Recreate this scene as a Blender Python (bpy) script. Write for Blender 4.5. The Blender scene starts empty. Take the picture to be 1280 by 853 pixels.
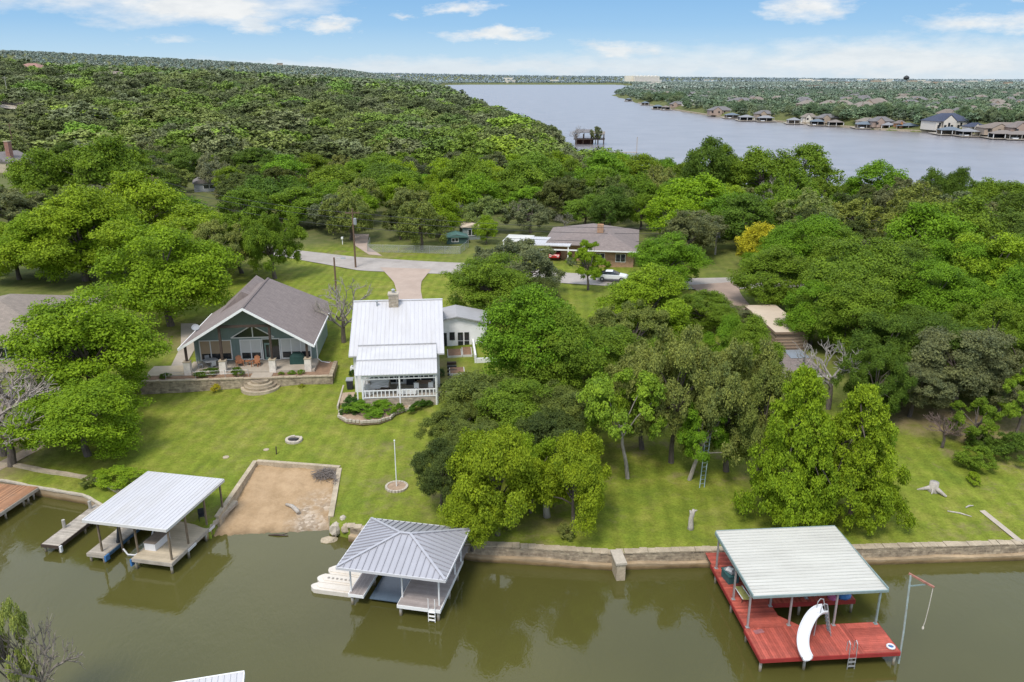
import bpy, math, random
import numpy as np
from mathutils import Vector, Matrix
R = math.radians
rnd = random.Random(11)
sc = bpy.context.scene
COL = sc.collection
# ------------------------------------------------------------------------------------------------ object helpers
def tag(o, label=None, cat=None, group=None, kind=None):
    if label: o['label'] = label
    if cat: o['category'] = cat
    if group: o['group'] = group
    if kind: o['kind'] = kind
    return o
def thing(name, label, cat, loc=(0, 0, 0), rz=0.0, group=None, scale=None):
    o = bpy.data.objects.new(name, None); COL.objects.link(o)
    o.location = loc; o.rotation_euler = (0, 0, rz); o.empty_display_size = 0.3
    if scale: o.scale = scale
    return tag(o, label, cat, group)
def copy_tree(o, parent=None):
    c = o.copy(); COL.objects.link(c)
    if parent: c.parent = parent
    for ch in list(o.children): copy_tree(ch, c)
    return c
def link(name, me, parent=None):
    o = bpy.data.objects.new(name, me); COL.objects.link(o)
    if parent: o.parent = parent
    return o
class MB:
    """collects shapes, then links them as one mesh object"""
    def __init__(s): s.v = []; s.f = []; s.t = []; s.tint = 0.5
    def add(s, vs, fs):
        b = len(s.v); s.v += [tuple(p) for p in vs]
        for f in fs: s.f.append([b+i for i in f]); s.t.append(s.tint)
        return s
    def quad(s, *p): return s.add(p, [list(range(len(p)))])
    def box(s, x0, x1, y0, y1, z0, z1, rz=0.0):
        cx, cy = (x0+x1)/2, (y0+y1)/2; c, n = math.cos(rz), math.sin(rz)
        P = []
        for z in (z0, z1):
            for x, y in ((x0, y0), (x1, y0), (x1, y1), (x0, y1)):
                dx, dy = x-cx, y-cy; P.append((cx+dx*c-dy*n, cy+dx*n+dy*c, z))
        return s.add(P, [[3, 2, 1, 0], [4, 5, 6, 7], [0, 1, 5, 4], [1, 2, 6, 5], [2, 3, 7, 6], [3, 0, 4, 7]])
    def bar(s, a, b, w, h=None):
        a = Vector(a); b = Vector(b); h = h or w; d = (b-a).normalized()
        u = d.cross(Vector((0, 0, 1)))
        u = Vector((1, 0, 0)) if u.length < 1e-4 else u.normalized()
        v = u.cross(d).normalized(); P = []
        for p in (a, b):
            for q, r in ((-1, -1), (1, -1), (1, 1), (-1, 1)): P.append(p+u*q*w/2+v*r*h/2)
        return s.add(P, [[0, 1, 2, 3], [7, 6, 5, 4], [1, 0, 4, 5], [2, 1, 5, 6], [3, 2, 6, 7], [0, 3, 7, 4]])
    def tube(s, pts, rs, n=8, caps=True):
        pts = [Vector(p) for p in pts]
        if not hasattr(rs, '__len__'): rs = [rs]*len(pts)
        P = []; up = Vector((0.31, 0.17, 0.93)); u = None
        for i, p in enumerate(pts):
            d = (pts[min(i+1, len(pts)-1)]-pts[max(i-1, 0)])
            d = d.normalized() if d.length > 1e-9 else Vector((0, 0, 1))
            u = d.cross(up) if u is None else (u-d*u.dot(d))
            if u.length < 1e-4: u = d.cross(Vector((1, 0, 0)))
            u.normalize(); v = d.cross(u)
            for k in range(n):
                a = 2*math.pi*k/n; P.append(p+(u*math.cos(a)+v*math.sin(a))*rs[i])
        F = []
        for i in range(len(pts)-1):
            for k in range(n):
                a, b = i*n+k, i*n+(k+1) % n; F.append([a, b, b+n, a+n])
        if caps: F.append(list(range(n))[::-1]); F.append([(len(pts)-1)*n+k for k in range(n)])
        return s.add(P, F)
    def lathe(s, c, prof, n=14):
        P = []; F = []
        for r, z in prof:
            for k in range(n): P.append((c[0]+r*math.cos(2*math.pi*k/n), c[1]+r*math.sin(2*math.pi*k/n), c[2]+z))
        for i in range(len(prof)-1):
            for k in range(n):
                a, b = i*n+k, i*n+(k+1) % n; F.append([a, b, b+n, a+n])
        F.append(list(range(n))[::-1]); F.append([(len(prof)-1)*n+k for k in range(n)])
        return s.add(P, F)
    def prism(s, poly, z0, z1):
        n = len(poly); P = [(x, y, z0) for x, y in poly]+[(x, y, z1) for x, y in poly]
        return s.add(P, [list(range(n))[::-1], [n+i for i in range(n)]]+[[i, (i+1) % n, n+(i+1) % n, n+i] for i in range(n)])
    def slab(s, pts, t):
        """a planar polygon thickened downwards"""
        n = len(pts); P = [tuple(p) for p in pts]+[(p[0], p[1], p[2]-t) for p in pts]
        return s.add(P, [list(range(n)), [2*n-1-i for i in range(n)]]+[[(i+1) % n, i, n+i, n+(i+1) % n] for i in range(n)])
    def build(s, name, m, parent=None, smooth=False):
        me = bpy.data.meshes.new(name); me.from_pydata(s.v, [], s.f); me.materials.append(m)
        a = me.attributes.new('tint', 'FLOAT', 'FACE'); a.data.foreach_set('value', s.t)
        if smooth: me.polygons.foreach_set('use_smooth', [True]*len(me.polygons))
        me.update(); return link(name, me, parent)
def planks(mb, x0, x1, y0, y1, z0, z1, w=0.16, along='y', gap=0.012, rs=rnd):
    """deck boards laid side by side; along = the way the boards run"""
    a0, a1 = (x0, x1) if along == 'y' else (y0, y1)
    n = max(1, int(round((a1-a0)/w))); st = (a1-a0)/n
    for i in range(n):
        p, q = a0+i*st+gap/2, a0+(i+1)*st-gap/2; mb.tint = rs.random(); e = rs.uniform(-.012, .012); dz = rs.uniform(-.004, .004)
        if along == 'y': mb.box(p, q, y0+e, y1+e, z0, z1+dz)
        else: mb.box(x0+e, x1+e, p, q, z0, z1+dz)
    mb.tint = 0.5
    return mb
# ------------------------------------------------------------------------------------------------ materials
def nodes(name):
    m = bpy.data.materials.new(name); m.use_nodes = True; t = m.node_tree
    return m, t, t.nodes['Principled BSDF'], t.nodes['Material Output']
def N(t, kind, **kw):
    n = t.nodes.new(kind)
    for k, v in kw.items():
        if k in n.inputs: n.inputs[k].default_value = v
        else: setattr(n, k, v)
    return n
def L(t, a, b): t.links.new(a, b)
def mixc(t, fac, a, b, blend='MIX'):
    n = t.nodes.new('ShaderNodeMix'); n.data_type = 'RGBA'; n.blend_type = blend
    for sock, val in ((n.inputs[0], fac), (n.inputs[6], a), (n.inputs[7], b)):
        if hasattr(val, 'is_linked') or hasattr(val, 'links'): t.links.new(val, sock)
        elif isinstance(val, (int, float)): sock.default_value = val
        else: sock.default_value = (*val[:3], 1)
    return n.outputs[2]
def mth(t, op, a, b=0.0, c=None, clamp=False):
    n = t.nodes.new('ShaderNodeMath'); n.operation = op; n.use_clamp = clamp
    for i, val in enumerate((a, b) if c is None else (a, b, c)):
        if hasattr(val, 'links'): t.links.new(val, n.inputs[i])
        else: n.inputs[i].default_value = val
    return n.outputs[0]
def ramp(t, fac, stops):
    n = t.nodes.new('ShaderNodeValToRGB'); L(t, fac, n.inputs[0]); e = n.color_ramp.elements
    while len(e) < len(stops): e.new(0.5)
    for i, (p, c) in enumerate(stops):
        e[i].position = p; e[i].color = (*c, 1) if hasattr(c, '__len__') else (c, c, c, 1)
    return n.outputs[0]
def coord(t, scale=(1, 1, 1), kind='Object', rot=(0, 0, 0)):
    if kind == 'World':
        g = t.nodes.new('ShaderNodeNewGeometry'); src = g.outputs['Position']
    else:
        g = t.nodes.new('ShaderNodeTexCoord'); src = g.outputs[kind]
    mp = N(t, 'ShaderNodeMapping'); mp.inputs['Scale'].default_value = scale; mp.inputs['Rotation'].default_value = rot
    L(t, src, mp.inputs[0]); return mp.outputs[0]
def noise(t, vec, scale, detail=4, rough=0.55, dist=0.0):
    n = N(t, 'ShaderNodeTexNoise'); n.inputs['Scale'].default_value = scale; n.inputs['Detail'].default_value = detail
    n.inputs['Roughness'].default_value = rough; n.inputs['Distortion'].default_value = dist
    L(t, vec, n.inputs['Vector']); return n.outputs['Fac']
def mul(c, k): return tuple(min(1.0, x*k) for x in c[:3])
def mk(name, c, rough=0.7, scale=3.0, var=0.25, stretch=(1, 1, 1), bump=0.0, bscale=20.0, metal=0.0, tint=0.0, spec=0.3, grime=0.0, grime_c=(.05, .045, .035)):
    """weathered base colour: two sizes of noise, board-to-board tint, optional grime and relief"""
    m, t, b, out = nodes(name); v = coord(t, stretch)
    f1 = noise(t, v, scale, 5); f2 = noise(t, v, scale*7, 3)
    f = mth(t, 'ADD', mth(t, 'MULTIPLY', f1, 0.65), mth(t, 'MULTIPLY', f2, 0.35))
    col = ramp(t, f, [(0.30, mul(c, 1-var)), (0.70, mul(c, 1+var))])
    if tint:
        a = N(t, 'ShaderNodeAttribute'); a.attribute_name = 'tint'
        k = mth(t, 'MULTIPLY_ADD', a.outputs['Fac'], 2*tint, 1-tint)
        cb = N(t, 'ShaderNodeCombineColor'); [L(t, k, cb.inputs[i]) for i in range(3)]
        col = mixc(t, 1.0, col, cb.outputs[0], 'MULTIPLY')
    if grime:
        g = noise(t, v, scale*0.6, 6, 0.65); gf = mth(t, 'MULTIPLY', ramp(t, g, [(0.45, 0.0), (0.68, 1.0)]), grime)
        col = mixc(t, gf, col, grime_c)
    L(t, col, b.inputs['Base Color']); b.inputs['Roughness'].default_value = rough
    b.inputs['Metallic'].default_value = metal; b.inputs['Specular IOR Level'].default_value = spec
    if bump:
        bn = N(t, 'ShaderNodeBump'); bn.inputs['Strength'].default_value = bump; bn.inputs['Distance'].default_value = 0.05
        L(t, noise(t, v, bscale, 4), bn.inputs['Height']); L(t, bn.outputs[0], b.inputs['Normal'])
    return m
def brickmat(name, c1, c2, mortar, bw, bh, msize=0.02, rough=0.85, bump=0.6, axis='xz', sq=0.5, var=0.3):
    """courses of stone, brick, shingle or siding; axis says which object axes the courses run along"""
    m, t, b, out = nodes(name)
    rot = {'xz': (R(90), 0, 0), 'yz': (R(90), 0, R(90)), 'xy': (0, 0, 0)}[axis]
    tc = N(t, 'ShaderNodeTexCoord'); v = tc.outputs['Object']
    if axis == 'xz':
        sp = N(t, 'ShaderNodeSeparateXYZ'); cbn = N(t, 'ShaderNodeCombineXYZ'); L(t, v, sp.inputs[0])
        L(t, mth(t, 'ADD', sp.outputs[0], sp.outputs[1]), cbn.inputs[0]); L(t, sp.outputs[2], cbn.inputs[1]); v = cbn.outputs[0]
    wob = noise(t, v, 1.5, 2); w2 = N(t, 'ShaderNodeVectorMath'); w2.operation = 'ADD'
    cb = N(t, 'ShaderNodeCombineXYZ'); L(t, mth(t, 'MULTIPLY', wob, bw*.3), cb.inputs[0]); L(t, mth(t, 'MULTIPLY', wob, bh*.4), cb.inputs[1])
    L(t, v, w2.inputs[0]); L(t, cb.outputs[0], w2.inputs[1])
    br = N(t, 'ShaderNodeTexBrick'); br.inputs['Scale'].default_value = 1.0; br.inputs['Brick Width'].default_value = bw; br.inputs['Row Height'].default_value = bh
    br.inputs['Mortar Size'].default_value = msize; br.inputs['Color1'].default_value = (*c1, 1); br.inputs['Color2'].default_value = (*c2, 1); br.inputs['Mortar'].default_value = (*mortar, 1)
    br.offset = sq; L(t, w2.outputs[0], br.inputs['Vector'])
    n1 = noise(t, v, 2.2, 6, 0.6)
    col = mixc(t, 1.0, br.outputs['Color'], ramp(t, n1, [(0.3, 1-var), (0.7, 1.0+var*.6)]), 'MULTIPLY')
    L(t, col, b.inputs['Base Color']); b.inputs['Roughness'].default_value = rough; b.inputs['Specular IOR Level'].default_value = 0.2
    if bump:
        bn = N(t, 'ShaderNodeBump'); bn.inputs['Strength'].default_value = bump; bn.inputs['Distance'].default_value = 0.03
        h = mth(t, 'ADD', mth(t, 'MULTIPLY', br.outputs['Fac'], -0.7), noise(t, v, 9, 4)); L(t, h, bn.inputs['Height']); L(t, bn.outputs[0], b.inputs['Normal'])
    return m
def leafmat(name, transl=0.24):
    m, t, b, out = nodes(name)
    oi = N(t, 'ShaderNodeObjectInfo'); a = N(t, 'ShaderNodeAttribute'); a.attribute_name = 'tint'
    k = mth(t, 'MULTIPLY_ADD', a.outputs['Fac'], 0.9, 0.55); k2 = mth(t, 'MULTIPLY_ADD', a.outputs['Fac'], 1.1, 0.45); k3 = mth(t, 'MULTIPLY_ADD', a.outputs['Fac'], 0.4, 0.8)
    cb = N(t, 'ShaderNodeCombineColor'); L(t, k2, cb.inputs[0]); L(t, k, cb.inputs[1]); L(t, k3, cb.inputs[2])
    col = mixc(t, 1.0, oi.outputs['Color'], cb.outputs[0], 'MULTIPLY')
    L(t, col, b.inputs['Base Color']); b.inputs['Roughness'].default_value = 0.6; b.inputs['Specular IOR Level'].default_value = 0.10
    tr = N(t, 'ShaderNodeBsdfTranslucent'); L(t, mixc(t, 1.0, col, (1.15, 1.1, 0.55), 'MULTIPLY'), tr.inputs[0])
    mx = N(t, 'ShaderNodeMixShader'); mx.inputs[0].default_value = transl; L(t, b.outputs[0], mx.inputs[1]); L(t, tr.outputs[0], mx.inputs[2]); L(t, mx.outputs[0], out.inputs[0])
    return m
def barkmat(name):
    m, t, b, out = nodes(name); v = coord(t, (1, 1, 0.3), 'World')
    oi = N(t, 'ShaderNodeObjectInfo'); col = mixc(t, 1.0, oi.outputs['Color'], ramp(t, noise(t, v, 6, 5), [(0.3, 0.55), (0.7, 1.25)]), 'MULTIPLY')
    L(t, col, b.inputs['Base Color']); b.inputs['Roughness'].default_value = 0.9; return m
# ------------------------------------------------ terrain model (world metres, lake level z = 0, camera 32 m above x = y = 0)
SHORE = [(-95,60),(-60,59.5),(-42,59),(-38.5,57.8),(-33.7,56.4),(-31,54.4),(-28,53.2),(-23.6,51.9),(-22.6,51.3),(-21.5,51.0),(-17,51.2),(-14.4,51.5),(-13.6,51.9),
         (-11.6,51.2),(-2.2,48.7),(0,48.5),(7,47.65),(7.5,47.75),(12.7,48.0),(23.9,48.3),(35.8,48.9),(60,50),(120,56)]
_sx = np.array([p[0] for p in SHORE], float); _sy = np.array([p[1] for p in SHORE], float)
def shore_y(x): return np.interp(x, _sx, _sy)
LAKE = np.array([(760,80),(450,115),(280,140),(205,152),(118,185),(72,196),(46,228),(30,262),(26,340),(30,425),(22,470),(-10,560),(-34,730),(-185,1740),(-280,2900),(-350,4100),(-440,5400),(-300,5900),
        (740,5900),(680,4700),(350,2500),(217,1810),(181,1200),(180,890),(186,743),(220,634),(246,553),(271,519),(284,456),(350,400),(510,330),(760,280)], float)
def lake_dist(x, y):
    """signed distance to the big lake's outline, positive on land"""
    x = np.asarray(x, float); y = np.asarray(y, float)
    d2 = np.full(x.shape, 1e18); ins = np.zeros(x.shape, bool)
    n = len(LAKE)
    for i in range(n):
        ax, ay = LAKE[i]; bx, by = LAKE[(i+1) % n]
        ex, ey = bx-ax, by-ay
        t = np.clip(((x-ax)*ex+(y-ay)*ey)/(ex*ex+ey*ey), 0, 1)
        d2 = np.minimum(d2, (x-ax-t*ex)**2+(y-ay-t*ey)**2)
        c = (ay > y) != (by > y)
        ins ^= c & (x < ex*(y-ay)/(ey if ey else 1e-9)+ax)
    d = np.sqrt(d2)
    return np.where(ins, -d, d)
def sstep(a, b, v):
    t = np.clip((v-a)/(b-a), 0, 1); return t*t*(3-2*t)
PIT = [(-21.6,60.9),(-14.4,59.85),(-13.55,51.6),(-22.1,50.6)]
def in_poly(x, y, P):
    ins = np.zeros(np.shape(x), bool)
    for i in range(len(P)):
        ax, ay = P[i]; bx, by = P[(i+1) % len(P)]
        if ay == by: continue
        c = (ay > y) != (by > y)
        ins ^= c & (x < (bx-ax)*(y-ay)/(by-ay)+ax)
    return ins
def ground(x, y):
    """terrain height (the sand pit is cut out of the lawn separately)"""
    x = np.asarray(x, float); y = np.asarray(y, float)
    s = y-shore_y(x)
    z0 = np.interp(x, [-45,-25,-12,0,40], [0.95,0.9,0.95,1.08,1.08])
    z = z0+np.interp(s, [0,20,27,47,73,175,500], [0,0.95,1.45,2.45,3.15,3.75,4.6])
    z = z+0.8*sstep(18,48,x)*sstep(5,31,s)*(1-sstep(75,190,s))
    u = x/np.maximum(y,1)
    hill = 36*(1-np.exp(-np.clip(-(x-6),0,None)/180.))*sstep(130,590,y)*(1-sstep(1150,1900,y)*0.5)*(1-0.16*sstep(560,1120,y))*np.interp(u,[-.68,-.56,-.08],[1.28,.93,.93])
    z = z+hill
    d = lake_dist(x, y)
    far = sstep(1600,3200,y)
    prof = np.interp(u, [-1.1,-.64,-.54,-.44,-.34,-.24,-.14,0,.26,.64,1.1], [185,166,151,130,110,84,62,40,28,18,16])
    ridge = np.where(u < -0.1, np.exp(-((y-4100)/1350.)**2), 0)*sstep(-0.05,-0.22,u)
    z = z*(1-far)+far*(6+np.clip((y-3100)/750.,0,10))
    z = np.maximum(z, prof*ridge*0.97+z*(1-ridge))
    back = np.exp(-((y-10200)/1900.)**2)*np.interp(u,[-.85,-.26,0,.26,.5,.85],[170,120,72,48,26,20])
    z = np.maximum(z, back)
    w = sstep(-6,14,d)
    z = np.where(y > 115, z*w-2.5*(1-w), z)
    return z
def gz(x, y): return float(ground(np.array([x]), np.array([y]))[0])
HEROES = [
('broad', -40.73, 72.48, 1.62, 11.16, 13.57, 2.03, 'bright', 'big bright green shade tree standing over the lawn beside the green house'),
('broad', -36.68, 62.47, 1.2, 6.79, 10.29, 0.95, 'bright', 'lower bright green tree above the waterside lawn, in front of the big shade tree'),
('broad', -42.58, 95.15, 2.87, 12.59, 15.54, 4.09, 'bright', 'tall full bright green tree just behind the grey gable house on its driveway side'),
('broad', -62.94, 115.21, 3.66, 12.8, 17.62, 0.45, 'lime', 'wide lime green tree behind the tan roof at the edge of the village'),
('broad', -65.66, 141.73, 4.2, 12.42, 14.67, 3.37, 'lime', 'round lime green tree rising behind the power line'),
('broad', -73.41, 116.11, 3.68, 8.84, 11.75, 2.3, 'lime', 'sparse lime green tree above the tan shingle roof'),
('live', -94.89, 150.43, 4.33, 9.0, 13.79, 0.36, 'drab', 'flat dark grey-green tree at the edge of the woods by the road'),
('broad', -51.63, 130.14, 4.06, 8.45, 13.08, 3.19, 'lime', 'pale lime tree between the silver shrub and the green house roof'),
('elm', -42.83, 115.2, 3.66, 9.48, 10.02, 0.24, 'olive', 'thin olive elm just behind the ridge of the green house'),
('elm', -35.72, 116.87, 3.74, 10.29, 10.14, 2.72, 'mid', 'loose green tree on several dark trunks beside the road bend'),
('broad', -88.7, 177.0, 4.79, 15.78, 17.38, 0.44, 'mid', 'full green tree behind the lime trees and below the wooded hill'),
('broad', -102.6, 176.58, 4.85, 12.73, 13.91, 0.57, 'mid', 'mid green tree beside the small house with a brick chimney'),
('silver', -75.41, 204.58, 5.41, 9.5, 8.84, 2.67, 'silver', 'pale silvery tree in front of a grey roof in the woods'),
('cedar', -81.61, 189.93, 5.06, 7.79, 9.37, 5.19, 'cedar', 'round olive brown cedar between the green trees and the silvery tree'),
('elm', 1.65, 106.28, 3.83, 7.98, 12.78, 0.78, 'grey', 'grey green feathery elm at the back of the big oak clump by the road'),
('broad', -2.61, 96.46, 3.52, 7.77, 11.1, 1.4, 'mid', 'spreading green oak overhanging the white house wing'),
('live', 3.12, 93.29, 3.44, 6.3, 6.36, 3.94, 'cedar', 'dull brown green tree on the shaded side of the oak behind the wing'),
('young', 10.71, 109.43, 3.92, 6.84, 6.02, 5.95, 'bright', 'slim young green tree standing alone on the verge before the brown roofed house'),
('young', 16.19, 132.87, 4.3, 3.53, 1.88, 3.62, 'mid', 'little sapling against the wall of the brown roofed house'),
('broad', 2.68, 73.1, 2.38, 10.55, 10.74, 2.49, 'fresh', 'large fresh green oak filling the middle behind the white garden wall'),
('broad', 15.1, 86.84, 3.12, 8.61, 10.61, 6.13, 'limeg', 'bright lime green rounded tree beside the white car'),
('broad', 8.59, 76.44, 2.61, 5.99, 9.04, 0.29, 'mid', 'mid green oak in the middle of the grove behind the lawn'),
('elm', 12.96, 81.36, 2.85, 6.89, 9.53, 5.39, 'olive2', 'olive green elm behind the grove, below the bright lime tree'),
('lean', 8.62, 57.72, 1.55, 9.18, 7.01, 1.82, 'fern', 'light green tree with a tall pale bare trunk on the lawn'),
('elm', -4.39, 62.17, 1.64, 4.73, 6.22, 0.91, 'live', 'dark grey green oak next to the white house porch garden'),
('broad', 0.35, 62.86, 1.76, 5.92, 8.16, 0.74, 'mid', 'dull green oak in the middle of the clump with an arching bare limb'),
('live', -5.28, 53.08, 1.19, 6.05, 4.59, 1.94, 'deepo', 'very dark live oak at the edge of the clump near the flagpole'),
('live', 4.84, 62.82, 1.79, 6.06, 7.34, 5.13, 'live', 'dark live oak beside the pale trunked tree'),
('willow', -1.03, 50.05, 1.14, 8.71, 6.66, 1.13, 'yellowg', 'yellow green willow leaning over the stone wall by the hip roofed dock'),
('willow', 4.38, 50.58, 1.2, 7.5, 5.17, 3.65, 'yellowg', 'yellow green willow clump with a broken grey trunk on the lawn'),
('elm', 13.17, 60.06, 1.65, 12.35, 7.71, 4.01, 'olive', 'tall olive grey elm in the middle of the lawn grove'),
('elm', 17.37, 59.02, 1.6, 11.88, 7.92, 2.34, 'olive', 'second tall olive grey elm, on the trailer side of the grove'),
('vine', 15.19, 57.49, 1.53, 6.78, 4.65, 3.44, 'fresh', 'small bright green leaning tree with a ladder on its trunk'),
('broad', 23.67, 74.78, 2.56, 7.03, 6.0, 0.39, 'mid', 'dense green tree in front of the long tan trailer'),
('broad', 27.88, 93.64, 3.64, 2.03, 5.85, 0.37, 'drab', 'low brown green bushy tree at the end of the paved drive'),
('cypress', 20.12, 51.31, 1.23, 12.21, 7.17, 1.29, 'limeg', 'yellow green cypress, the looser of the pair by the red dock'),
('cypress', 24.74, 51.63, 1.24, 10.68, 7.59, 4.27, 'lime', 'full lime green conical cypress by the red dock'),
('broad', 35.12, 69.79, 2.42, 5.75, 5.21, 2.69, 'deep', 'dark green tree behind the lime cypress'),
('live', 41.56, 69.58, 2.51, 8.64, 9.58, 1.97, 'drab', 'wide dark grey oak at the back of the dry clearing'),
('young', 39.82, 63.15, 1.93, 4.19, 4.25, 3.68, 'mid', 'low green bush tree at the edge of the dry clearing'),
('broad', 36.74, 83.58, 3.46, 8.6, 10.58, 2.85, 'mid', 'broad dense green tree behind the tan trailer'),
('broad', 42.13, 95.2, 4.2, 9.9, 13.81, 1.88, 'mid2', 'tall green tree crowning the thicket behind the trailer'),
('broad', 32.94, 99.83, 4.04, 7.46, 10.22, 4.99, 'mid', 'dense green tree beside the paved drive, below the yellow tree'),
('broad', 58.41, 95.99, 4.28, 10.26, 12.54, 4.39, 'limeg', 'yellowish green tree above the thicket at the frame edge'),
('elm', 42.63, 80.37, 3.47, 6.36, 8.41, 1.53, 'deep', 'dark green tree in the thicket above the dry clearing'),
('elm', 48.34, 76.51, 3.28, 8.43, 9.45, 3.61, 'mid', 'green elm in the thicket above the dry clearing, near the frame edge'),
('broad', 48.02, 87.98, 3.91, 8.66, 10.16, 3.3, 'fresh', 'fresh green tree in the heart of the thicket'),
('gold', 37.72, 119.94, 4.76, 6.64, 6.79, 5.5, 'gold', 'golden yellow tree glowing among the green ones'),
('young', 45.11, 65.34, 2.14, 5.93, 4.22, 4.58, 'fern', 'light green tree at the frame edge above the shrubs'),
('broad', 21.63, 109.35, 3.94, 7.5, 10.24, 1.81, 'fresh', 'light green tree at the road, between the white car and the drive'),
('live', 30.69, 130.21, 4.59, 7.4, 9.95, 6.16, 'drab', 'flat dark grey green tree behind the white pole'),
('broad', 42.71, 114.19, 4.75, 9.01, 11.53, 0.74, 'fresh', 'fresh green tree behind the golden one'),
('broad', -4.55, 140.53, 4.29, 4.98, 4.52, 2.63, 'limeg', 'small bright green tree next to the green roofed shed'),
('elm', -15.47, 136.22, 4.16, 8.79, 9.83, 4.75, 'olive2', 'loose olive tree over the chain link fence'),
('elm', 3.33, 150.05, 4.4, 6.32, 9.3, 0.95, 'grey', 'grey green scrubby tree behind the white carport roof'),
('elm', -29.25, 144.75, 4.2, 8.98, 10.12, 3.07, 'olive2', 'loose olive elm beside the tall power pole'),
('cedar', -20.46, 144.7, 4.21, 6.12, 6.67, 0.25, 'cedar', 'dark cedar by the chain link fence'),
('broad', 4.63, 71.49, 2.28, 9.07, 8.76, 4.2, 'mid', 'deep green oak rising directly behind the pale trunked tree'),
('broad', -2.04, 66.71, 1.91, 5.2, 8.61, 4.8, 'live', 'dull green oak nearest the lower corner of the big fresh green oak'),
('live', 3.17, 56.76, 1.49, 6.72, 5.97, 3.6, 'deepo', 'low dark oak half hidden behind the willow clump'),
('live', -3.07, 57.37, 1.45, 5.7, 5.54, 5.5, 'live', 'dark live oak right behind the leaning willow'),
('elm', 11.05, 62.82, 1.79, 9.81, 7.53, 1.97, 'olive', 'olive elm between the pale trunked tree and the tall elm'),
('broad', 15.99, 72.38, 2.34, 6.55, 7.06, 4.37, 'mid', 'mid green oak showing between the two tall elms'),
('elm', 19.68, 57.25, 1.51, 10.55, 6.19, 3.73, 'olive2', 'olive elm at the trailer end of the lawn grove'),
('broad', 22.32, 78.03, 2.71, 6.25, 5.09, 3.64, 'fresh', 'fresh green tree nearest the lower trailer roof'),
('broad', 23.12, 92.01, 3.43, 4.57, 7.07, 2.86, 'mid', 'rounded green tree between the lime tree and the trailer'),
('willow', -2.69, 48.72, 0.8, 5.37, 4.18, 5.27, 'yellowg', 'small yellow green willow branch hanging over the hip roofed dock corner'),
('willow', 1.5, 52.89, 1.3, 6.22, 5.04, 5.93, 'limeg', 'middle yellow green willow between the other two'),
('broad', 33.64, 85.82, 3.46, 7.43, 7.48, 2.98, 'fresh', 'green tree touching the trailer roof edge'),
('broad', 36.96, 75.42, 3.0, 7.22, 7.62, 4.17, 'deep', 'dark green tree above the dead grey one'),
('elm', 32.84, 67.37, 2.18, 7.71, 6.04, 0.38, 'deep', 'dark feathery tree behind the full lime cypress top'),
('broad', 43.21, 74.41, 3.05, 7.14, 8.15, 4.41, 'deep', 'broad dark green tree above the wide dark grey oak'),
('elm', 47.87, 70.6, 2.65, 9.26, 6.85, 4.06, 'mid', 'feathery tree at the frame edge behind the undergrowth'),
('live', 37.0, 68.48, 2.33, 6.13, 6.73, 6.24, 'drab', 'dark grey oak at the near end of the thicket'),
('live', 44.91, 68.29, 2.41, 6.87, 6.7, 5.16, 'drab', 'dark grey oak at the far end of the thicket'),
('broad', 54.62, 81.63, 3.57, 10.22, 8.11, 1.79, 'fresh', 'fresh green tree high at the frame edge above the thicket'),
('broad', 47.69, 95.92, 4.3, 8.09, 9.43, 2.42, 'deep', 'tall darker tree in the thicket beside the crowning one'),
('broad', 54.4, 95.96, 4.29, 9.28, 9.42, 4.2, 'fresh', 'fresh green tree in the thicket below the shore twins'),
('broad', 45.01, 110.96, 4.7, 7.34, 10.36, 0.14, 'mid2', 'green tree between the fresh one and the crowning one'),
('broad', 37.63, 114.75, 4.61, 4.41, 7.24, 2.9, 'fresh', 'fresh green tree hugging the far edge of the paved drive'),
('elm', -41.7, 119.81, 3.78, 9.32, 10.16, 1.06, 'mid', 'loose mid green elm between the pale lime tree and the road bend'),
('broad', -51.92, 122.74, 3.86, 8.04, 11.4, 0.74, 'lime', 'lime green tree squeezed between the round lime tree and the tall full one'),
('broad', -68.39, 115.21, 3.66, 10.63, 11.4, 0.37, 'bright', 'bright green tree behind the sparse lime one at the frame edge'),
('broad', -59.69, 118.4, 3.74, 10.05, 11.47, 4.82, 'bright', 'bright green tree behind the wide lime one'),
('live', -49.19, 109.66, 3.51, 7.43, 7.37, 0.81, 'mid', 'mid green tree behind the tall full one'),
('broad', 43.18, 182.5, 4.95, 14.92, 10.39, 1.56, 'deep', 'dark green tree standing out against the lake, first of the shore row'),
('broad', 48.6, 187.5, 4.96, 12.81, 7.37, 2.46, 'mid', 'green tree on the shore between the dark one and the wide pair'),
('broad', 57.21, 185.0, 4.97, 13.16, 14.54, 5.47, 'mid', 'wide green tree on the shore with its crown over the lake'),
('broad', 66.81, 185.0, 4.79, 13.16, 14.18, 0.51, 'mid2', 'broad green tree on the shore with a loose crown over the water'),
('broad', 78.05, 172.5, 5.03, 10.24, 12.95, 2.82, 'fresh', 'rounded green tree on the shore standing alone against the lake'),
('broad', 87.32, 167.5, 5.05, 9.25, 6.97, 3.45, 'deep', 'dark open crowned tree on the shore, one of a close pair'),
('broad', 92.36, 167.5, 5.06, 9.9, 6.63, 5.55, 'deep', 'dark twin tree on the shore touching its open crowned neighbour'),
('broad', 95.83, 160.0, 5.08, 8.78, 9.85, 5.15, 'mid', 'green tree on the shore close to the frame edge'),
]
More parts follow.
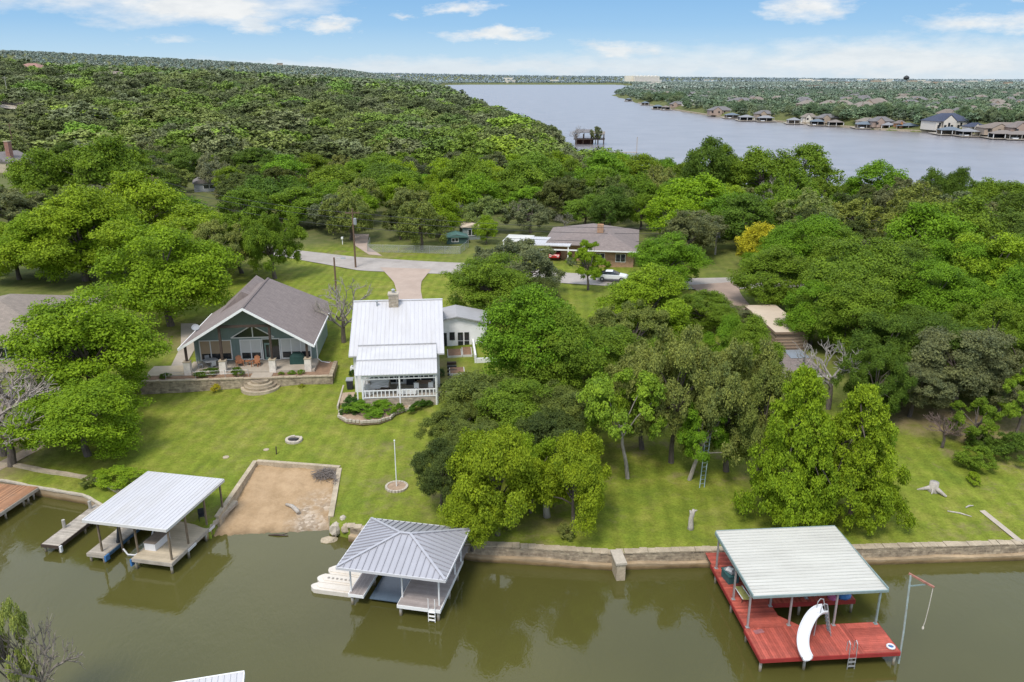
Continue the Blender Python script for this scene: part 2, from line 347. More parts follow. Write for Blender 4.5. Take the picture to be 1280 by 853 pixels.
SCATTER = [
('cedar',67.2,105.8,4.55,7.8,8.1,2.18,'cedar'),
('broad',53.2,106.2,4.59,6.9,10.1,2.38,'mid'),
('broad',73.4,110.6,4.66,7.8,9.0,2.63,'deep'),
('bare',67.7,112.1,4.72,6.4,5.6,0.73,'bark'),
('cedar',53.3,116.1,4.85,5.4,6.6,3.94,'drab'),
('broad',77.4,117.8,4.84,8.2,8.2,0.93,'deep'),
('broad',62.9,119.8,4.94,9.3,11.3,2.91,'fresh'),
('cedar',26.8,123.1,4.4,8.5,8.4,0.62,'drab'),
('cedar',54.8,124.3,5.04,6.7,7.8,5.16,'cedar'),
('cedar',47.2,125.9,5.05,7.8,7.4,1.02,'cedar'),
('broad',70.1,126.3,5.04,9.8,12.6,0.37,'mid'),
('bare',62.7,127.0,5.05,5.5,5.2,1.32,'bark'),
('broad',80.0,127.0,5.04,7.3,10.1,5.52,'deep'),
('broad',39.0,133.1,4.91,8.8,10.3,1.14,'deep'),
('elm',49.9,133.3,5.08,9.3,12.2,2.48,'olive'),
('cedar',78.7,135.6,5.08,8.1,9.6,3.22,'drab'),
('elm',59.6,136.8,5.09,7.6,12.5,1.44,'olive2'),
('broad',86.8,138.7,5.09,8.4,10.7,0.59,'deep'),
('broad',28.0,141.8,4.54,8.3,9.8,5.81,'bright'),
('elm',72.2,141.9,5.09,9.8,12.6,1.8,'olive2'),
('broad',39.3,142.9,4.94,7.7,11.0,1.85,'fresh'),
('broad',50.2,143.0,5.1,9.2,10.0,5.02,'mid'),
('cedar',61.8,144.9,5.1,8.0,8.6,2.99,'cedar'),
('cedar',89.8,145.3,5.09,7.7,7.2,5.98,'drab'),
('broad',-13.2,147.1,4.24,7.7,8.2,0.91,'bright'),
('elm',81.6,147.4,5.1,7.6,11.3,5.15,'grey'),
('broad',-59.9,148.5,4.26,7.0,8.7,3.46,'fresh'),
('bare',44.8,149.9,5.07,6.8,8.6,1.14,'bark'),
('broad',18.3,150.3,4.4,8.6,8.2,1.77,'deep'),
('cedar',-5.3,150.4,4.35,7.0,9.7,2.8,'olive2'),
('broad',-50.4,151.5,4.29,8.6,10.1,0.37,'mid2'),
('bare',10.1,151.5,4.41,5.0,5.2,1.51,'bark'),
('broad',94.2,151.8,5.09,8.4,10.2,2.07,'mid'),
('elm',-34.1,151.8,4.26,7.4,11.0,1.29,'grey'),
('cedar',55.2,152.1,5.09,7.7,7.6,1.84,'olive2'),
('broad',35.5,152.6,4.83,10.3,13.8,1.71,'bright'),
('broad',-66.8,152.6,4.32,5.7,8.9,5.75,'mid'),
('cedar',-18.9,152.7,4.28,8.7,11.1,2.68,'olive2'),
('broad',63.5,153.2,5.09,6.4,8.4,4.74,'fresh'),
('elm',24.9,153.4,4.51,7.2,8.7,5.39,'mid'),
('elm',74.6,155.1,5.09,9.2,10.1,3.97,'grey'),
('broad',14.3,156.3,4.44,6.4,8.6,1.17,'mid2'),
('broad',-42.2,157.5,4.34,7.5,12.5,2.88,'mid'),
('cedar',-89.8,157.7,4.42,6.8,7.1,4.8,'cedar'),
('broad',102.5,158.0,5.09,6.9,8.2,1.52,'mid'),
('bare',1.6,158.7,4.46,6.4,8.4,2.65,'bark'),
('bare',-11.2,158.9,4.35,5.4,6.8,0.52,'bark'),
('broad',-31.1,159.4,4.34,7.4,9.1,2.95,'bright'),
('cedar',82.6,159.4,5.08,7.1,9.1,3.37,'cedar'),
('broad',43.2,159.7,5.03,7.4,8.9,0.31,'bright'),
('bare',50.0,159.8,5.07,6.7,6.4,4.6,'bark'),
('elm',20.3,161.1,4.47,9.4,9.4,0.89,'olive2'),
('broad',-98.0,161.6,4.53,7.5,11.4,4.23,'mid2'),
('broad',36.0,161.6,4.85,6.1,8.0,5.29,'mid'),
('broad',-18.7,162.2,4.36,8.4,8.9,5.11,'mid'),
('cedar',-82.6,163.4,4.5,7.9,10.4,1.79,'drab'),
('cedar',72.2,163.6,5.06,6.9,7.5,0.77,'cedar'),
('cedar',-89.8,163.9,4.52,7.2,6.7,5.85,'olive2'),
('cedar',9.1,164.0,4.48,8.5,9.2,2.48,'cedar'),
('broad',-70.5,164.1,4.49,6.5,9.4,4.63,'fresh'),
('elm',56.5,164.7,5.05,9.9,13.3,5.19,'mid2'),
('broad',-50.1,165.3,4.46,9.5,13.9,6.1,'deep'),
('broad',105.5,165.4,5.07,6.7,6.8,4.46,'mid'),
('broad',-104.1,167.4,4.68,5.4,8.0,2.59,'mid'),
('broad',-14.0,167.8,4.41,8.2,8.3,3.74,'bright'),
('broad',33.9,168.3,4.79,7.6,8.4,2.57,'mid2'),
('cedar',43.2,168.7,5.0,6.1,7.1,0.51,'olive2'),
('cedar',-96.5,169.0,4.65,6.3,7.2,4.15,'cedar'),
('broad',26.1,169.1,4.6,9.4,9.3,3.09,'mid'),
('elm',-32.1,169.6,4.46,8.4,10.0,0.27,'olive'),
('broad',3.8,169.8,4.53,6.3,9.4,0.44,'fresh'),
('elm',102.6,170.4,5.05,6.3,6.8,0.55,'mid'),
('cedar',108.3,170.5,5.05,6.1,7.1,4.0,'drab'),
('broad',-7.5,171.1,4.49,9.3,9.9,0.37,'fresh'),
('cedar',12.4,171.4,4.53,8.4,10.5,2.9,'cedar'),
('elm',64.4,172.0,5.03,7.5,8.9,0.39,'mid'),
('broad',-77.7,172.1,4.65,9.7,14.2,2.98,'deep'),
('broad',-23.6,172.7,4.47,8.4,9.8,1.41,'bright'),
('broad',94.1,172.9,5.04,6.2,6.1,4.54,'deep'),
('elm',-113.0,172.9,4.88,7.2,8.4,3.61,'mid2'),
('cedar',50.0,173.7,5.02,5.5,6.8,3.19,'drab'),
('elm',87.4,173.7,5.03,6.1,8.1,5.78,'olive2'),
('bare',56.7,174.4,5.02,8.6,8.0,1.9,'bark'),
('broad',-39.0,174.5,4.55,7.1,8.9,3.01,'mid2'),
('cedar',42.3,175.7,4.96,6.7,6.8,1.49,'cedar'),
('elm',-48.3,175.9,4.62,7.6,9.2,5.24,'mid2'),
('broad',-1.5,176.0,4.57,6.2,8.2,1.68,'mid2'),
('bare',-15.3,176.3,4.5,6.0,5.3,4.6,'bark'),
('cedar',-60.1,176.6,4.68,8.6,11.4,0.47,'cedar'),
('broad',102.6,176.7,4.75,5.9,6.5,3.92,'mid'),
('broad',20.3,176.8,4.56,9.1,10.3,5.51,'mid2'),
('elm',31.4,178.0,4.74,9.6,9.6,4.73,'olive'),
('cedar',11.7,178.3,4.57,7.4,6.5,3.74,'cedar'),
('cedar',84.0,178.5,5.01,6.4,6.5,0.26,'cedar'),
('elm',92.5,178.8,4.79,5.7,5.7,3.7,'grey'),
('broad',112.1,179.7,2.63,7.0,10.4,5.87,'fresh'),
('broad',74.3,180.1,5.0,5.4,7.5,2.52,'mid'),
('cedar',-64.3,183.0,4.82,5.7,7.4,1.02,'drab'),
('elm',-25.3,183.1,4.59,8.4,14.1,5.48,'mid'),
('broad',-10.3,183.7,4.58,11.2,13.3,2.82,'mid'),
('cedar',103.3,183.9,1.51,7.0,8.0,3.42,'cedar'),
('broad',2.5,184.0,4.62,10.4,12.7,5.33,'mid'),
('bare',95.7,184.4,2.21,7.1,7.4,0.7,'bark'),
('elm',13.3,184.8,4.61,6.4,9.9,3.03,'grey'),
('bare',-33.3,186.3,4.69,6.7,6.6,0.16,'bark'),
('cedar',-53.2,186.6,4.83,8.6,11.4,2.47,'cedar'),
('broad',77.1,186.7,3.31,6.3,9.9,1.09,'bright'),
('broad',-90.5,187.1,5.04,6.8,9.3,6.02,'mid'),
('cedar',85.2,187.3,2.03,6.9,8.4,3.95,'cedar'),
('broad',-41.3,188.2,4.78,9.0,13.4,0.69,'mid'),
('cedar',35.2,188.4,4.82,7.3,9.9,1.52,'olive2'),
('broad',-105.9,189.5,5.18,5.7,8.2,2.81,'fresh'),
('broad',21.3,189.6,4.64,11.0,13.2,1.45,'fresh'),
('broad',-16.4,191.4,4.67,7.8,8.4,5.1,'lime'),
('broad',-66.8,191.6,5.02,7.4,8.4,2.44,'mid'),
('broad',-3.8,192.9,4.7,7.4,10.1,0.6,'lime'),
('bare',-60.3,193.2,5.01,5.0,5.5,4.96,'bark'),
('broad',67.8,193.8,1.59,8.8,8.3,5.85,'fresh'),
('broad',-29.6,194.3,4.79,8.8,14.5,1.67,'deep'),
('cedar',-95.0,194.5,5.26,8.5,11.2,2.32,'cedar'),
('broad',60.2,195.1,4.05,7.3,10.1,5.18,'bright'),
('elm',40.7,195.5,4.88,8.0,8.9,6.18,'mid2'),
('bare',-52.2,196.5,5.02,7.3,7.5,4.59,'bark'),
('elm',48.5,196.9,4.92,7.8,9.7,5.28,'mid'),
('broad',14.5,197.7,4.68,5.9,8.3,2.84,'deep'),
('broad',31.4,197.7,4.78,10.0,12.7,6.02,'mid'),
('broad',-21.1,197.7,4.78,5.6,8.1,1.03,'fresh'),
('cedar',-12.3,198.2,4.72,6.1,7.0,5.76,'cedar'),
('broad',-45.8,199.0,5.02,6.3,8.0,2.38,'mid'),
('elm',-84.9,199.4,5.34,6.9,11.0,0.52,'olive'),
('cedar',-66.4,200.7,5.23,7.4,9.9,0.35,'cedar'),
('cedar',-104.1,201.9,5.54,8.8,9.9,2.26,'drab'),
('elm',21.9,202.6,4.72,8.3,9.2,0.62,'mid'),
('broad',54.5,202.7,3.86,10.1,10.5,5.8,'mid'),
('elm',-115.7,203.1,5.7,7.2,11.0,4.8,'mid2'),
('broad',43.8,203.2,4.88,8.2,8.9,0.72,'mid2'),
('bare',-16.0,203.2,4.81,5.2,5.4,5.51,'bark'),
('broad',6.1,203.7,4.72,9.7,14.3,3.27,'mid2'),
('broad',-39.2,203.7,5.04,8.1,9.0,0.53,'mid'),
('broad',-6.8,203.8,4.79,7.8,11.1,0.91,'lime'),
('broad',-58.0,205.1,5.26,8.8,12.1,2.37,'fresh'),
('cedar',-45.8,205.5,5.15,5.5,6.8,2.98,'cedar'),
('cedar',-91.4,205.7,5.57,8.2,9.8,3.24,'drab'),
('broad',-28.5,206.5,4.97,8.1,9.3,5.31,'bright'),
('broad',14.8,206.5,4.73,8.2,8.4,6.26,'mid'),
('cedar',38.6,207.1,4.85,6.4,7.5,3.88,'olive2'),
('cedar',-21.0,207.9,4.92,6.1,8.6,1.9,'cedar'),
('broad',-100.1,209.6,5.77,5.8,9.2,0.25,'fresh'),
('broad',-37.3,210.7,5.15,7.9,8.7,2.51,'mid'),
('broad',-67.5,210.9,5.5,6.1,9.9,2.21,'mid2'),
('broad',26.0,211.2,4.78,8.8,12.2,2.05,'bright'),
('cedar',-120.1,212.1,6.05,6.1,10.1,3.13,'drab'),
('broad',-107.5,212.7,5.94,5.9,8.3,1.3,'fresh'),
('elm',-26.7,213.6,5.06,7.9,9.0,3.41,'grey'),
('broad',39.8,213.8,4.85,8.1,9.7,2.79,'fresh'),
('cedar',-4.5,214.8,4.89,9.1,10.7,3.81,'drab'),
('bare',-61.3,214.8,5.54,6.7,8.3,5.19,'bark'),
('broad',49.2,215.2,2.09,9.4,13.4,1.03,'bright'),
('cedar',-54.6,215.3,5.47,4.8,6.7,3.6,'olive2'),
('broad',9.1,215.3,4.79,9.1,10.2,5.32,'mid'),
('elm',-45.9,215.4,5.37,8.2,8.9,1.53,'olive'),
('broad',-18.0,215.4,4.99,7.8,11.0,1.19,'bright'),
('bare',-76.3,216.0,5.74,5.3,5.8,5.36,'bark'),
('elm',17.3,216.2,4.79,8.1,10.0,4.89,'grey'),
('bare',-66.0,218.1,5.69,6.2,4.9,1.54,'bark'),
('broad',-38.3,218.4,5.32,5.8,9.5,2.33,'deep'),
('broad',-99.7,219.4,6.11,9.0,13.3,4.64,'deep'),
('broad',30.2,220.3,4.83,8.1,11.4,3.6,'fresh'),
('elm',-29.9,220.4,5.23,8.4,9.3,4.57,'mid2'),
('bare',-140.7,220.5,7.0,6.1,5.8,0.82,'bark'),
('broad',-88.9,221.2,6.05,8.6,11.7,4.18,'deep'),
('cedar',-21.8,222.2,5.14,5.8,7.1,0.02,'drab'),
('bare',-46.8,222.3,5.54,7.0,6.8,4.28,'bark'),
('broad',-116.5,222.7,6.41,7.9,12.1,1.15,'mid'),
('broad',13.7,222.8,4.83,8.8,8.9,3.65,'bright'),
('elm',40.9,222.8,2.91,8.5,8.2,3.52,'olive2'),
('broad',0.5,223.0,4.93,7.7,10.3,5.11,'bright'),
('cedar',-108.4,223.2,6.34,7.0,6.6,6.2,'cedar'),
('broad',-54.5,223.3,5.68,7.1,11.5,4.44,'mid'),
('cedar',-78.7,223.6,6.01,6.9,6.7,3.87,'cedar'),
('broad',-8.2,224.2,5.01,7.7,9.5,0.94,'mid'),
('broad',-70.5,225.2,5.95,8.2,13.6,5.85,'deep'),
('cedar',-15.4,227.1,5.12,8.5,8.8,1.97,'drab'),
('broad',-36.6,227.7,5.48,7.4,13.3,4.25,'mid'),
('broad',24.6,228.3,4.85,8.1,8.3,0.97,'fresh'),
('bare',-92.0,228.5,6.35,5.9,8.2,2.16,'bark'),
('broad',-83.7,228.7,6.25,6.2,9.1,0.83,'bright'),
('broad',-125.6,230.7,6.84,8.4,10.3,3.42,'deep'),
('broad',30.6,231.7,4.72,7.3,8.8,2.49,'mid'),
('elm',-103.3,231.9,6.63,9.0,13.9,2.09,'grey'),
]
REST = [
(-8,233,6.2,6.8,2,8),
(17,234,6.1,8.4,2,8),
(-116,234,7.8,9.7,1,6),
(-70,235,7.0,10.3,2,8),
(-25,236,6.9,9.8,2,0),
(-81,236,6.3,11.0,1,5),
(6,236,9.6,11.7,0,0),
(-18,237,5.7,6.3,2,8),
(-57,238,8.4,16.5,1,5),
(-96,238,6.3,9.0,1,7),
(22,240,6.3,7.0,1,5),
(-42,240,6.2,10.5,1,5),
(-5,241,5.6,6.9,1,7),
(-136,242,6.6,10.6,1,5),
(-67,242,5.5,8.6,1,5),
(-102,243,6.3,8.5,1,5),
(-112,243,7.2,12.3,0,0),
(-128,243,7.8,8.6,2,8),
(-33,244,9.3,13.8,1,6),
(-149,244,5.6,7.0,1,5),
(-12,245,10.5,13.2,2,0),
(16,245,7.9,7.3,2,8),
(-87,245,11.5,15.1,1,6),
(26,246,7.1,11.7,0,0),
(7,246,6.8,11.3,1,6),
(-50,248,9.2,11.6,2,8),
(-74,249,11.2,14.8,1,7),
(-60,249,6.1,8.6,1,5),
(-103,250,8.3,9.0,2,0),
(-112,251,7.0,6.9,2,8),
(-159,251,8.4,15.0,1,7),
(-23,252,9.6,13.5,0,4),
(-3,252,10.0,15.0,0,3),
(-131,254,9.0,20.5,2,7),
(-92,254,5.3,6.6,1,5),
(-15,255,4.8,5.7,2,8),
(-58,257,8.0,9.8,2,8),
(-102,257,5.9,7.7,1,6),
(12,258,8.3,15.0,1,7),
(-46,258,4.5,5.7,2,8),
(-39,258,8.4,10.8,2,7),
(-113,259,7.4,10.1,1,6),
(-66,259,7.1,8.9,1,5),
(-86,259,8.9,10.3,2,7),
(-144,260,6.9,8.7,1,6),
(-75,260,8.0,9.7,1,6),
(-18,261,7.3,8.1,1,5),
(25,262,9.3,13.7,0,0),
(-51,263,6.5,9.2,1,5),
(-29,264,5.9,6.6,1,7),
(-167,264,7.2,13.3,0,7),
(-7,266,6.7,9.2,1,5),
(3,266,10.1,12.5,1,5),
(-138,267,9.5,12.5,0,1),
(-86,268,6.5,9.7,1,6),
(-40,268,8.4,11.7,0,1),
(-122,268,8.6,13.9,2,7),
(-32,269,7.2,7.2,1,5),
(-146,269,6.6,9.3,1,7),
(-64,269,5.8,6.9,1,5),
(-24,270,8.3,12.5,0,4),
(-74,270,9.5,13.8,2,0),
(23,272,5.4,6.6,2,8),
(16,272,5.9,11.2,0,0),
(-100,273,9.3,20.8,0,0),
(-57,273,8.3,8.9,1,7),
(-155,274,6.5,9.2,1,5),
(-140,276,7.9,8.9,0,1),
(-11,278,8.2,15.3,2,7),
(-127,278,8.7,10.8,2,7),
(-114,278,8.5,12.9,2,8),
(-50,278,8.0,13.7,1,5),
(10,279,9.7,10.5,2,0),
(25,279,7.1,9.6,0,4),
(-39,279,10.3,12.8,0,4),
(-170,280,6.9,10.7,1,6),
(-86,280,7.0,11.9,1,5),
(-75,280,5.5,6.8,1,5),
(-1,281,9.6,11.1,1,6),
(17,282,5.5,8.4,0,0),
(-28,282,8.2,10.0,2,0),
(-66,283,6.2,5.8,2,8),
(-120,284,5.5,7.2,1,5),
(-57,286,6.4,7.1,2,8),
(-126,287,5.9,6.0,2,8),
(-111,287,6.7,7.0,1,6),
(24,287,5.8,7.9,1,5),
(13,287,7.0,8.0,1,5),
(-152,287,10.3,12.7,1,5),
(-180,288,6.2,8.1,1,7),
(-136,288,7.0,9.7,2,0),
(-8,289,9.0,12.7,1,5),
(-162,289,7.4,11.9,1,7),
(-143,289,7.6,8.5,1,5),
(-93,290,9.2,14.1,1,5),
(-117,290,7.6,8.0,1,5),
(-39,290,9.5,12.7,2,0),
(-103,292,6.4,9.1,1,6),
(7,293,7.4,11.9,0,0),
(-72,294,8.5,14.1,1,5),
(-51,294,8.6,10.0,1,5),
(17,295,4.9,6.2,1,7),
(-188,295,4.7,6.1,2,8),
(-24,295,8.4,14.7,0,0),
(-60,296,7.0,9.5,1,5),
(-115,296,7.4,7.6,1,6),
(-133,297,7.3,13.4,2,0),
(-154,298,6.4,7.9,1,5),
(-107,298,7.6,8.1,0,0),
(-147,299,7.6,8.1,1,5),
(-84,299,10.9,17.5,1,6),
(-7,299,9.0,13.0,1,5),
(-16,300,6.5,7.0,1,6),
(19,300,5.3,7.5,0,0),
(11,301,8.0,10.2,1,7),
(-122,301,8.6,11.6,0,4),
(-98,302,7.9,8.4,1,5),
(-112,302,4.8,6.6,2,8),
(-48,302,5.8,9.0,2,8),
(2,304,7.6,10.9,1,7),
(-36,304,9.2,17.2,2,8),
(-61,304,5.5,8.4,1,5),
(-68,305,6.5,9.2,1,7),
(-13,306,6.8,7.2,1,7),
(-149,306,7.0,8.9,1,5),
(-172,306,7.9,11.2,1,5),
(-160,307,11.0,18.3,2,8),
(-105,308,5.3,6.5,1,5),
(-24,308,6.3,8.2,2,8),
(-99,310,6.9,7.1,1,6),
(-3,311,8.7,8.9,1,5),
(18,312,3.8,7.0,0,0),
(-114,312,5.9,8.1,1,7),
(-74,312,8.9,13.4,2,0),
(-87,313,8.0,12.0,1,5),
(-57,313,7.7,14.5,0,3),
(-131,314,10.9,21.1,2,7),
(-28,315,8.1,9.6,1,6),
(-146,315,8.2,11.0,0,4),
(5,316,11.4,14.4,1,7),
(-101,316,7.7,9.0,1,5),
(-13,317,7.1,12.1,0,3),
(-42,317,6.0,8.9,2,8),
(-199,318,6.6,8.1,1,6),
(15,318,8.7,9.2,1,6),
(-183,320,9.3,13.4,1,6),
(-116,320,8.7,12.8,0,7),
(-81,320,6.0,6.7,2,8),
(-67,320,5.5,8.0,1,5),
(-88,321,5.3,7.0,1,6),
(-160,321,7.4,9.2,1,6),
(-107,321,6.6,8.7,0,7),
(21,321,5.5,6.3,1,5),
(-33,322,5.8,8.3,2,8),
(-74,322,6.5,8.5,1,5),
(-60,323,6.8,9.1,1,5),
(-2,323,7.9,9.3,1,5),
(-141,324,9.8,12.4,1,6),
(13,325,7.0,8.4,2,8),
(-40,325,7.1,9.8,1,6),
(-96,325,7.4,12.2,1,6),
(-153,325,7.7,10.2,0,3),
(-16,326,7.7,9.4,2,0),
(-171,326,8.5,19.4,0,3),
(-52,326,7.1,10.1,1,5),
(-23,327,5.7,7.4,1,6),
(-112,328,6.2,5.5,2,8),
(-65,328,7.7,8.0,1,7),
(-87,328,7.2,11.5,2,8),
(-188,328,6.3,9.8,1,5),
(-123,328,9.5,11.4,1,7),
(-77,329,5.3,6.3,2,8),
(-31,331,7.1,12.2,2,0),
(21,331,5.2,8.8,0,0),
(-147,332,8.5,11.6,1,7),
(-71,332,6.5,7.5,1,5),
(-135,333,11.0,15.0,2,0),
(-2,334,11.0,19.0,0,2),
(-41,334,6.6,11.1,1,5),
(-15,335,8.6,10.7,0,4),
(-53,335,7.4,9.8,1,5),
(-110,335,6.9,8.4,1,6),
(15,336,7.6,11.4,1,6),
(-194,336,7.8,8.6,1,7),
(-83,336,7.9,8.2,1,6),
(-168,337,5.7,7.1,1,5),
(-213,337,6.1,8.4,2,8),
(-75,338,5.6,9.0,1,6),
(-159,338,8.5,14.7,2,7),
(-68,339,5.4,7.7,1,5),
(-62,339,6.1,7.3,1,5),
(-98,339,10.0,15.6,1,7),
(-47,339,7.1,7.5,2,8),
(-30,340,6.9,8.3,0,4),
(-143,340,8.6,9.5,0,0),
(-186,341,10.6,15.8,2,7),
(-129,342,8.7,10.7,2,7),
(22,342,4.3,8.0,1,5),
(-114,343,7.1,11.4,1,5),
(-198,343,6.4,9.5,1,5),
(-122,344,5.3,7.4,1,6),
(-171,344,8.1,8.9,1,7),
(-20,344,9.2,11.6,2,7),
(7,346,6.3,9.7,1,5),
(-149,347,7.4,9.1,2,8),
(-56,347,8.7,16.2,0,0),
(-68,348,7.4,8.3,1,6),
(-42,349,8.4,14.3,0,4),
(-134,349,5.9,8.5,1,6),
(-119,350,5.4,8.0,1,7),
(-87,350,7.5,12.7,1,5),
(-75,350,7.2,9.6,1,5),
(15,350,7.6,10.2,1,5),
(-183,350,7.4,8.3,1,5),
(-189,351,5.8,5.3,2,8),
(-4,351,7.5,8.8,1,5),
(-105,352,11.1,17.9,1,5),
(-30,352,7.3,7.4,2,8),
(-143,352,7.9,8.1,1,5),
(-199,352,7.7,8.5,2,8),
(-163,352,7.7,13.8,2,0),
(-12,353,7.1,11.7,1,5),
(22,353,3.8,4.3,1,5),
(-223,355,8.7,11.4,2,0),
(7,356,6.7,7.7,1,5),
(-122,356,5.9,7.9,1,5),
(-192,356,6.7,6.7,1,7),
(-24,356,6.7,10.9,1,5),
(-152,357,10.8,14.7,2,7),
(-48,357,6.7,7.8,1,5),
(0,358,7.3,7.6,1,5),
(-173,358,8.3,11.7,0,0),
(15,358,7.5,8.5,1,5),
(-68,358,7.4,11.5,1,7),
(-54,359,8.0,8.7,1,7),
(-38,360,8.4,12.6,1,7),
(-80,360,9.0,11.1,1,7),
(-96,360,5.4,6.2,2,8),
(-133,361,7.4,9.8,0,0),
(-89,361,7.9,9.7,1,7),
(-7,361,7.5,8.3,1,5),
(-120,361,6.7,6.7,1,5),
(-143,361,6.5,7.8,1,6),
(-161,362,6.1,7.7,2,8),
(-16,362,8.1,8.4,2,8),
(-113,363,7.7,9.1,1,6),
(-193,363,7.3,7.7,1,7),
(2,364,7.8,7.7,1,6),
(-206,364,8.7,10.4,1,5),
(-184,365,8.9,10.5,1,5),
(20,365,3.7,9.6,0,7),
(-167,366,8.3,9.8,2,8),
(-62,366,7.3,10.0,1,5),
(-106,367,7.5,11.4,0,4),
(-230,367,7.3,8.5,1,6),
(-45,368,8.1,10.6,1,5),
(-26,368,8.7,14.1,0,4),
(-3,368,8.0,7.6,1,6),
(8,369,6.9,10.9,2,8),
(-198,369,6.5,11.2,1,5),
(-53,370,6.3,9.6,1,7),
(-97,370,6.7,11.1,1,6),
(-120,370,8.5,12.8,0,4),
(-71,370,7.8,11.9,1,7),
(-83,371,10.4,13.6,0,7),
(-136,371,8.4,9.9,1,7),
(-12,371,8.3,9.9,1,6),
(-148,372,7.6,13.2,2,7),
(18,372,6.5,8.2,1,7),
(-158,373,9.3,11.7,1,5),
(-213,373,6.3,7.9,1,5),
(-112,373,5.3,7.2,1,5),
(-190,374,5.6,7.6,1,6),
(1,374,5.9,8.7,2,8),
(-174,375,9.1,13.1,2,8),
(-236,375,7.8,12.0,2,8),
(-36,376,9.4,13.7,2,7),
(-5,376,7.8,7.6,1,5),
(-205,376,7.9,10.0,1,6),
(-58,377,6.5,8.4,1,6),
(-197,377,5.1,6.6,1,5),
(-21,378,5.3,6.8,1,5),
(-75,378,6.7,8.9,1,5),
(6,379,7.7,8.3,1,5),
(-66,379,6.2,7.9,1,7),
(-103,380,6.0,7.7,1,7),
(-122,381,10.1,14.3,0,0),
(-86,382,8.2,8.8,1,6),
(-111,382,6.2,9.9,1,5),
(-213,382,8.7,10.3,2,0),
(13,382,6.9,9.5,1,5),
(-190,382,10.3,13.1,2,7),
(-224,383,7.6,14.5,2,8),
(-45,383,9.3,13.9,0,0),
(-96,383,6.4,10.8,1,7),
(-170,384,7.7,9.3,2,8),
(-26,384,8.4,11.8,1,5),
(-201,384,7.1,7.6,1,6),
(-236,384,8.0,9.9,1,7),
(-146,385,9.9,16.8,2,0),
(-15,385,6.5,8.0,1,5),
(-33,386,6.2,7.1,2,8),
(20,386,3.4,4.4,1,5),
(-4,387,8.0,8.4,1,5),
(-75,387,7.8,10.2,1,5),
(-134,388,6.7,8.1,2,8),
(-103,388,6.9,9.5,1,5),
(-56,388,7.1,9.6,1,5),
(15,389,6.5,8.4,1,5),
(-243,389,5.7,8.6,1,7),
(-90,390,7.3,7.6,1,7),
(-112,390,6.1,7.7,1,6),
(-10,391,7.0,7.8,1,7),
(-29,391,6.8,6.9,1,5),
(-158,392,10.0,12.6,2,7),
(-36,393,6.2,7.7,1,7),
(-207,393,7.2,10.9,1,7),
(-22,393,5.5,7.2,1,5),
(-82,393,6.2,8.5,2,8),
(-122,393,6.9,9.4,1,7),
(-180,393,9.6,17.5,1,5),
(-69,394,6.3,7.4,1,7),
(3,394,8.9,13.0,1,5),
(-247,395,7.4,7.8,1,7),
(-225,395,11.0,14.0,0,1),
(-60,396,9.7,12.2,1,6),
(-216,396,6.8,9.7,1,5),
(-75,396,6.2,7.4,1,6),
(-238,397,7.7,8.0,1,5),
(-141,397,9.0,13.0,1,5),
(-115,398,6.2,9.6,0,2),
(-195,398,9.5,15.3,1,6),
(-43,399,8.9,13.3,1,7),
(-150,399,6.2,8.1,1,5),
(-164,400,6.3,6.7,2,8),
(-93,400,8.7,12.7,1,7),
(-104,400,7.8,15.7,1,5),
(20,400,4.3,7.0,1,5),
(-24,400,8.6,10.0,1,6),
(-33,401,6.5,8.8,2,0),
(12,401,7.0,7.7,1,7),
(-14,401,8.6,15.2,1,6),
(-169,403,5.8,6.4,2,8),
(-64,403,5.7,7.3,1,6),
(-130,404,7.8,12.0,2,7),
(-206,405,7.2,12.4,2,7),
(-72,405,6.8,8.9,0,7),
(-56,405,7.7,12.4,0,0),
(-249,405,5.8,7.1,1,7),
(-240,406,9.2,12.7,1,5),
(-154,406,7.3,10.0,0,7),
(-82,406,8.9,11.3,1,5),
(-257,407,5.6,8.1,1,6),
(-121,407,8.4,10.3,1,7),
(-143,408,7.1,12.7,1,6),
(-175,408,10.0,12.3,2,0),
(-26,408,8.1,8.9,1,5),
(-198,409,6.7,6.4,2,8),
(-44,409,9.2,10.8,2,0),
(-191,410,7.4,10.1,1,7),
(19,410,5.0,5.7,1,5),
(12,411,6.6,8.8,1,5),
(-34,411,9.4,12.6,1,5),
(-12,412,9.2,10.2,1,5),
(-106,412,9.0,12.9,0,1),
(-227,412,10.1,17.9,1,5),
(-95,412,10.6,13.9,1,5),
(-252,412,8.8,10.0,1,5),
(-62,413,7.8,11.3,1,7),
(-245,413,7.0,6.7,1,5),
(-54,413,7.7,8.7,1,7),
(-1,414,8.8,13.1,1,5),
(-164,414,7.5,11.6,1,6),
(-21,414,5.8,7.8,1,7),
(-128,415,8.4,11.0,1,6),
(-261,416,6.4,10.0,1,5),
(-189,417,7.3,7.1,1,5),
(19,417,4.6,4.7,1,5),
(-47,417,6.3,9.2,1,5),
(-149,418,7.7,8.8,1,7),
(-137,418,6.9,10.6,1,5),
(-157,419,5.4,8.2,1,7),
(-178,419,9.0,11.3,2,7),
(-211,419,7.9,18.1,0,2),
(-85,419,7.6,13.0,1,5),
(8,419,7.5,11.3,2,0),
(-70,419,9.7,11.9,1,6),
(-195,420,5.8,8.1,1,5),
(-115,420,7.1,8.8,1,5),
(-57,421,5.2,6.0,2,8),
(16,421,5.0,6.5,1,5),
(-238,421,7.5,11.8,2,0),
(-267,423,7.6,11.1,1,7),
(-169,423,7.9,11.1,0,2),
(-40,423,8.9,13.3,1,5),
(-229,423,8.4,9.6,1,5),
(-12,424,6.0,8.0,1,6),
(-249,424,10.0,13.8,2,8),
(-103,424,7.0,8.4,1,7),
(-21,424,8.2,11.2,1,7),
(-147,426,6.3,7.8,1,5),
(-138,426,6.6,8.5,1,5),
(-127,426,7.1,9.7,1,6),
